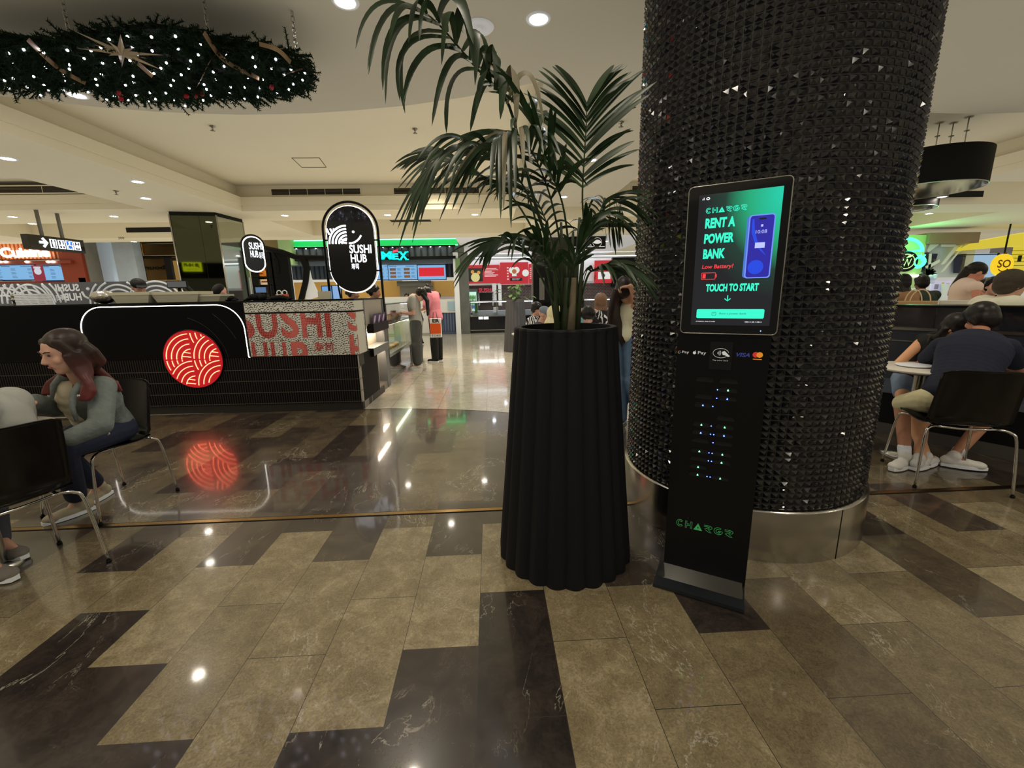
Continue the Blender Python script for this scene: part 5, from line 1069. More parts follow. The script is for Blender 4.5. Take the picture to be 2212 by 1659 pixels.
mb = MB(); mb.pbox(cf, r_[0]+.2, r_[1], cz+.03, cz+.2, -.45, -.2); obj('food_well', mb, mat('well', srgb(190, 200, 205), .3), ct)
for x0, x1, y0, y1, c, lb in [(1066, 1076, 663, 675, (235, 240, 245), 'white printed card on the black food counter'), (1010, 1019, 660, 676, (230, 210, 214), 'white and pink cup by the drinks fridge on the counter'), (1026, 1031, 655, 676, (60, 110, 60), 'green bottle standing on the black food counter')]:
    mb = MB(); rect(mb, cf, x0, y0, x1, y1, -.16, -.1, -.1); tag(obj('counter_item', mb, mat('ci%d' % x0, srgb(*c), .5)), lb, 'item')
mb = MB(); a = cf.uv(1034, 690); b2 = cf.uv(1043, 683); mb.pbox(cf, a[0], b2[0], a[1], b2[1], .0, .006); a = cf.uv(1045, 690); b2 = cf.uv(1055, 683); mb.pbox(cf, a[0], b2[0], a[1], b2[1], .0, .006); obj('white_logo', mb, M['soft'], ct)
# black pillar, steel edge and the HOKKA sign
hp = Pl(0, 13.4, 0); bp_ = thing('black_pillar', 'black glossy pillar with steel edge behind the palm stems', 'pillar', hp.P(hp.uv(1180, 700)[0], 0, -.3)); mb = MB(); r_ = rect(mb, hp, 1153, 470, 1243, 735, -.6, 0); mb2 = MB(); mb2.pbox(hp, r_[0], r_[1], 0, ZB, -.6, 0); obj('pillar_body', mb2, M['blkgloss'], bp_)
mb = MB(); mb.pbox(hp, r_[0]-.03, r_[0], 0, ZB, -.3, .01); obj('steel_edge', mb, M['steel'], bp_)
sg = thing('shop_sign', 'black HOKKA sign with a white fan symbol between palm and tiled column', 'sign', hp.P(hp.uv(1275, 538)[0], 2.6, .1)); mb = MB(); r_ = rect(mb, hp, 1232, 508, 1309, 538, .06, .14); obj('sign_board', mb, M['blk'], sg)
mb = MB(); a = hp.uv(1247, 532, .14); b2 = hp.uv(1278, 525, .14); text(mb, hp, 'HOKKA', a[0], b2[0], a[1], b2[1], .145, .01); mb.pbox(hp, r_[0]+.02, r_[1]-.03, r_[2]+.05, r_[2]+.065, .14, .145)
c = hp.uv(1290, 523, .14); R_ = .12; mb.pprism(hp, [(c[0]-.03, c[1]-.05), (c[0]+.03, c[1]-.05)]+[(c[0]+R_*math.cos(t), c[1]-.02+R_*.75*math.sin(t)) for t in [PI*i/10 for i in range(11)]], .14, .148); mb.tube([hp.P(c[0]+.135*math.cos(t), c[1]-.005+.135*math.sin(t), .145) for t in [2*PI*i/24 for i in range(24)]], .006, 4, closed=True)
obj('sign_lettering', mb, mat('hokka_white', srgb(220, 220, 220), .5, emit=(.8, .8, .8), es=.4), sg)
mb = MB(); rect(mb, rp_, 1322, 555, 1400, 620, .0, .2); tag(obj('dark_fascia', mb, M['blk']), 'black shop fascia just left of the tiled column', 'fascia')
mb = MB(); r_ = rect(mb, hp, 1165, 600, 1176, 648, -.05, .12); tag(obj('wall_lamp', mb, M['steel']), 'steel box lamp on the black pillar', 'lamp')
# ------------------------------------------------------------------ left: noodle shop with lit name, service corridor, shelf shop
cp = Pl(-10, 13.6, 0); 
def Cq(px, py, d=0): return cp.uv(px, py, d)
cs = thing('noodle_shop', 'shop with glowing white Cuisine name on an orange slatted fascia and blue menu screens', 'shop', (-15.5, 13.6, 0))
mb = MB(); r_ = rect(mb, cp, -60, 524, 150, 562, -.3, 0); u = r_[0]
obj('fascia_board', mb, mat('fascia_orange', srgb(150, 84, 46), .5), cs)
mb = MB()
while u < r_[1]: mb.pbox(cp, u, u+.05, r_[2], r_[3], 0, .03); u += .11
obj('fascia_slats', mb, mat('fascia_slat', srgb(196, 116, 64), .5), cs)
mb = MB(); a = Cq(2, 557, .1); b2 = Cq(104, 533, .1); text(mb, cp, 'Cuisine', a[0], b2[0], a[1], b2[1], .1, .05); obj('lit_name', mb, emi('cuisine', (1.0, .93, .86), 5.0), cs)
mb = MB(); rect(mb, cp, -60, 515, 100, 524, -.3, .3); obj('light_trough', mb, emi('trough', (1, .95, .9), 2.0), cs)
mb = MB(); r_ = rect(mb, cp, -60, 562, 152, 572, -.3, .2); rect(mb, cp, 147, 545, 174, 640, -.3, .1); rect(mb, cp, -60, 606, 152, 640, -.3, -.1); obj('red_frame', mb, mat('frame_red', srgb(134, 58, 40), .5), cs)
mb = MB()
for x in (0, 12, 58, 104, 114): mb.ell(cp.P(*Cq(x, 565.5, .22), .22), (.06, .03, .03), 8, 6)
obj('fascia_lamps', mb, emi('fascia_lamps', (1, .85, .65), 14), cs)
menu(-40, 573, 4, 607, 'blue menu screen cut by the left picture edge', 'text', cp, -.05); menu(6, 571, 74, 607, 'wide blue menu screen left of the narrow poster', 'text', cp, -.05); menu(92, 572, 156, 608, 'wide blue menu screen right of the narrow poster', 'text', cp, -.05)
mb = MB(); rr = rect(mb, cp, 75, 573, 91, 607, -.08, -.03); mb.k = 1; mb.pprism(cp, circ(lerp(rr[0], rr[1], .5), lerp(rr[2], rr[3], .62), .1, 16), -.03, -.02); mb.pbox(cp, lerp(rr[0], rr[1], .2), lerp(rr[0], rr[1], .8), lerp(rr[2], rr[3], .8), lerp(rr[2], rr[3], .92), -.03, -.02); tag(obj('poster', mb, [emi('poster_red', srgb(150, 40, 60), .8), emi('poster_white', srgb(225, 225, 235), .8)]), 'narrow red and white poster between the blue menu screens', 'poster')
mb = MB(); rect(mb, cp, 158, 520, 180, 640, -.4, .0); struct('wall_stone_pier', mb, mat('pier_stone', srgb(132, 130, 118), .6, var=.2, vscale=3))
mb = MB(); rect(mb, cp, 172, 600, 184, 613, .05, .1); tag(obj('notice', mb, mat('notice_pink', srgb(196, 110, 110), .5)), 'small pink notice on the stone pier', 'notice')
# pale corridor
c0 = Cq(177, 600)[0]; c1 = Cq(282, 600)[0]
corr = mat('corridor_white', srgb(206, 216, 222), .6)
mb = MB(); mb.box(-10+c0-.05, -10+c0, 13.6, 19, 0, 3.3); mb.box(-10+c0, -10+c1+.8, 19, 19.1, 0, 3.3); mb.box(-10+c1-.35, -10+c1+.0, 15.6, 19, 0, 3.3); mb.box(-10+c0, -10+c1, 13.6, 19, 3.2, 3.3); struct('wall_corridor', mb, corr)
mb = MB(); rect(mb, cp, 268, 520, 284, 660, -.3, .0); struct('wall_grey_pier', mb, mat('pier_grey', srgb(150, 160, 164), .5, var=.15, vscale=5))
downlight(-10+Cq(255, 524)[0], 15.0, 3.2, 'ceiling light in the pale corridor left of the square pillar', 'lampc', 90)
downlight(-10+Cq(205, 524)[0], 17.0, 3.2, 'deeper ceiling light of the pale corridor', 'lampc', 90)
ep = Pl(-10, 15.5, 0); ex = thing('exit_sign', 'green running man exit sign hanging on a cable in the pale corridor', 'exit sign', ep.P(ep.uv(224, 580)[0], 2.3, 0)); mb = MB(); r_ = rect(mb, ep, 210, 575, 238, 588, -.08, 0); obj('sign_box', mb, emi('exit_green', srgb(40, 140, 150), .9), ex)
mb = MB(); uc = (r_[0]+r_[1])/2; zc = (r_[2]+r_[3])/2; mb.ell(ep.P(uc+.01, zc+.06, .003), (.022, .005, .022), 8, 6); mb.tube([ep.P(uc, zc+.03, .004), ep.P(uc-.01, zc-.02, .004), ep.P(uc+.035, zc-.04, .004), ep.P(uc+.03, zc-.085, .004)], .009, 5); mb.tube([ep.P(uc-.01, zc-.02, .004), ep.P(uc-.04, zc-.05, .004), ep.P(uc-.07, zc-.05, .004)], .009, 5); mb.tube([ep.P(uc-.05, zc+.0, .004), ep.P(uc-.02, zc+.035, .004), ep.P(uc+.02, zc+.02, .004), ep.P(uc+.05, zc+.035, .004)], .008, 5); obj('running_man', mb, M['soft'], ex)
mb = MB(); zt_ = r_[3]; mb.tube([ep.P(uc-.08, 3.2, 0), ep.P(uc-.12, 3.0, 0), ep.P(uc-.10, 2.7, 0), ep.P(uc-.02, zt_, 0)], .008, 5); obj('cable', mb, M['blk'], ex)
# brown shelf shop between the corridor and the pillar
bs_ = thing('dark_shelf_shop', 'dim brown shop with shelves, seen between the corridor and the mirrored pillar', 'shop', cp.P(c1+1, 0, -.5)); mb = MB(); rect(mb, cp, 280, 520, 392, 660, -1.2, -1.0); obj('back_wall', mb, mat('shop_brown', srgb(104, 78, 34), .6, var=.3, vscale=2), bs_)
mb = MB(); rect(mb, cp, 282, 551, 392, 553.5, -1.0, -.3); rect(mb, cp, 315, 525, 392, 527, -1, -.3); obj('steel_shelf', mb, M['steel'], bs_)
mb = MB(); rect(mb, cp, 287, 522, 292, 640, -.5, -.3); rect(mb, cp, 362, 553, 366, 606, -.6, -.5); rect(mb, cp, 282, 553, 392, 556, -1, -.4); rect(mb, cp, 300, 522, 392, 525, -.5, -.3); obj('dark_posts', mb, M['blk'], bs_)
mb = MB(); a = cp.uv(304, 585, -.9); b2 = cp.uv(400, 572, -.9); text(mb, cp, 'neighbours', a[0], b2[0], a[1], b2[1], -.95, .04, flip=True); obj('dark_lettering', mb, M['dark'], bs_)
mb = MB(); rect(mb, cp, 282, 522, 300, 551, -.98, -.9); rect(mb, cp, 362, 563, 380, 605, -.98, -.9); obj('warm_panel', mb, emi('warm_panel', srgb(170, 130, 60), .6), bs_)
mb = MB()
for x in (333, 341, 350): mb.ell(cp.P(*cp.uv(x, 614, -.4), -.4), (.06, .05, .07), 8, 6)
tag(obj('white_cups', mb, M['white']), 'three white round cups in a row on the brown shop counter', 'cups')
mb = MB(); rect(mb, cp, 310, 604, 392, 640, -.5, -.3); obj('counter', mb, mat('shop_brown2', srgb(120, 92, 46), .6), bs_)
downlight(-10+Cq(324, 522)[0], 13.0, ZB-.0, 'warm ceiling light in front of the dim brown shop', 'lamp', 40)
mb = MB(); rect(mb, Pl(0, 12.28, 0), 255, 513, 270, 518, 0, .002); 
# hanging restroom sign
tp = Pl(-7.9, 9.0, 0)
A_ = onz(92, 478, ZB); rd0 = ony(92, 512, A_.y); 
wp = pl2((ony(52, 530, 8.2).x, 8.2), (ony(178, 535, 9.2).x, 9.2))
M['rod'] = mat('rod_grey', srgb(110, 106, 96), .4, .5)
wt = thing('restroom_sign', 'hanging black restroom sign with an arrow and four white and blue pictograms', 'sign', wp.P(.8, 2.5, 0))
a = wp.uv(66, 543); b2 = wp.uv(176, 515); za_, zb_ = wp.uv(110, 542)[1], wp.uv(110, 512)[1]; ul_, ur_ = wp.uv(55, 525)[0], wp.uv(178, 540)[0]
mb = MB(); mb.pbox(wp, ul_, ur_, za_, zb_, -.06, .06); obj('sign_box', mb, M['blkgloss'], wt)
mb = MB()
for px in (91, 134): u = wp.uv(px, 510)[0]; mb = MB(); mb.pbox(wp, u-.02, u+.02, zb_, ZB, -.02, .02); obj('hanging_rod', mb, M['rod'], wt)
W_ = ur_-ul_; H_ = zb_-za_; pic = MB(); wh = MB(); 
def U_(f): return ul_+W_*f
def Z_(f): return za_+H_*f
wh.tube([wp.P(U_(.18), Z_(.52), .062), wp.P(U_(.30), Z_(.52), .062)], .024, 5); wh.tube([wp.P(U_(.24), Z_(.82), .062), wp.P(U_(.305), Z_(.52), .062), wp.P(U_(.24), Z_(.22), .062)], .024, 5)
for i in range(4):
    x0, x1 = .36+.145*i, .36+.145*i+.12
    (wh if i != 2 else pic).pbox(wp, U_(x0), U_(x1), Z_(.2), Z_(.82), .06, .064)
    if i == 2: wh.tube([wp.P(U_(x), Z_(z), .064) for x, z in ((x0, .2), (x1, .2), (x1, .82), (x0, .82))], .008, 4, closed=True)
obj('pictogram_board', wh, emi('picto_white', (.86, .9, 1), 2.2), wt); obj('blue_pictogram', pic, emi('picto_blue', srgb(20, 100, 200), 1.4), wt)
dk = MB()
for i in (0, 1, 3):
    x0, x1 = .36+.145*i, .36+.145*i+.12; cu_ = U_((x0+x1)/2); dk.pbox(wp, U_(x0)+.02, U_(x1)-.02, Z_(.24), Z_(.78), .064, .066)
obj('pictogram_field', dk, M['dark'], wt)
fg_ = MB()
for i in range(4):
    x0, x1 = .36+.145*i, .36+.145*i+.12; cu_ = U_((x0+x1)/2)
    fg_.pprism(wp, circ(cu_, Z_(.70), .018, 12), .066, .069)
    if i == 2: fg_.tube([wp.P(cu_, Z_(.62), .068), wp.P(cu_, Z_(.48), .068), wp.P(cu_+.04, Z_(.48), .068), wp.P(cu_+.05, Z_(.30), .068)], .009, 5); fg_.tube([wp.P(cu_-.005+.04*math.cos(t), Z_(.38)+.04*math.sin(t), .068) for t in [1.9+3.6*k/10 for k in range(11)]], .007, 5)
    elif i == 0: fg_.pprism(wp, [(cu_-.022, Z_(.62)), (cu_+.022, Z_(.62)), (cu_+.016, Z_(.28)), (cu_-.016, Z_(.28))], .066, .069)
    elif i == 1: fg_.pprism(wp, [(cu_-.012, Z_(.64)), (cu_+.012, Z_(.64)), (cu_+.036, Z_(.40)), (cu_+.012, Z_(.40)), (cu_+.012, Z_(.26)), (cu_-.012, Z_(.26)), (cu_-.012, Z_(.40)), (cu_-.036, Z_(.40))], .066, .069)
    else: fg_.pprism(wp, circ(cu_, Z_(.46), .035, 14), .066, .069)
obj('pictogram_figure', fg_, M['soft'], wt)
# number plate letters on the beam
mb = MB(); nb = Pl(-8, 12.28, 0); a = nb.uv(256, 517); b2 = nb.uv(268, 512); text(mb, nb, '300', a[0], b2[0], a[1], b2[1], .003); tag(obj('bay_number', mb, M['blkmat']), 'small 300 number on the ceiling beam left of the pillar', 'number')
# second fluted planter by the walkway
o2_ = thing('potted_plant', 'leafy green plant in a fluted grey planter out on the pale walkway', 'potted plant', (.58, 10.25, 0))
mb = MB(); planter(mb, .58, 10.25, .30, .22, 1.2, 18); obj('planter', mb, mat('planter_grey', srgb(66, 64, 64), .6), o2_)
mb = MB(); mb.lathe((.58, 10.25, 0), [(.0001, 1.1), (.18, 1.1)], 20); obj('soil', mb, mat('soil2', srgb(40, 32, 26), .95), o2_)
mb = MB(); R = random.Random(9)
for i in range(34):
    a = R.uniform(0, 2*PI); rr = R.uniform(.05, .42); zt_ = 1.2+R.uniform(.05, .42); b_ = Vector((.58, 10.25, 1.12)); e = Vector((.58+rr*math.cos(a), 10.25+rr*math.sin(a)*.7, zt_)); m_ = b_.lerp(e, .6)+Vector((0, 0, .08))
    tp_ = e+Vector((math.cos(a)*.09, math.sin(a)*.06, -.05)); c = spline([b_, m_, e, tp_], 10); ws = [.003]*6+[.02, .045, .05, .03, .002]; mb.ribbon(c, ws, Vector((-math.sin(a), math.cos(a), .3)), .15)
obj('leaves', mb, mat('plant_leaf', srgb(84, 112, 60), .5, var=.3, vscale=12), o2_)
# ------------------------------------------------------------------ chairs and tables
def chair_shell(w=.44):
    prof = [(.22, .435), (.20, .452), (.10, .448), (0, .44), (-.10, .44), (-.165, .455), (-.205, .50), (-.225, .58), (-.245, .68), (-.262, .77), (-.272, .835)]
    c = spline([(0, y, z) for y, z in prof], 30); nu = 12; vs = []; fs = []
    for off in (0, .009):
        for i, p in enumerate(c):
            t = i/30; a = c[min(30, i+1)]-c[max(0, i-1)]; n = Vector((0, -a.z, a.y)).normalized(); ww = w/2*(.92+.10*math.sin(PI*min(1, t*1.1))) if t < .55 else w/2*lerp(1.02, .97, (t-.55)/.45)
            for k in range(nu+1):
                u = -1+2*k/nu; bow = .035*u*u*(1 if t > .5 else .35)*(1.2 if t > .6 else 1)
                r_ = 0
                q = Vector((u*ww, p.y+(bow if t > .5 else 0), p.z+(bow*.9 if t <= .5 else 0)))+n*off
                if t > .93: q.z -= .02*(abs(u)**6)
                vs.append(q)
    N1 = 31*(nu+1)
    for i in range(30):
        for k in range(nu):
            a = i*(nu+1)+k; fs.append((a, a+1, a+nu+2, a+nu+1)); a += N1; fs.append((a, a+nu+1, a+nu+2, a+1))
    rim = [i*(nu+1) for i in range(31)]+[30*(nu+1)+k for k in range(1, nu+1)]+[i*(nu+1)+nu for i in range(29, -1, -1)]+[k for k in range(nu-1, 0, -1)]
    for i in range(len(rim)): a, b2 = rim[i], rim[(i+1) % len(rim)]; fs.append((a, a+N1, b2+N1, b2))
    return vs, fs
shellm = mat('chair_black', srgb(8, 7, 8), .2, spec=.35)
def make_chair(label, x, y, fwd, spread=1.0):
    t = thing('cafe_chair', label, 'chair', (x, y, 0), ); f = Vector((fwd[0], fwd[1], 0)).normalized(); rr = Vector((f.y, -f.x, 0))
    def W(p): return Vector((x, y, 0))+rr*p[0]+f*p[1]+Vector((0, 0, p[2]))
    vs, fs = chair_shell(); mb = MB(); mb.add([W(v) for v in vs], fs, True); obj('seat_shell', mb, shellm, t)
    for s in (-1, 1):
        mb = MB(); mb.tube([W(p) for p in spline([(s*.25, .24, .008), (s*.225, .20, .36), (s*.21, .175, .42), (s*.17, .12, .43)], 14)], .0085, 8); obj('leg', mb, M['chrome'], t)
        mb = MB(); mb.tube([W(p) for p in spline([(s*.255, -.25, .008), (s*.235, -.215, .36), (s*.21, -.19, .42), (s*.16, -.16, .43)], 14)], .0085, 8); obj('leg', mb, M['chrome'], t)
        mb = MB(); mb.tube([W((s*.17, .12, .43)), W((s*.16, -.16, .43))], .0085, 8); obj('seat_rail', mb, M['chrome'], t)
        for yy, xx in ((.24, .25), (-.25, .255)): mb = MB(); mb.lathe(W((s*xx, yy, 0)), [(.0001, 0), (.012, 0), (.012, .014), (.0001, .016)], 10); obj('rubber_foot', mb, M['blkmat'], t)
    mb = MB(); mb.tube([W(p) for p in spline([(-.16, -.16, .43), (-.06, -.175, .425), (.06, -.175, .425), (.16, -.16, .43)], 10)], .0085, 8); obj('cross_rail', mb, M['chrome'], t)
    return t
make_chair('black shell chair with chrome legs holding the person in the denim jacket', -2.665, 2.835, (-.27, -.96))
make_chair('black shell chair with chrome legs cut by the left edge, nearest the viewer', -2.43, 2.005, (-.905, .42))
make_chair('black shell chair with chrome legs behind the tiled column, holding the person in navy', 3.235, 2.715, (.38, .92))
def make_table(label, x, y, r, topm, base=.2):
    t = thing('round_table', label, 'table', (x, y, 0)); mb = MB(); mb.lathe((x, y, 0), [(.0001, .735), (r-.004, .735), (r, .731), (r-.003, .722), (r-.02, .712), (.0001, .71)], 44); obj('tabletop', mb, [topm], t)
    mb = MB(); mb.lathe((x, y, 0), [(r-.01, .716), (r-.04, .705), (.0001, .704)], 40); obj('top_underside', mb, M['blk'], t)
    mb = MB(); mb.lathe((x, y, 0), [(.0001, .02), (base, .012), (base, .0), ], 32); mb.lathe((x, y, 0), [(.038, .02), (.038, .705)], 20); obj('pedestal', mb, M['steel'], t)
    return t
topc = mat('table_cream', srgb(206, 196, 176), .35)
e_ = onz(125, 915, .735); make_table('small round cream topped table in front of the person in denim', e_.x-.32, e_.y-.16, .34, topc, .10)
make_table('small round cream topped table on a steel pedestal between the seated couple', 3.42, 3.16, .31, topc, .17)

# ------------------------------------------------------------------ people
def bake(mb, vox, smooth=2, adapt=0):
    me = bpy.data.meshes.new('tmp'); me.from_pydata(mb.v, [], mb.f); me.update(); o = bpy.data.objects.new('tmp', me); C.objects.link(o)
    md = o.modifiers.new('r', 'REMESH'); md.mode = 'VOXEL'; md.voxel_size = vox; md.use_smooth_shade = True
    if smooth: m2 = o.modifiers.new('s', 'SMOOTH'); m2.factor = .5; m2.iterations = smooth
    bpy.context.view_layer.update(); dg = bpy.context.evaluated_depsgraph_get(); out = bpy.data.meshes.new_from_object(o.evaluated_get(dg))
    for p in out.polygons: p.use_smooth = True
    for v in out.vertices:
        if v.co.z < .004: v.co.z = .004
    bpy.data.objects.remove(o); bpy.data.meshes.remove(me); out.materials.clear()
    return out
def part(name, mb, m, parent, vox, smooth=2):
    me = bake(mb, vox, smooth); me.name = name; me.materials.append(m); return link(name, me, parent)
def V3(*a): return Vector(a)
Zup = Vector((0, 0, 1))
def pose(x, y, fwd, h=1.68, sit=False, lean=0.0, seatz=.45, z0=0.0, twist=0.0):
    f = Vector((fwd[0], fwd[1], 0)).normalized(); r = Vector((f.y, -f.x, 0)); s = h/1.70; up = Zup*math.cos(lean)+f*math.sin(lean); J = dict(f=f, r=r, s=s, up=up)
    pz = (seatz+.10) if sit else .93*s; P = Vector((x, y, pz+z0)); J['pel'] = P; J['chest'] = P+up*.36*s; J['neck'] = P+up*.54*s+f*.01; J['head'] = P+up*.665*s+f*.035+Zup*.01
    for n, sg in (('L', -1), ('R', 1)):
        J['sh'+n] = P+up*.475*s+r*sg*.165*s; J['hip'+n] = P+r*sg*.085*s-Zup*.02
        if sit: J['kn'+n] = J['hip'+n]+f*.42*s+Zup*(.0)+r*sg*.03; J['an'+n] = J['kn'+n]+f*(-.02)-Zup*(J['kn'+n].z-z0-.085); J['toe'+n] = J['an'+n]+f*.16*s-Zup*.055
        else: J['kn'+n] = J['hip'+n]-Zup*.42*s+f*.01+r*sg*.01; J['an'+n] = Vector((J['kn'+n].x, J['kn'+n].y, z0+.085)); J['toe'+n] = J['an'+n]+f*.16*s-Zup*.055
        J['el'+n] = J['sh'+n]-up*.28*s+r*sg*.04; J['wr'+n] = J['el'+n]-Zup*.24*s+f*.06*s; J['ha'+n] = None
    J['face'] = (f+Zup*(-math.sin(lean)*.3)).normalized()
    return J
def hand(mb, w, d, side, curl=.5, s=1.0, pn=None):                     # palm and five bent fingers
    d = d.normalized(); pn = (pn or Zup); pn = (pn-d*pn.dot(d)).normalized(); sd = d.cross(pn)*side
    q = Matrix((sd, d, pn)).transposed(); pc = w+d*.045*s; mb.ell(pc, (.038*s, .05*s, .015*s), 12, 8, q)
    for i, (o, l) in enumerate(((-.03, .066), (-.01, .075), (.01, .072), (.029, .058))):
        b_ = w+d*.085*s+sd*o*s; p1 = b_+(d*math.cos(curl*.5)-pn*math.sin(curl*.5))*l*.45*s; p2 = p1+(d*math.cos(curl*1.4)-pn*math.sin(curl*1.4))*l*.35*s; p3 = p2+(d*math.cos(curl*2.2)-pn*math.sin(curl*2.2))*l*.3*s
        mb.cap(b_-d*.02*s, .0095*s, b_, .0092*s, 8); mb.cap(b_, .0092*s, p1, .0088*s, 8); mb.cap(p1, .0088*s, p2, .008*s, 8); mb.cap(p2, .008*s, p3, .007*s, 8)
    t0 = w+d*.02*s-sd*.028*s; t1 = t0+(d*.6-sd*.8-pn*.25).normalized()*.035*s; t2 = t1+(d*.85-sd*.25-pn*.4).normalized()*.03*s; mb.cap(t0, .012*s, t1, .0105*s, 8); mb.cap(t1, .0105*s, t2, .0085*s, 8)
def torso(mb, J, g=0.0, fem=True, lo=0.0, hi=1.0, belly=0):
    s = J['s']; up = (J['neck']-J['pel']).normalized(); r = (J['shR']-J['shL']).normalized(); r = (r-up*r.dot(up)).normalized(); f = up.cross(r)
    if f.dot(J['f']) < 0: f = -f
    q = Matrix((r, f, up)).transposed(); L = (J['neck']-J['pel']).length
    st = [(.0, .165, .118), (.14, .155, .112), (.30, .133, .102), (.46, .138, .108), (.62, .155, .118), (.76, .160, .112), (.86, .135, .085)] if fem else [(.0, .165, .12), (.14, .162, .12), (.30, .155, .118), (.46, .162, .12), (.62, .180, .128), (.76, .185, .118), (.86, .15, .09)]
    st2 = []
    for (ta, aa, ba), (tb, ab, bb) in zip(st, st[1:]):
        for k in range(3): st2.append((lerp(ta, tb, k/3), lerp(aa, ab, k/3), lerp(ba, bb, k/3)))
    for t, a, b_ in st2+[st[-1]]:
        if lo <= t <= hi: mb.ell(J['pel'].lerp(J['neck'], t), (a*s+g, b_*s+g, .10*s), 16, 8, q)
    if hi > .8:
        for n in 'LR': mb.cap(J['neck'].lerp(J['pel'], .16), .055*s+g, J['sh'+n], .052*s+g)
    return q, f, r, up
def limb(mb, a, ra, b_, rb, g=0.0, t0=0.0, t1=1.0):
    A = a.lerp(b_, t0); B = a.lerp(b_, t1); mb.cap(A, lerp(ra, rb, t0)+g, B, lerp(ra, rb, t1)+g, 12)
def head_geo(mb, c, face, s=1.0, det=True):
    f = face.normalized(); r = f.cross(Zup).normalized(); u = r.cross(f).normalized(); q = Matrix((r, f, u)).transposed()
    def W(a, b_, c_): return c+(r*a+f*b_+u*c_)*s
    mb.ell(W(0, -.01, .03), (.076*s, .095*s, .088*s), 18, 12, q); mb.ell(W(0, .022, -.03), (.060*s, .068*s, .085*s), 16, 10, q); mb.ell(W(0, .052, -.088), (.030*s, .030*s, .026*s), 12, 8, q)
    mb.cap(W(0, .086, .012), .009*s, W(0, .106, -.022), .0125*s, 8); mb.ell(W(0, .098, -.028), (.018*s, .012*s, .009*s), 8, 6, q)
    mb.ell(W(0, .082, -.056), (.024*s, .012*s, .010*s), 10, 6, q); mb.cap(W(-.035, .078, .032), .010*s, W(.035, .078, .032), .010*s, 8)
    for sg in (-1, 1): mb.ell(W(sg*.077, -.008, -.005), (.010*s, .020*s, .032*s), 10, 8, q); mb.ell(W(sg*.040, .060, -.022), (.024*s, .022*s, .024*s), 10, 8, q)
    return W, q
SK = {}
def skin(c):
    if c not in SK: SK[c] = mat('skin', srgb(*c), .5, var=.06, vscale=40)
    return SK[c]
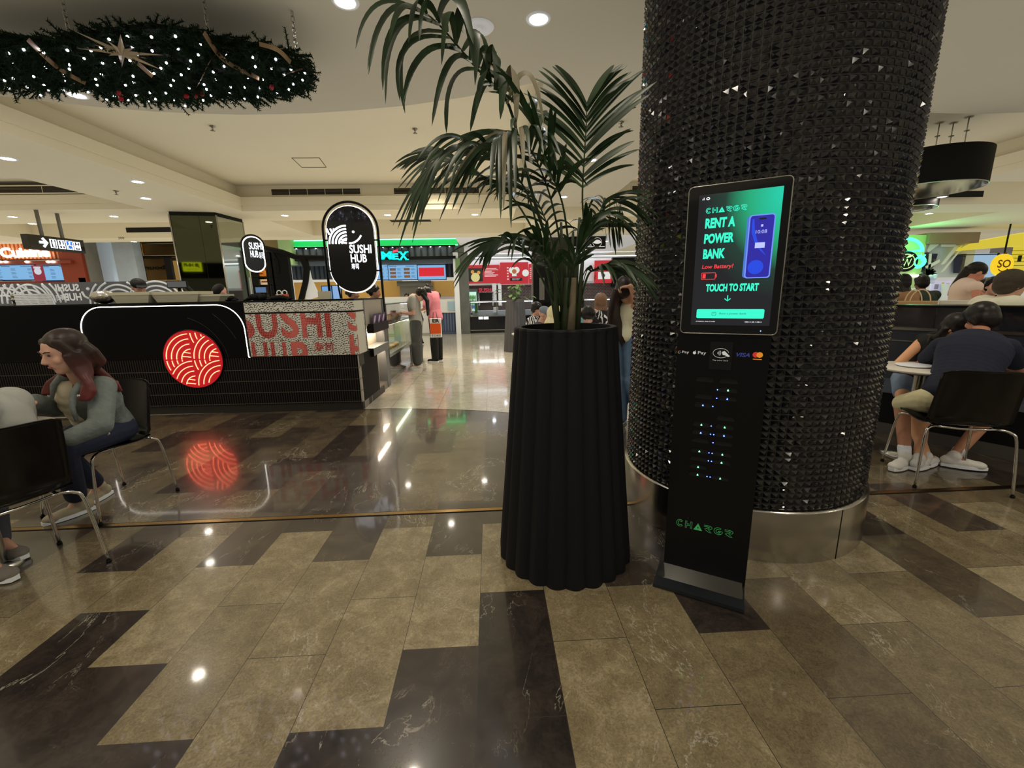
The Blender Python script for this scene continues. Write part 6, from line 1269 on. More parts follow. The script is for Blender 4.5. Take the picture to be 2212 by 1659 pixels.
def person(label, J, top=None, bottom=None, shoes=None, skinc=(190, 140, 112), hair=None, sleeve=1.0, leg=1.0, vox=.010, fem=True, hands=True, low=True, feat=False, strap=False, group=None, topg=.014, legw=0.0, cat='person', curl=.6, top_lo=0.0):
    s = J['s']; root = thing('person', label, cat, (J['pel'].x, J['pel'].y, 0 if low else J['pel'].z-.3), group); sk = skin(skinc)
    hs = s**.5; mb = MB(); W, q = head_geo(mb, J['head'], J['face'], hs); mb.cap(J['neck']-Zup*.02, .052*s, J['head']-J['face']*.02-Zup*.05*hs, .05*s); torso(mb, J, 0, fem)
    for n, sg in (('L', -1), ('R', 1)):
        limb(mb, J['sh'+n], .047*s, J['el'+n], .037*s); limb(mb, J['el'+n], .037*s, J['wr'+n], .025*s)
        d = J['ha'+n] if J['ha'+n] is not None else (J['wr'+n]-J['el'+n]); pn = J.get('pn'+n) or (J['f'] if abs(d.normalized().z) > .7 else Zup)
        if hands: hand(mb, J['wr'+n], Vector(d), sg, curl, s, pn)
        if low: limb(mb, J['hip'+n], .082*s, J['kn'+n], .054*s); limb(mb, J['kn'+n], .054*s, J['an'+n].lerp(J['kn'+n], .0), .036*s); limb(mb, J['an'+n], .034*s, J['toe'+n].lerp(J['an'+n], .25)-Zup*.01, .020*s)
    me = bake(mb, vox, 2); me.name = 'body'; me.materials.append(sk); body = link('body', me, root)
    if top:
        mb = MB(); torso(mb, J, topg, fem, lo=top_lo, hi=(.8 if strap else 1))
        for n in 'LR':
            if sleeve > 0: limb(mb, J['sh'+n], .05*s, J['el'+n], .042*s, topg, 0, min(1, sleeve*2))
            if sleeve > .5: limb(mb, J['el'+n], .042*s, J['wr'+n], .032*s, topg, 0, (sleeve-.5)*1.9)
            if strap: up = Zup; mb.cap(J['neck'].lerp(J['sh'+n], .6)-J['f']*.07, .014, J['chest']-J['f']*.10+J['r']*(.08 if n == 'R' else -.08), .014, 6); mb.cap(J['neck'].lerp(J['sh'+n], .6)+J['f']*.02+Zup*.03, .014, J['neck'].lerp(J['sh'+n], .6)-J['f']*.07, .014, 6)
        part('top', mb, top, root, vox, 6)
    if bottom and low:
        mb = MB(); torso(mb, J, .004, fem, hi=.15); g = .012+legw
        for n in 'LR':
            limb(mb, J['hip'+n], .088*s, J['kn'+n], .058*s, .012+legw*.6, 0, min(1, leg*2))
            if leg > .5: limb(mb, J['kn'+n], .060*s, J['an'+n], .044*s, g, 0, (leg-.5)*2)
        part('trousers', mb, bottom, root, vox, 2)
    if shoes and low:
        for n in 'LR':
            mb = MB(); d = (J['toe'+n]-J['an'+n]); d.z = 0; d = d.normalized(); b_ = Vector((J['an'+n].x, J['an'+n].y, J['toe'+n].z+.0)); zz = J['toe'+n].z
            rr_ = d.cross(Zup); q2 = Matrix((rr_, d, Zup)).transposed(); mb.ell(b_-d*.02+Zup*.012, (.042*s, .06*s, .045*s), 14, 8, q2); mb.ell(b_+d*.06*s+Zup*.0, (.044*s, .09*s, .038*s), 14, 8, q2); mb.ell(b_+d*.13*s-Zup*.004, (.046*s, .06*s, .032*s), 14, 8, q2); mb.cap(b_-d*.02, .038*s, J['an'+n], .044*s)
            so = part('shoe', mb, shoes, root, .007, 1)
            mb = MB(); pts = [(lerp(-.075, .19, i/12)) for i in range(13)]; out = [b_+d*t*s+rr_*.047*s*math.sin(PI*min(1, max(0.08, (t+.085)/.285)))**.45 for t in pts]+[b_+d*t*s-rr_*.047*s*math.sin(PI*min(1, max(.08, (t+.085)/.285)))**.45 for t in pts[::-1]]
            mb.prism([Vector((p.x, p.y, zz-.032)) for p in out], [Vector((p.x, p.y, zz-.010)) for p in out]); obj('sole', mb, M['white'], so)
    if hair:
        mb = MB(); hair[1](mb, W, q, J, hs); part('hair', mb, hair[0], root, min(vox, .009), 1)
    if feat:
        ew = mat('eye', srgb(60, 44, 36), .3); mb = MB()
        for sg in (-1, 1): mb.ell(W(sg*.033, .081, .014), (.012, .005, .0055), 10, 6, q)
        obj('eyes', mb, ew, body); mb = MB()
        for sg in (-1, 1): mb.tube([W(sg*.018, .091, .032), W(sg*.036, .088, .038), W(sg*.052, .076, .033)], .0032, 5)
        obj('eyebrows', mb, mat('brow', srgb(46, 32, 26), .7), body); mb = MB(); mb.ell(W(0, .091, -.056), (.022, .006, .0065), 10, 6, q); obj('lips', mb, mat('lips', srgb(140, 70, 64), .4), body)
    return root
def h_cap_hair(length=.0, vol=1.0, strands=None):
    def f(mb, W, q, J, hs):
        mb.ell(W(0, -.022, .042), (.088*hs*vol, .100*hs*vol, .094*hs*vol), 18, 12, q); mb.ell(W(0, -.05, .0), (.084*hs*vol, .07*hs*vol, .09*hs), 16, 10, q)
        for sg in (-1, 1): mb.cap(W(sg*.066, .02, .07), .026*hs, W(sg*.074, -.02, -.01), .022*hs)
        if length:
            f_ = J['f']
            for k in range(7):
                a = lerp(-.075, .075, k/6); p0 = W(a, -.06+abs(a)*.4, .0); p1 = W(a*1.15, -.085+abs(a)*.3, -.14); p2 = Vector((p1.x, p1.y, p1.z))-Zup*length-f_*.0+(W(a*1.3, 0, 0)-W(a, 0, 0)); mb.cap(p0, .032, p1, .030, 8); mb.cap(p1, .030, p2, .016, 8)
        if strands: strands(mb, W, J)
    return f
def h_bun(mb, W, J): mb.ell(W(0, -.07, .13), (.035, .035, .04), 10, 8); mb.ell(W(0, -.06, .165), (.022, .022, .02), 8, 6)
def h_low(mb, W, J): mb.ell(W(0, -.125, -.02), (.035, .035, .04), 10, 8)
HBLK = mat('hair_black', srgb(20, 16, 16), .38, var=.4, vscale=60); HBRN = mat('hair_brown', srgb(46, 28, 24), .42, var=.5, vscale=50); HGRY = mat('hair_greybrown', srgb(60, 50, 38), .6, var=.3, vscale=50); HLB = mat('hair_lightbrown', srgb(112, 82, 60), .5, var=.5, vscale=45)
def J3(px, py, Y): return ony(px, py, Y)

# --- woman in the denim jacket, left
FW = Vector((-.27, -.96, 0))
J = pose(-2.64, 2.90, FW, 1.66, sit=True, lean=.42, seatz=.44); YS = 2.62
J['head'] = J3(138, 762, 2.52); J['neck'] = J3(178, 820, 2.64); J['pel'] = Vector((-2.62, 2.88, .56)); J['chest'] = J['pel'].lerp(J['neck'], .66)
J['shL'] = J3(222, 836, 2.60); J['shR'] = J3(150, 832, 2.74); J['elL'] = J3(218, 918, 2.46); J['wrL'] = J3(152, 946, 2.36); J['haL'] = J3(112, 958, 2.32)-J['wrL']; J['elR'] = J3(118, 880, 2.68); J['wrR'] = J3(72, 868, 2.50); J['haR'] = J3(30, 870, 2.4)-J['wrR']
J['hipL'] = Vector((-2.53, 2.86, .535)); J['hipR'] = Vector((-2.71, 2.90, .535)); J['knL'] = J3(134, 972, 2.42); J['knR'] = J3(112, 962, 2.62); J['anL'] = onz(168, 1082, .09); J['anR'] = onz(214, 1050, .09)
J['toeL'] = onz(138, 1110, .035); J['toeR'] = onz(184, 1082, .035); J['face'] = Vector((-.36, -.86, -.24)); J['f'] = FW.normalized(); J['r'] = Vector((-.96, .27, 0)); J['s'] = .95
def h_long(mb, W, q, J, hs):
    mb.ell(W(0, -.028, .046), (.086, .100, .090), 18, 12, q); mb.ell(W(0, -.055, -.01), (.082, .07, .10), 16, 10, q)
    for sg in (-1, 1):
        mb.cap(W(sg*.058, .030, .075), .026, W(sg*.078, -.0, .0), .022); mb.cap(W(sg*.078, .0, .0), .022, W(sg*.080, -.01, -.09), .024)
    b_ = J['neck']; back = -J['f']
    for k in range(9):                                               # down the back
        a = lerp(-.09, .06, k/8); p0 = W(a*.8, -.07, .03); p1 = W(a, -.095, -.09); p2 = J['neck']+back*.07+J['r']*(-a*1.1)+Zup*.01; p3 = J3(228+k*1.5, 812+k*3, 2.74+a*.5); p4 = J3(262-k, 846-k*3, 2.78+a*.5)
        c = spline([p0, p1, p2, p3, p4], 8); mb.tube(c, [.030, .032, .032, .030, .028, .026, .022, .018, .010], 8)
    for k in range(5):                                               # falls in front of the near shoulder
        c = spline([W(-.075, -.02+.01*k, .0), W(-.085, -.03+.012*k, -.10), J3(184+k*4, 842, 2.47), J3(170+k*5, 866, 2.44)], 7); mb.tube(c, [.026, .028, .028, .026, .024, .02, .014, .007], 8)
    for k in range(4):
        c = spline([W(.075, -.02, -.02), W(.08, .0, -.12), J3(106+k*5, 828, 2.58), J3(90+k*5, 854, 2.56)], 6); mb.tube(c, [.024, .026, .024, .022, .018, .012, .006], 8)
hairred = bpy.data.materials.new('hair_dip_dyed'); hairred.use_nodes = True; nt = hairred.node_tree; b = nt.nodes['Principled BSDF']; b.inputs['Roughness'].default_value = .4
tc = nt.nodes.new('ShaderNodeTexCoord'); sp2 = nt.nodes.new('ShaderNodeSeparateXYZ'); mr = nt.nodes.new('ShaderNodeMapRange'); nt.links.new(tc.outputs['Object'], sp2.inputs[0]); nt.links.new(sp2.outputs[2], mr.inputs[0]); mr.inputs[1].default_value = 1.10; mr.inputs[2].default_value = .80
rp = nt.nodes.new('ShaderNodeValToRGB'); nt.links.new(mr.outputs[0], rp.inputs[0]); rp.color_ramp.elements[0].color = (*srgb(42, 30, 26), 1); rp.color_ramp.elements[1].color = (*srgb(96, 34, 34), 1); nt.links.new(rp.outputs[0], b.inputs['Base Color'])
denim = mat('denim_light', srgb(100, 105, 98), .8, var=.35, vscale=11, bump=1.0, bscale=22); jeans = mat('jeans_navy', srgb(30, 36, 52), .8, var=.2, vscale=20, bump=.3, bscale=40)
w1 = person('person with long dark red tipped hair in a pale denim jacket, seated', J, top=denim, bottom=jeans, shoes=mat('shoe_cream', srgb(150, 138, 110), .6), skinc=(186, 142, 116), hair=(hairred, h_long), sleeve=1.0, leg=.93, vox=.0075, feat=True, topg=.019, curl=.5)
mb = MB(); up_ = (J['neck']-J['pel']).normalized(); 
for t, a, b2 in ((.25, .10, .075), (.42, .10, .082), (.58, .10, .092), (.74, .09, .088), (.86, .07, .07)):
    mb.ell(J['pel'].lerp(J['neck'], t)+FW*.052+Vector((-.03, 0, 0)), (a*.95, b2+.012, .09), 14, 8)
part('cream_shirt', mb, mat('shirt_cream', srgb(206, 194, 160), .8), w1, .01)
mb = MB(); mb.tube([J3(192, 822, 2.56), J3(172, 832, 2.50), J3(160, 850, 2.46), J3(156, 880, 2.42), J3(166, 910, 2.42)], [.014, .02, .018, .014, .008], 8); mb.tube([J3(160, 820, 2.62), J3(128, 816, 2.55), J3(116, 832, 2.54), J3(112, 862, 2.52)], [.014, .02, .016, .008], 8); obj('collar', mb, denim, w1)
for px, py in ((170, 855), (234, 937)): mb = MB(); mb.ell(J3(px, py, 2.50 if px > 200 else 2.42), (.009, .009, .009), 10, 6); obj('button', mb, M['chrome'], w1)
mb = MB(); a = J['wrL'].lerp(J['elL'], .08); d = (J['elL']-J['wrL']).normalized(); mb.tube([a-d*.012, a+d*.012], .031, 12); obj('wristwatch', mb, M['blk'], w1)

# --- person in grey at the left edge
J = pose(-2.42, 2.02, (-.905, .42), 1.78, sit=True, lean=.62, seatz=.44)
J['anR'] = onz(-8, 1165, .10); J['anL'] = onz(-40, 1210, .10); J['knR'] = Vector((-2.86, 2.36, .50)); J['knL'] = Vector((-2.95, 2.16, .50)); J['toeR'] = onz(52, 1196, .04); J['toeL'] = onz(20, 1240, .04)
J['neck'] = J3(-42, 862, 2.12); J['chest'] = J['pel'].lerp(J['neck'], .66); J['head'] = J['neck']+Vector((-.17, .08, .06)); J['shR'] = J3(22, 872, 2.22); J['shL'] = J3(-70, 890, 1.9); J['elR'] = J3(40, 925, 2.42); J['wrR'] = Vector((-3.0, 2.5, .80)); J['elL'] = Vector((-3.0, 2.1, .8)); J['wrL'] = Vector((-3.2, 2.4, .8)); J['haR'] = Vector((-.8, .3, 0)); J['haL'] = Vector((-.8, .3, 0))
person('person in a loose pale grey top seated at the left picture edge', J, top=mat('top_grey', srgb(150, 148, 136), .85, bump=.5, bscale=14), bottom=mat('trousers_grey', srgb(70, 70, 74), .8), shoes=mat('shoe_grey', srgb(112, 104, 92), .8, bump=.3, bscale=90), hair=(HBRN, h_cap_hair()), sleeve=1, vox=.012, fem=False, topg=.035)

# --- workers inside the island
apron = mat('uniform_black', srgb(24, 24, 26), .7)
def worker(px, py, Y, fwd, label, hair, h=1.6, skinc=(180, 130, 104), top=apron, lean=.2, face=None, vox=.014, hands=False):
    hp_ = ony(px, py, Y); f = Vector((fwd[0], fwd[1], 0)).normalized(); s = h/1.7; P = hp_-(Zup*math.cos(lean)+f*math.sin(lean))*.665*s-f*.035-Zup*.01
    J = pose(P.x, P.y, fwd, h, lean=lean); dz = P.z-J['pel'].z
    for k in ('pel', 'chest', 'neck', 'head', 'shL', 'shR', 'elL', 'elR', 'wrL', 'wrR'): J[k] = J[k]+Zup*dz
    for n in 'LR':
        J['hip'+n] = J['hip'+n]+Zup*dz; J['kn'+n] = Vector((J['hip'+n].x, J['hip'+n].y, max(.12, J['hip'+n].z*.52)))+f*(.0 if dz > -.1 else min(.3, -dz*.6))
        J['el'+n] = J['sh'+n]-Zup*.24*s+f*.10; J['wr'+n] = J['el'+n]+f*.22*s-Zup*.02
    if face: J['face'] = Vector(face)
    return person(label, J, top=top, bottom=apron, shoes=M['blkmat'], skinc=skinc, hair=hair, sleeve=.45, vox=vox, hands=hands), J
def h_capwear(mb, W, q, J, hs):
    mb.ell(W(0, -.01, .058), (.088, .104, .075), 18, 12, q); mb.ell(W(0, .105, .055), (.066, .060, .012), 14, 6, q)
CAPB = mat('cap_black', srgb(18, 18, 20), .7)
worker(300, 622, 6.3, (1, -.25), 'person in a black cap bending behind the sushi counter', (CAPB, h_capwear), 1.6, lean=.35, face=(.75, -.55, -.35))
worker(478, 632, 6.9, (-.7, -.7), 'person in a black cap with head down behind the counter near the mirrored pillar', (CAPB, h_capwear), 1.6, skinc=(206, 150, 130), lean=.45, face=(-.5, -.5, -.8))
worker(764, 634, 7.7, (1, -.1), 'person with dark tied hair behind the counter under the oval sign', (HBLK, h_cap_hair(strands=h_low)), 1.55, lean=.3, face=(.95, -.1, -.25))
worker(810, 631, 7.5, (1, -.1), 'person with dark hair behind the counter by the right post of the oval sign', (HBLK, h_cap_hair(strands=h_low)), 1.55, lean=.3, face=(.95, -.1, -.25))
worker(879, 641, 15.9, (0, -1), 'person with a mask working behind the counter of the green banded shop', (HBLK, h_cap_hair()), 1.68, vox=.02)
worker(892, 646, 12.2, (-1, .1), 'person with dark curly hair beyond the glass case, left of the customers', (HBLK, h_cap_hair(vol=1.15)), 1.5, vox=.018)
worker(947, 640, 16.2, (0, -1), 'bearded person in black working right of the pink shirted customer', (HBLK, h_cap_hair()), 1.7, vox=.02)

# --- two customers on the walkway
J = pose(-1.42, 8.1, (-.97, -.05), 1.60, lean=.03); J['head'] = ony(909, 637, 8.05); J['face'] = Vector((-.9, -.12, -.3))
for n in 'LR':
    J['el'+n] = J['sh'+n]-Zup*.27+J['f']*.0; J['wr'+n] = J['el'+n]+J['f']*.22+Zup*.01; J['an'+n].z = .09
person('person with long black hair, pale grey tee and wide dark jeans at the glass case', J, top=mat('tee_grey', srgb(166, 162, 148), .8), bottom=mat('jeans_charcoal', srgb(70, 68, 66), .85, var=.25, vscale=12), shoes=mat('shoe_white', srgb(200, 190, 176), .6), skinc=(206, 156, 130), hair=(HBLK, h_cap_hair(.26, 1.05)), sleeve=.3, leg=.92, legw=.032, vox=.012, topg=.018)
mb = MB(); c = J['wrL']+J['f']*.1; mb.box(c.x-.09, c.x+.01, c.y-.02, c.y+.02, c.z-.02, c.z+.05); tag(obj('phone_wallet', mb, mat('wallet_red', srgb(170, 50, 50), .5)), 'small red wallet held by the person in the pale grey tee', 'wallet')
J = pose(-1.16, 8.95, (-.9, .35), 1.66, lean=.12); J['face'] = Vector((-.95, .2, -.2)); J['head'] = ony(920, 633, 8.85)
for n in 'LR': J['el'+n] = J['sh'+n]-Zup*.25+J['f']*.02+(J['r']*.08 if n == 'R' else -J['r']*.08); J['wr'+n] = J['el'+n]+J['f']*.20-Zup*.05
person('person in a loose pink shirt and black trousers behind the long haired customer', J, top=mat('tee_pink', srgb(206, 120, 128), .8), bottom=mat('trousers_black', srgb(20, 20, 22), .8), shoes=M['blkmat'], skinc=(196, 150, 124), hair=(HBLK, h_cap_hair(strands=h_bun)), sleeve=.4, vox=.012, topg=.035, legw=.02)
bg = Pl(ony(928, 700, 8.6).x, 8.62, 0); bt_ = thing('shopping_bag', 'orange and white paper shopping bag carried at the side of the pink shirted customer', 'bag', bg.P(.15, .45, -.05)); w_ = bg.uv(952, 700)[0]; z0 = bg.uv(940, 729)[1]; z1 = bg.uv(940, 688)[1]
mb = MB(); mb.pbox(bg, 0, w_, z0, z1, -.12, 0); bb = obj('bag_body', mb, mat('bag_white', srgb(222, 216, 204), .6), bt_); mb = MB(); mb.pbox(bg, .002, w_-.002, lerp(z0, z1, .2), lerp(z0, z1, .74), -.118, .002); obj('orange_panel', mb, mat('bag_orange', srgb(222, 84, 24), .6), bb)
mb = MB(); text(mb, bg, 'ER', w_*.25, w_*.9, lerp(z0, z1, .79), lerp(z0, z1, .97), .003, .04); text(mb, bg, 'TORE', w_*.1, w_*.95, lerp(z0, z1, .04), lerp(z0, z1, .15), .003); obj('bag_lettering', mb, M['blk'], bb)
mb = MB(); mb.tube([bg.P(w_*.3, z1, -.03), bg.P(w_*.35, z1+.12, -.03), bg.P(w_*.6, z1+.13, -.03), bg.P(w_*.7, z1, -.03)], .006, 6); obj('bag_handle', mb, M['blk'], bt_)

# --- the standing girl between planter and column
X0, Y0 = 1.31, 4.12
J = pose(X0+.03, Y0+.02, (.75, .6), 1.66, lean=.02); J['f'] = Vector((.6, .8, 0)).normalized(); J['r'] = Vector((.8, -.6, 0)).normalized()
J['pel'] = Vector((X0+.02, Y0, .95)); J['neck'] = ony(1366, 655, 4.1); J['chest'] = J['pel'].lerp(J['neck'], .66); J['head'] = ony(1352, 628, 4.05); J['shL'] = ony(1345, 678, 4.1); J['shR'] = ony(1392, 672, 4.0); J['elL'] = ony(1384, 645, 3.85); J['wrL'] = ony(1362, 618, 3.92); J['haL'] = ony(1330, 622, 3.95)-J['wrL']
J['elR'] = ony(1410, 622, 3.95); J['wrR'] = ony(1358, 622, 4.2); J['haR'] = ony(1335, 620, 4.1)-J['wrR']; J['face'] = Vector((.75, .55, -.35)); J['s'] = .93
J['shL'] = ony(1352, 690, 4.12); J['elL'] = ony(1376, 655, 3.98)
def h_girl(mb, W, q, J, hs):
    mb.ell(W(0, -.02, .045), (.090, .105, .096), 18, 12, q); mb.ell(W(0, -.05, -.01), (.085, .07, .09), 16, 10, q)
    for k in range(8):
        c = spline([ony(1330+k*3, 625+k, 4.0+.02*k), ony(1322+k*2, 660, 4.0+.02*k), ony(1319+k*4, 700, 4.02+.01*k), ony(1328+k*3, 735+(k % 3)*8, 4.02)], 8); mb.tube(c, [.03, .034, .036, .036, .034, .03, .024, .016, .006], 8)
for n, sg in (('L', -1), ('R', 1)):
    J['hip'+n] = J['pel']+J['r']*sg*.085-Zup*.02; J['kn'+n] = Vector((J['hip'+n].x+.03, J['hip'+n].y+.02, .50)); J['an'+n] = Vector((J['kn'+n].x+.02, J['kn'+n].y+.02, .09)); J['toe'+n] = J['an'+n]+J['f']*.15-Zup*.055
J['anR'] += Vector((.08, .1, 0)); J['toeR'] += Vector((.08, .1, 0))
person('person in a cream strap top and blue jeans tying up long dark hair', J, top=mat('cami_cream', srgb(214, 204, 166), .8, bump=.3, bscale=50), bottom=mat('jeans_blue', srgb(84, 104, 122), .85, var=.25, vscale=14), shoes=M['blkmat'], skinc=(186, 136, 104), hair=(mat('hair_darkbrown', srgb(40, 28, 24), .4, var=.5, vscale=60), h_girl), sleeve=0, strap=True, vox=.009, legw=.03, topg=.012, curl=1.2)

# --- diners seen past the palm stems
def diner(px, py, Y, fwd, label, top, hair, skinc=(186, 140, 114), h=1.62, lean=.25, face=None, fem=True, vox=.013, arms=None, sleeve=.4):
    hp_ = ony(px, py, Y); f = Vector((fwd[0], fwd[1], 0)).normalized(); s = h/1.7; P = hp_-(Zup*math.cos(lean)+f*math.sin(lean))*.665*s-f*.035-Zup*.01; J = pose(P.x, P.y, fwd, h, sit=True, lean=lean, seatz=max(.3, P.z-.10))
    for n, sg in (('L', -1), ('R', 1)): J['el'+n] = J['sh'+n]-Zup*.22*s+f*.14+J['r']*sg*.04; J['wr'+n] = J['el'+n]+f*.2*s+Zup*.03
    for n in 'LR': J['kn'+n].z = P.z-.02; J['an'+n].z = .09; J['toe'+n].z = .035
    if arms: arms(J)
    if face: J['face'] = Vector(face)
    return person(label, J, top=top, bottom=jeans, shoes=M['blkmat'], skinc=skinc, hair=hair, sleeve=sleeve, vox=vox, fem=fem, topg=.02)
def up_arms(J):
    for n, sg in (('L', -1), ('R', 1)): J['el'+n] = J['sh'+n]+J['r']*sg*.12+J['f']*.12+Zup*.06; J['wr'+n] = J['head']+J['r']*sg*.09+Zup*.08; J['ha'+n] = -J['r']*sg+Zup*.3
pat = bpy.data.materials.new('zebra_pattern'); pat.use_nodes = True; nt = pat.node_tree; b = nt.nodes['Principled BSDF']; tc = nt.nodes.new('ShaderNodeTexCoord'); wv = nt.nodes.new('ShaderNodeTexWave'); wv.inputs['Scale'].default_value = 7; wv.inputs['Distortion'].default_value = 14; nt.links.new(tc.outputs['Object'], wv.inputs['Vector']); rp = nt.nodes.new('ShaderNodeValToRGB'); rp.color_ramp.interpolation = 'CONSTANT'; rp.color_ramp.elements[1].position = .55; rp.color_ramp.elements[0].color = (.01, .01, .01, 1); rp.color_ramp.elements[1].color = (.6, .58, .54, 1); nt.links.new(wv.outputs['Fac'], rp.inputs[0]); nt.links.new(rp.outputs[0], b.inputs['Base Color']); b.inputs['Roughness'].default_value = .8
diner(1270, 684, 5.6, (-.05, -1), 'person with black fringe in a patterned jacket holding head in both hands', pat, (HBLK, h_cap_hair(.0, 1.1)), (206, 160, 136), lean=.5, face=(-.05, -.8, -.75), arms=up_arms, sleeve=.9)
def h_scarf(mb, W, q, J, hs): mb.ell(W(0, -.015, .035), (.098, .112, .108), 18, 12, q); mb.ell(W(0, -.03, -.09), (.09, .09, .10), 16, 10, q); mb.cap(W(0, -.03, -.12), .10, J['neck']-Zup*.03, .13)
diner(1200, 682, 5.6, (.9, -.2), 'person wearing a cream headscarf behind the palm stems', mat('scarf_top', srgb(196, 184, 150), .85), (mat('scarf_cream', srgb(214, 198, 152), .8, bump=.3, bscale=20), h_scarf), face=(.95, -.1, -.2), lean=.15)
diner(1176, 680, 6.6, (1, -.1), 'person in a grey cap left of the cream headscarf', mat('top_dark', srgb(60, 60, 64), .8), (mat('cap_grey', srgb(110, 116, 124), .7), h_capwear), face=(.9, -.3, -.4), fem=False, lean=.3)
diner(1160, 668, 7.6, (.9, -.4), 'person in a dark patterned shirt behind the grey cap', pat, (HBLK, h_cap_hair()), face=(.9, -.3, -.3), lean=.2)
diner(1252, 650, 8.2, (.4, 1), 'person in a teal top with dark hair seen beyond the palm', mat('top_teal', srgb(120, 158, 160), .8), (HBLK, h_cap_hair(.1)), lean=.1)
diner(1297, 652, 7.2, (.1, 1), 'person with wavy light brown hair seen from behind left of the standing girl', mat('top_black', srgb(24, 24, 26), .8), (HLB, h_cap_hair(.17, 1.25)), lean=.05)
diner(1228, 690, 7.0, (.2, -1), 'person in a lilac top mostly hidden by the palm trunk', mat('top_lilac', srgb(120, 114, 146), .8), (HBLK, h_cap_hair()), lean=.2)
# their table tops
make_table('round table in front of the person holding head in both hands', 1.05, 5.1, .34, topc); 
make_table('round table by the diners beyond the palm planter', .62, 6.9, .3, topc)
# ------------------------------------------------------------------ booth partition and bench on the right
bd = pl2((3.68, 3.68), (4.12, 2.90)); L_ = 2.6
bz = bd.uv(2000, 664)[1]
bt = thing('booth_bench', 'long black booth bench with a high dark glass back, behind the seated couple', 'bench', bd.P(.4, 0, 0))
ui = -1.5
mb = MB(); mb.pbox(bd, ui, L_, 0, .10, -.5, .0); obj('kick', mb, mat('kick_grey', srgb(66, 62, 56), .5), bt)
mb = MB(); mb.pbox(bd, ui, L_, .10, .40, -.5, -.03); obj('bench_base', mb, M['blk'], bt)
mb = MB(); mb.pprism(bd, [(ui, .40), (L_, .40), (L_, .46), (ui, .46)], -.5, .02); obj('bench_seat', mb, mat('seat_slate', srgb(70, 76, 84), .25, coat=.4), bt)
mb = MB(); mb.pbox(bd, ui, L_, .46, .95, -.56, -.44); obj('backrest', mb, mat('seat_back', srgb(38, 40, 44), .3, coat=.3), bt)
mb = MB(); mb.pbox(bd, ui, L_, .95, .975, -.57, -.43); mb.pbox(bd, ui, L_, .84, .85, -.44, -.435); obj('steel_line', mb, M['steel'], bt)
mb = MB(); mb.pbox(bd, ui, L_, .975, bz-.02, -.52, -.50); obj('dark_glass', mb, mat('tint_glass', (.02, .02, .025), .05, alpha=.82, coat=.5), bt)
mb = MB(); mb.pbox(bd, ui, L_, bz-.02, bz+.004, -.75, -.42); obj('ledge', mb, M['blk'], bt)
# paper bag standing on a table behind the ledge
def at_d(px, py, D): v = ray(px, py); h_ = math.hypot(v.x, v.y); return EYEP+v*(D/h_)
bp0 = at_d(1935, 664, 6.7); bp1 = at_d(2026, 650, 6.7); bgp = pl2((bp0.x, bp0.y), (bp1.x, bp1.y)); wbg = (Vector((bp1.x, bp1.y))-Vector((bp0.x, bp0.y))).length
tb = thing('back_table', 'pale table standing behind the black booth ledge', 'table', bgp.P(1.0, 0, -.3)); ztb = .76
mb = MB(); mb.pbox(bgp, -.5, 2.2, ztb-.03, ztb, -.7, .12); obj('tabletop', mb, topc, tb); mb = MB()
for u, d in ((-.4, 0), (2.1, 0), (-.4, -.6), (2.1, -.6)): mb.pbox(bgp, u, u+.04, 0, ztb-.03, d, d+.04)
obj('table_legs', mb, M['steel'], tb)
pb = thing('paper_bag', 'brown paper shopping bag with twisted handles behind the black ledge', 'bag', bgp.P(wbg/2, ztb, -.1)); zbt = bgp.uv(1980, 651)[1]
mb = MB(); mb.pbox(bgp, 0, wbg, ztb, zbt, -.2, 0); obj('bag_body', mb, mat('kraft', srgb(178, 142, 92), .7, var=.1, vscale=8), pb)
for d, xa, xb in ((-.02, .2, .62), (-.18, .32, .84)):
    mb = MB(); hz = bgp.uv(1970, 630)[1]-zbt; mb.tube([bgp.P(wbg*(lerp(xa, xb, .5)+(xb-xa)/2*math.cos(a)), zbt-.02+(hz+.04)*math.sin(a), d) for a in [PI*i/14 for i in range(15)]], .006, 6); obj('bag_handle', mb, mat('handle_kraft', srgb(206, 176, 130), .7), pb)
mb = MB(); a = bgp.uv(2030, 658); b2 = bgp.uv(2105, 650); mb.pbox(bgp, a[0], b2[0], ztb, b2[1], -.35, -.1); tag(obj('white_box', mb, topc), 'long pale box on the back table right of the brown paper bag', 'box')
# ------------------------------------------------------------------ seated couple
navy = mat('tee_navy', srgb(27, 30, 44), .85, bump=.3, bscale=18); FM = Vector((.38, .92, 0)).normalized()
J = pose(3.25, 2.80, FM, 1.74, sit=True, lean=.38, seatz=.45)
def D(px, py, Y): return ony(px, py, Y)
J['pel'] = Vector((3.27, 2.76, .58)); J['neck'] = D(2118, 722, 3.02); J['chest'] = J['pel'].lerp(J['neck'], .66); J['head'] = D(2118, 692, 3.13); J['shL'] = D(2034, 748, 3.16); J['shR'] = D(2176, 752, 2.92); J['elL'] = D(1986, 790, 3.34); J['wrL'] = D(2030, 797, 3.52); J['haL'] = Vector((.9, .3, .0)); J['elR'] = D(2205, 800, 3.05); J['wrR'] = D(2165, 790, 3.32); J['haR'] = Vector((-.8, .5, 0))
J['hipL'] = Vector((3.19, 2.84, .55)); J['hipR'] = Vector((3.37, 2.76, .55)); J['knL'] = D(1948, 872, 3.10); J['knR'] = D(2130, 905, 2.98); J['anL'] = onz(1955, 985, .09); J['anR'] = onz(2062, 985, .09); J['toeL'] = onz(1948, 1000, .04); J['toeR'] = onz(2100, 1003, .04); J['face'] = Vector((.25, .9, -.45)); J['s'] = 1.0
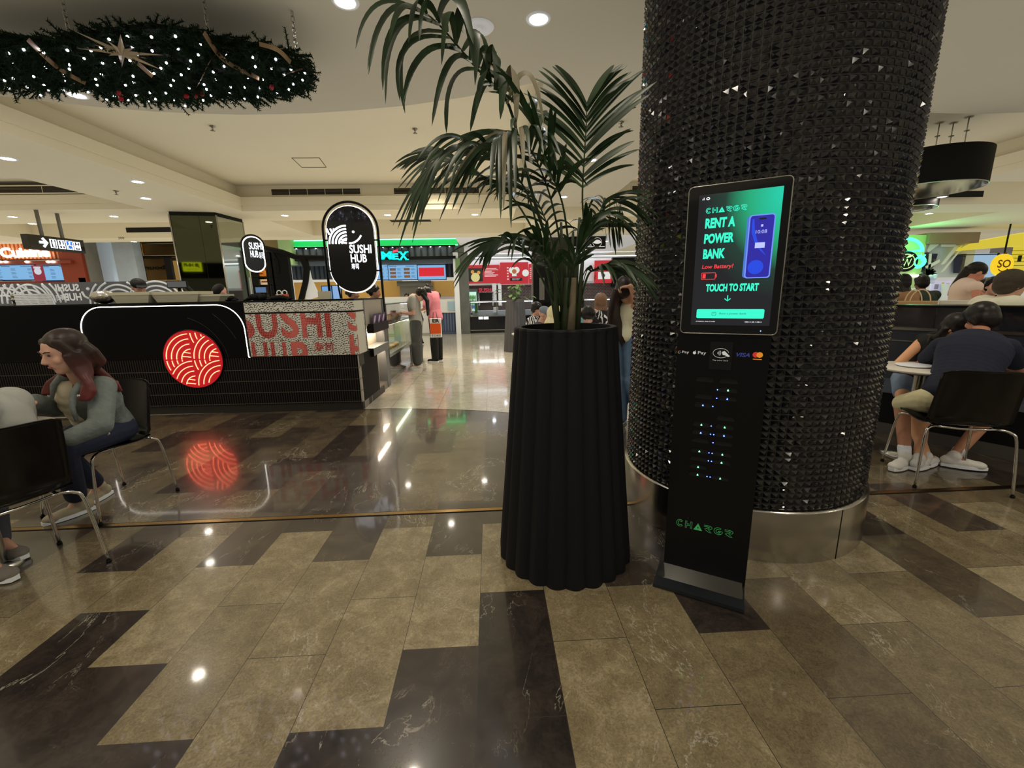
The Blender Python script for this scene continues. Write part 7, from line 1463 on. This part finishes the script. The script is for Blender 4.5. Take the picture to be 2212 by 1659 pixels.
m1 = person('person in a navy tee and cream shorts leaning over the round table, back turned', J, top=navy, bottom=mat('shorts_cream', srgb(196, 184, 140), .8, bump=.4, bscale=16), shoes=mat('sneaker_white', srgb(204, 198, 184), .6, bump=.3, bscale=70), skinc=(170, 118, 88), hair=(HBLK, h_cap_hair(vol=1.08)), sleeve=.3, leg=.47, vox=.009, fem=False, topg=.022)
for n in 'LR': mb = MB(); limb(mb, J['an'+n]-Zup*.01, .036, J['kn'+n], .056, .004, 0, .18); part('sock', mb, M['white'], m1, .008, 1)
FWm = Vector((-.55, -.83, 0)).normalized()
J = pose(3.78, 3.52, FWm, 1.62, sit=True, lean=.5, seatz=.47)
J['head'] = D(2066, 712, 3.36); J['neck'] = D(2030, 728, 3.50); J['chest'] = J['pel'].lerp(J['neck'], .7); J['shR'] = D(1995, 735, 3.55); J['shL'] = D(2060, 745, 3.62); J['elR'] = D(1938, 788, 3.42); J['wrR'] = D(2000, 795, 3.40); J['haR'] = Vector((.95, -.15, 0)); J['elL'] = D(2090, 800, 3.5); J['wrL'] = D(2050, 800, 3.42); J['haL'] = Vector((-.5, -.6, 0)); J['face'] = Vector((.15, -.85, -.5))
J['knR'] = D(1950, 855, 3.30); J['knL'] = D(2000, 850, 3.36); J['anR'] = onz(2000, 985, .09); J['anL'] = onz(1985, 990, .09); J['toeR'] = onz(2020, 990, .04); J['toeL'] = onz(2030, 985, .04)
def h_lady(mb, W, q, J, hs):
    mb.ell(W(0, -.02, .045), (.088, .104, .094), 18, 12, q); mb.ell(W(0, -.05, 0), (.084, .07, .095), 14, 10, q)
    for k in range(6): c = spline([W(.05+.006*k, -.03, .0), W(.085, -.03, -.10), D(2012-k*5, 726, 3.45+.03*k), D(2000-k*7, 750+k*2, 3.44+.03*k)], 8); mb.tube(c, [.028, .030, .03, .028, .024, .02, .016, .012, .005], 8)
person('person with long dark hair resting bare arms on the round table', J, top=mat('top_black2', srgb(20, 20, 22), .8), bottom=mat('shorts_denim', srgb(104, 116, 130), .85, var=.2, vscale=16), shoes=mat('sneaker_white2', srgb(200, 196, 184), .6), skinc=(206, 150, 108), hair=(HBLK, h_lady), sleeve=0, leg=.4, vox=.009, feat=True)
mb = MB(); c = onz(1990, 803, .742); mb.lathe((3.40, 3.20, .742), [(.0001, -.006), (.10, -.006), (.12, .004), (.118, .006), (.0001, .0)], 30); tag(obj('plate', mb, M['white']), 'flat white plate on the table between the couple', 'plate')
# ------------------------------------------------------------------ people behind the ledge
P_ = at_d(2108, 590, 7.6); fw = Vector((.72, .0, 0)).normalized()
J = pose(P_.x-.30, P_.y, (.95, .1), 1.64, lean=.35); hd = at_d(2108, 590, 7.6); J['head'] = hd; J['neck'] = at_d(2088, 607, 7.6); J['pel'] = at_d(2070, 668, 7.6); J['chest'] = J['pel'].lerp(J['neck'], .66); J['shR'] = at_d(2108, 620, 7.35); J['shL'] = at_d(2085, 615, 7.8); J['elR'] = at_d(2108, 645, 7.3); J['wrR'] = at_d(2128, 652, 7.3); J['elL'] = at_d(2120, 640, 7.7); J['wrL'] = at_d(2138, 648, 7.6); J['face'] = Vector((.85, -.25, -.5)); J['haR'] = Vector((.6, -.3, -.2))
for n, sg in (('L', 1), ('R', -1)): J['hip'+n] = J['pel']+Vector((0, .09*sg, -.03)); J['kn'+n] = Vector((J['hip'+n].x, J['hip'+n].y, .5)); J['an'+n] = Vector((J['hip'+n].x, J['hip'+n].y, .09)); J['toe'+n] = J['an'+n]+Vector((.15, 0, -.05))
def h_pony(mb, W, q, J, hs):
    mb.ell(W(0, -.02, .04), (.086, .102, .088), 16, 10, q); c = spline([W(0, -.10, .02), at_d(2078, 600, 7.62), at_d(2060, 620, 7.62), at_d(2048, 640, 7.62)], 8); mb.tube(c, [.045, .05, .055, .05, .045, .038, .03, .02, .008], 8)
ppink = person('person with a long dark ponytail in a pale sleeveless top leaning forward', J, top=mat('top_palepink', srgb(206, 180, 156), .8), bottom=M['blkmat'], shoes=M['blkmat'], skinc=(182, 120, 92), hair=(HBLK, h_pony), sleeve=0, vox=.013, topg=.018)
def far_diner(px, py, Dd, fwd, label, top, hair, **k):
    p = at_d(px, py, Dd); f = Vector((fwd[0], fwd[1], 0)).normalized(); lean = k.pop('lean', .25); s = k.get('h', 1.66)/1.7; k.pop('h', 0)
    Pp = p-(Zup*math.cos(lean)+f*math.sin(lean))*.665*s-f*.035-Zup*.01; J = pose(Pp.x, Pp.y, fwd, 1.7*s, sit=True, lean=lean, seatz=max(.3, Pp.z-.10))
    for n, sg in (('L', -1), ('R', 1)): J['el'+n] = J['sh'+n]-Zup*.2+f*.16; J['wr'+n] = J['el'+n]+f*.2; J['an'+n].z = .09; J['toe'+n].z = .035
    if 'face' in k: J['face'] = Vector(k.pop('face'))
    return person(label, J, top=top, bottom=jeans, shoes=M['blkmat'], hair=hair, sleeve=k.pop('sleeve', .8), vox=.013, topg=k.pop('topg', .03), **k)
far_diner(2186, 617, 6.0, (.95, -.3), 'person with greyish brown hair in a cream shirt at the right edge', mat('shirt_cream2', srgb(206, 200, 172), .85, bump=.5, bscale=14), (HGRY, h_cap_hair(vol=1.15)), fem=False, topg=.06, skinc=(196, 150, 120))
far_diner(1946, 612, 8.2, (-.3, 1), 'person in a tan top by the right edge of the tiled column', mat('top_tan', srgb(140, 104, 70), .8), (HBLK, h_cap_hair(.05)), skinc=(150, 104, 80))
far_diner(1990, 612, 9.6, (.3, 1), 'person in a dark green patterned shirt left of the purple board', mat('top_dkgreen', srgb(44, 54, 44), .8, var=.4, vscale=40), (HBLK, h_cap_hair()), skinc=(120, 84, 64))
far_diner(2122, 622, 9.5, (-.5, -1), 'dark haired person far behind the leaning person, left of two', mat('top_dk1', srgb(40, 40, 44), .8), (HBLK, h_cap_hair()))
far_diner(2146, 618, 9.0, (-.6, -1), 'dark haired person far behind the leaning person, right of two', mat('top_dk2', srgb(30, 30, 36), .8), (HBLK, h_cap_hair()))
# ------------------------------------------------------------------ shops beyond, on the right
rg = Pl(0, 12.4, 0)
def R_(mb, x0, y0, x1, y1, d0, d1): return rect(mb, rg, x0, y0, x1, y1, d0, d1)
gs = thing('green_shop', 'pale green shop wall with a bright green neon outline sign', 'shop', (rg.uv(1975, 600)[0], 12.4, 0)); mb = MB()
a = rg.uv(1900, 600); b2 = rg.uv(2004, 507); mb.pbox(rg, a[0]-1, b2[0], 1.3, b2[1], -.3, 0); obj('green_wall', mb, mat('pale_green', srgb(176, 192, 128), .6), gs)
mb = MB(); mb.pbox(rg, a[0]-1, b2[0], 0, 1.28, -.3, 0); obj('lower_wall', mb, M['white'], gs); mb = MB(); R_(mb, 1900, 593, 1985, 600, 0, .1); obj('counter_light', mb, emi('ctr_white', (.85, 1, .95), 3), gs)
mb = MB(); c = rg.uv(1962, 545); c = (rg.uv(1950, 545)[0], c[1]); GN = emi('green_neon', (.05, 1.0, .35), 3.2)
Rn = rg.uv(1986, 545)[0]-c[0]; mb.tube([rg.P(c[0]+Rn*math.cos(t), c[1]+Rn*.72*math.sin(t), .08) for t in [PI*.0+PI*i/20 for i in range(21)]], .045, 6); mb.tube([rg.P(c[0]+Rn*.9+.17*math.cos(t), c[1]-.28+.14*math.sin(t), .08) for t in [2*PI*i/16 for i in range(16)]], .05, 6, closed=True); mb.tube([rg.P(c[0]-.3, c[1]-.02, .08), rg.P(c[0]+Rn*.9, c[1]+.04, .08)], .03, 6)
for k in range(3): mb.tube([rg.P(c[0]+.05+.22*k, c[1]-.06, .08), rg.P(c[0]+.10+.22*k, c[1]-.24, .08), rg.P(c[0]+.18+.22*k, c[1]-.08, .08)], .025, 5)
obj('neon_logo', mb, GN, gs)
gl = bpy.data.lights.new('green_neon_light', 'POINT'); gl.energy = 25; gl.color = (.2, 1, .4); gl.shadow_soft_size = .3; go = bpy.data.objects.new('neon_lamp', gl); C.objects.link(go); go.parent = gs; go.location = Vector((c[0], 11.8, c[1]))-gs.location
rsn = thing('round_sign', 'round black sign with a cream ring and letter W under the green neon', 'sign', rg.P(rg.uv(1962, 580)[0], rg.uv(1962, 580)[1], .1)); c = rg.uv(1956, 565, .1); Rn = rg.uv(1982, 565, .1)[0]-c[0]
mb = MB(); mb.pprism(rg, [(c[0]+Rn*math.cos(2*PI*i/36), c[1]+Rn*.78*math.sin(2*PI*i/36)) for i in range(36)], .05, .12); obj('sign_disc', mb, M['blk'], rsn)
mb = MB(); mb.tube([rg.P(c[0]+Rn*.68*math.cos(2*PI*i/30), c[1]+Rn*.55*math.sin(2*PI*i/30), .125) for i in range(30)], .014, 4, closed=True); text(mb, rg, 'W', c[0]-.12, c[0]+.16, c[1]-.14, c[1]+.08, .125); mb.pprism(rg, [(c[0]-.02, c[1]+.10), (c[0]+.12, c[1]+.12), (c[0]+.2, c[1]+.2), (c[0]+.05, c[1]+.17)], .12, .126); obj('sign_lettering', mb, mat('cream_print', srgb(206, 196, 160), .5, emit=srgb(206, 196, 160), es=.3), rsn)
# brown box soffit over mirrored facets
mb = MB(); R_(mb, 2006, 501, 2119, 526, -.4, .1); tag(obj('wooden_soffit', mb, mat('soffit_brown', srgb(136, 116, 88), .6, var=.1, vscale=4)), 'brown panelled soffit box over the mirrored doorway', 'soffit')
md = thing('mirrored_doorway', 'doorway of angled mirror and white facets between the green and yellow shops', 'doorway', (rg.uv(2040, 600)[0], 12.4, 0)); mb = MB(); R_(mb, 1990, 526, 2110, 600, -.5, -.4); obj('pale_back', mb, mat('facet_pale', srgb(190, 196, 200), .4), md)
mb = MB()
def facet(pts, d): v = [rg.uv(*p, d) for p in pts]; mb.pprism(rg, v, d-.02, d)
facet([(1996, 545), (2008, 545), (2004, 588), (1990, 588)], -.3); facet([(2013, 548), (2026, 548), (2018, 575), (2008, 586)], -.3); facet([(2062, 550), (2088, 548), (2080, 590), (2060, 590)], -.3); obj('dark_facets', mb, mat('facet_dark', srgb(40, 46, 70), .1, coat=.5), md)
mb = MB(); facet([(2010, 527), (2030, 527), (2006, 545), (2004, 540)], -.2); facet([(2034, 528), (2066, 528), (2062, 533), (2034, 533)], -.2); facet([(2064, 530), (2072, 533), (2040, 570), (2032, 572)], -.2); facet([(2000, 575), (2030, 560), (2030, 566), (2002, 583)], -.2); facet([(2008, 548), (2013, 548), (2010, 588), (2004, 588)], -.2); facet([(2085, 526), (2110, 524), (2072, 545), (2040, 585), (2030, 590)], -.18); obj('light_facets', mb, mat('facet_light', srgb(214, 214, 206), .3), md)
# purple boards, flowers and the yellow shop
mb = MB(); r_ = R_(mb, 2010, 606, 2056, 631, .4, .45); pb_ = obj('purple_board', mb, mat('board_lilac', srgb(196, 186, 220), .5, emit=srgb(196, 186, 220), es=.35)); tag(pb_, 'lilac price board with small pictures between the green shirt and the pink top', 'board')
mb = MB(); mb.pbox(rg, lerp(r_[0], r_[1], .15), lerp(r_[0], r_[1], .35), lerp(r_[2], r_[3], .25), lerp(r_[2], r_[3], .7), .45, .455); mb.pbox(rg, lerp(r_[0], r_[1], .75), lerp(r_[0], r_[1], .9), lerp(r_[2], r_[3], .35), lerp(r_[2], r_[3], .75), .45, .455); mb.k = 1; mb.pbox(rg, lerp(r_[0], r_[1], .5), lerp(r_[0], r_[1], .62), lerp(r_[2], r_[3], .45), lerp(r_[2], r_[3], .85), .45, .455); mb.k = 2; mb.pbox(rg, r_[0], r_[1], r_[2]-.05, r_[2], .4, .46); obj('board_pictures', mb, [mat('bp_grey', srgb(150, 150, 160), .5), mat('bp_yellow', srgb(226, 196, 90), .5), mat('bp_purple', srgb(90, 60, 130), .5)], pb_)
mb = MB(); mb.pbox(rg, r_[0]-.2, r_[1]+.1, 0, r_[2]-.05, .2, .5); tag(obj('kiosk_base', mb, M['white']), 'white stall base beneath the lilac price board', 'stall')
fl_ = thing('flower_bunch', 'bunch of pale blue and white flowers with dark leaves before the mirrored doorway', 'flowers', rg.P(rg.uv(2003, 606)[0], 1.3, .6)); R = random.Random(4)
mb = MB(); c = rg.uv(2003, 598, .6)
for k in range(14): mb.ell(rg.P(c[0]+R.uniform(-.22, .22), c[1]+R.uniform(-.16, .06), .6+R.uniform(-.05, .05)), (.06,)*3, 8, 6)
obj('blossoms', mb, mat('bloom', srgb(206, 222, 236), .6), fl_); mb = MB()
for k in range(14): a = R.uniform(0, PI); e = rg.P(c[0]+.28*math.cos(a), c[1]+.05+.2*math.sin(a), .6); mb.ribbon(spline([rg.P(c[0], c[1], .6), e.lerp(rg.P(c[0], c[1]+.1, .6), .4), e], 6), [.01, .02, .03, .03, .02, .012, .002], Vector((0, 0, 1)))
obj('dark_leaves', mb, mat('bunch_leaf', srgb(40, 60, 48), .6), fl_); mb = MB(); mb.lathe((fl_.location.x, fl_.location.y, 0), [(.12, 0), (.12, 1.25), (.16, 1.4)], 16); obj('tall_vase', mb, M['white'], fl_)
ys = thing('yellow_shop', 'bright yellow shop with black hanging rail and glass front at the right edge', 'shop', (rg.uv(2160, 600)[0], 12.4, 0)); mb = MB(); yl = emi('yellow_glow', srgb(236, 214, 60), .75)
v = [rg.uv(*p) for p in ((2078, 541), (2118, 520), (2230, 500), (2300, 495), (2300, 535), (2200, 531), (2140, 536))]; mb.pprism(rg, v, -.3, 0); R_(mb, 2186, 530, 2300, 588, .3, .4); obj('yellow_fascia', mb, yl, ys)
mb = MB(); R_(mb, 2076, 545, 2300, 600, -.6, -.5); obj('blue_glass', mb, emi('blue_glass', srgb(160, 196, 226), .8), ys)
mb = MB(); R_(mb, 2076, 547.5, 2300, 549.5, .0, .06)
for x in (2156, 2172, 2196): R_(mb, x, 546, x+3, 566, .0, .05)
for y in (540, 548, 556, 564, 572): R_(mb, 2186, y, 2300, y+1.2, .4, .42)
obj('black_rail', mb, M['blk'], ys)
mb = MB(); a = rg.uv(2196, 565, .45); b2 = rg.uv(2240, 551, .45); text(mb, rg, 'In', a[0], b2[0], a[1], b2[1], .46, .02); obj('fascia_lettering', mb, M['dark'], ys)
mb = MB(); mb.box(rg.uv(2076, 600)[0], 20, 12.0, 12.4, 0, 1.3); obj('shop_counter', mb, M['white'], ys)
so = thing('smiley_sign', 'round yellow smiling sign reading SO at the right', 'sign', rg.P(rg.uv(2168, 586)[0], rg.uv(2168, 586)[1], .7)); c = rg.uv(2168, 572, .7); Rx = rg.uv(2190, 572, .7)[0]-c[0]; Rz = .30
mb = MB(); mb.pprism(rg, [(c[0]+Rx*math.cos(2*PI*i/36), c[1]+Rz*math.sin(2*PI*i/36)) for i in range(36)], .62, .7); obj('sign_disc', mb, emi('so_yellow', srgb(246, 206, 30), 1.0), so); mb = MB(); text(mb, rg, 'SO', c[0]-Rx*.62, c[0]+Rx*.66, c[1]-.08, c[1]+.14, .705, .02); mb.tube([rg.P(c[0]+Rx*.5*math.cos(t), c[1]-.06+.12*math.sin(t), .705) for t in [PI*1.15+PI*.7*i/10 for i in range(11)]], .014, 5); obj('sign_lettering', mb, mat('so_brown', srgb(110, 62, 20), .5), so)
mb = MB(); mb.tube([rg.P(c[0], c[1]+Rz, .66), rg.P(c[0], 3.0, .66)], .02, 6); obj('sign_rod', mb, M['blk'], so)
# warm ceiling fins on the right
mb = MB(); z_ = ZB
mb.box(12.0, 24, 9.95, 12.3, ZB, ZT); struct('ceiling_right_beam', mb, M['ceil'])
# ------------------------------------------------------------------ black drum pendants
def pendant(px0, py0, px1, py1, py2, Dd, label, seed):
    """hanging black drum: px0..px1 its span, py0 top edge, py1/py2 lower rim"""
def drum(cx, cy, R, z0, z1, label, rods):
    t = thing('drum_pendant', label, 'pendant light', (cx, cy, z0)); mb = MB(); mb.lathe((cx, cy, 0), [(R, z0), (R, z1), (R-.01, z1+.002), (R-.012, z1)], 64); obj('drum_shade', mb, M['blkmat'], t)
    mb = MB(); mb.lathe((cx, cy, 0), [(R-.006, z0), (R-.012, z0+.01), (R-.012, z1-.02), (.0001, z1-.02)], 64); obj('mirror_lining', mb, mat('drum_lining', (.55, .6, .55), .18, 1.0), t)
    mb = MB(); mb.lathe((cx, cy, 0), [(R+.001, z0-.002), (R+.001, z0+.006), (R-.008, z0+.006), (R-.008, z0-.002), (R+.001, z0-.002)], 64); obj('rim', mb, M['steel'], t)
    for x, y in rods:
        mb = MB(); mb.tube([(cx+x, cy+y, z1), (cx+x, cy+y, ZT-.002)], .007, 6); mb.lathe((cx+x, cy+y, 0), [(.045, ZT-.002), (.045, ZT-.012), (.0001, ZT-.014)], 14); mb.lathe((cx+x, cy+y, 0), [(.03, ZT-.16), (.03, ZT-.17), (.0001, ZT-.172)], 12); obj('hanging_rod', mb, M['steel'], t)
p0 = at_d(2153, 312, 6.6); p1 = at_d(2137, 393, 6.6)
def az_(x, y): v = ray(x, y); return math.atan2(v.x, v.y)
def drum_px(xc, yc, xr, yt, yb, Dd):
    R = Dd*math.sin(az_(xr, (yt+yb)/2)-az_(xc, yc)); c = at_d(xc, yc, Dd); De = math.sqrt(Dd*Dd-R*R); return c.x, c.y, R, at_d(xr, yb, De).z, at_d(xr, yt, De).z
cxp, cyp, Rp, zb_, zt_ = drum_px(1990, 370, 2146, 316, 393, 8.2)
rods_ = [tuple(onz(x, y, ZT)[i]-(cxp, cyp)[i] for i in (0, 1)) for x, y in ((2030, 265), (2060, 265), (2094, 252))]
drum(cxp, cyp, Rp, zb_, zt_, 'large black drum pendant with a mirrored lining hanging right of the tiled column', [r for r in rods_ if math.hypot(*r) < Rp] or [(0, 0)])
cxq, cyq, Rq, zb_, zt_ = drum_px(1950, 435, 2030, 424, 445, 12.2)
drum(cxq, cyq, Rq, zb_, zt_, 'smaller looking black drum pendant farther away below the large one', [(-.2, 0), (.2, 0)])
# ------------------------------------------------------------------ long oval fir wreath hanging under the deck
WZ = 3.02
def wz(px, py, z=WZ): return onz(px, py, z)
wr = thing('fir_wreath', 'long oval hanging fir garland full of small white lights, gold ribbon and a glitter star', 'garland', wz(330, 130))
# outline of the underside, measured round the oval
outl = [(672, 160), (655, 125), (610, 108), (560, 95), (480, 85), (400, 62), (330, 52), (250, 62), (180, 72), (110, 90), (40, 82), (-40, 80), (-110, 100), (-150, 135), (-110, 165), (-40, 170), (30, 190), (75, 196), (160, 180), (220, 202), (300, 208), (390, 218), (470, 205), (530, 210), (600, 205), (650, 188)]
OP = [wz(*p) for p in outl]; cen = sum(OP, Vector((0, 0, 0)))/len(OP)
R = random.Random(12); fm_ = mat('fir_green', srgb(22, 34, 20), .9, spec=.1, var=.5, vscale=14)
def inside(x, y):
    c = False; n = len(OP); j = n-1
    for i in range(n):
        a, b_ = OP[i], OP[j]
        if (a.y > y) != (b_.y > y) and x < (b_.x-a.x)*(y-a.y)/(b_.y-a.y)+a.x: c = not c
        j = i
    return c
xs = [p.x for p in OP]; ys = [p.y for p in OP]
def edge_d(x, y): return min(math.hypot(p.x-x, p.y-y) for p in OP)
mb = MB(); cnt = 0
def sprig(mb, p, d, L):
    n = 9; q = d.orthogonal().normalized(); w_ = d.cross(q); mb.tube([p, p+d*L], [.006, .004], 3, cap=False)
    for i in range(n):
        t = (i+.5)/n; b_ = p+d*L*t
        for k in range(4):
            a = R.uniform(0, 2*PI); nd = (q*math.cos(a)+w_*math.sin(a))*.85+d*.6; e = b_+nd*R.uniform(.016, .028); sd = d*.0042
            mb.add([b_-sd, b_+sd, e], [(0, 1, 2)])
pts = []
while len(pts) < 2000:
    x, y = R.uniform(min(xs), max(xs)), R.uniform(min(ys), max(ys))
    if inside(x, y): pts.append((x, y))
for x, y in pts:
    z = WZ+R.uniform(-.03, .03); out = Vector((x-cen.x, y-cen.y, 0)).normalized(); d = (out*R.uniform(.1, .9)+Vector((R.uniform(-.8, .8), R.uniform(-.8, .8), R.uniform(-.5, .15)))).normalized(); sprig(mb, Vector((x, y, z)), d, R.uniform(.07, .13))
for i in range(len(OP)):
    a, b_ = OP[i], OP[(i+1) % len(OP)]; n_ = max(4, int((b_-a).length/.016))
    for k in range(n_): p = a.lerp(b_, k/n_); out = (p-cen); out.z = 0; out.normalize(); p = p-out*.07; p.z = WZ+R.uniform(-.03, .04); sprig(mb, p, (out+Vector((R.uniform(-.4, .4), R.uniform(-.4, .4), R.uniform(-.5, .1)))).normalized(), R.uniform(.09, .15))
obj('fir_needles', mb, fm_, wr)['kind'] = 'stuff'
mb = MB(); mb.prism([Vector((p.x, p.y, WZ+.05)).lerp(Vector((cen.x, cen.y, WZ+.05)), .08)-Vector((0, 0, .05)) for p in OP][::-1], [Vector((p.x, p.y, WZ+.12)).lerp(Vector((cen.x, cen.y, WZ+.12)), .08)-Vector((0, 0, .09)) for p in OP][::-1]); obj('frame_board', mb, mat('wreath_core', srgb(12, 18, 12), .9), wr)
ltm = emi('fairy_white', (.86, .84, 1.0), 26); lights = []
tries = 0
while len(lights) < 100 and tries < 20000:
    tries += 1; x, y = R.uniform(min(xs), max(xs)), R.uniform(min(ys), max(ys))
    if inside(x, y) and edge_d(x, y) > .05 and all((x-a)**2+(y-b_)**2 > .10**2 for a, b_ in lights): lights.append((x, y))
lm = None
for x, y in lights:
    if lm is None:
        t = MB(); t.ell((0, 0, 0), (.0075,)*3, 8, 6); lm = mesh('fairy_light', t, ltm)
    o = link('fairy_light', lm, wr); o.location = (x, y, WZ-.045+R.uniform(-.01, .02))
st = MB(); c = wz(262, 112, WZ-.06)
for k in range(12):
    a = PI/6*k+.15; L = .25 if k % 2 == 0 else .13; d = Vector((math.cos(a), math.sin(a), 0)); s_ = Vector((-math.sin(a), math.cos(a), 0)).normalized()*.022; st.add([c+s_, c+d*L, c-s_, c+Vector((0, 0, -.02))], [(0, 1, 3), (1, 2, 3), (0, 2, 1)])
obj('glitter_star', st, mat('glitter_silver', srgb(176, 160, 132), .35, .6), wr)
for pl_ in ([(60, 85), (85, 110), (130, 150), (185, 180)], [(440, 70), (470, 115), (500, 140), (560, 170)], [(475, 112), (455, 130), (430, 180), (418, 195)], [(560, 95), (600, 108), (628, 135)], [(290, 130), (330, 165)], [(585, 190), (620, 160), (655, 148)]):
    mb = MB(); c = spline([wz(*p, WZ-.05) for p in pl_], 14); mb.ribbon(c, [.014]*15, Vector((.5, .4, .8)), .0); obj('gold_ribbon', mb, mat('ribbon_gold', srgb(128, 104, 74), .4, .5), wr)
for px, py in ((256, 200), (262, 212), (403, 208), (425, 205), (436, 202), (586, 188)): mb = MB(); [mb.ell(wz(px+R.uniform(-3, 3), py+R.uniform(-3, 3), WZ-.05), (.013,)*3, 6, 5) for _ in range(9)]; obj('red_berries', mb, mat('berry_red', srgb(130, 20, 26), .35), wr)
for px, py in ((452, 84), (150, 76), (640, 110)):
    b_ = wz(px, py, WZ+.02); mb = MB(); n_ = 7
    for k in range(n_): z = lerp(b_.z, ZN, (k+.5)/n_); mb.tube([Vector((b_.x+.010*math.cos(t)*(1 if k % 2 else .2), b_.y+.010*math.cos(t)*(.2 if k % 2 else 1), z+.022*math.sin(t))) for t in [2*PI*i/10 for i in range(10)]], .0035, 4, closed=True)
    obj('hanging_chain', mb, M['steel'], wr)
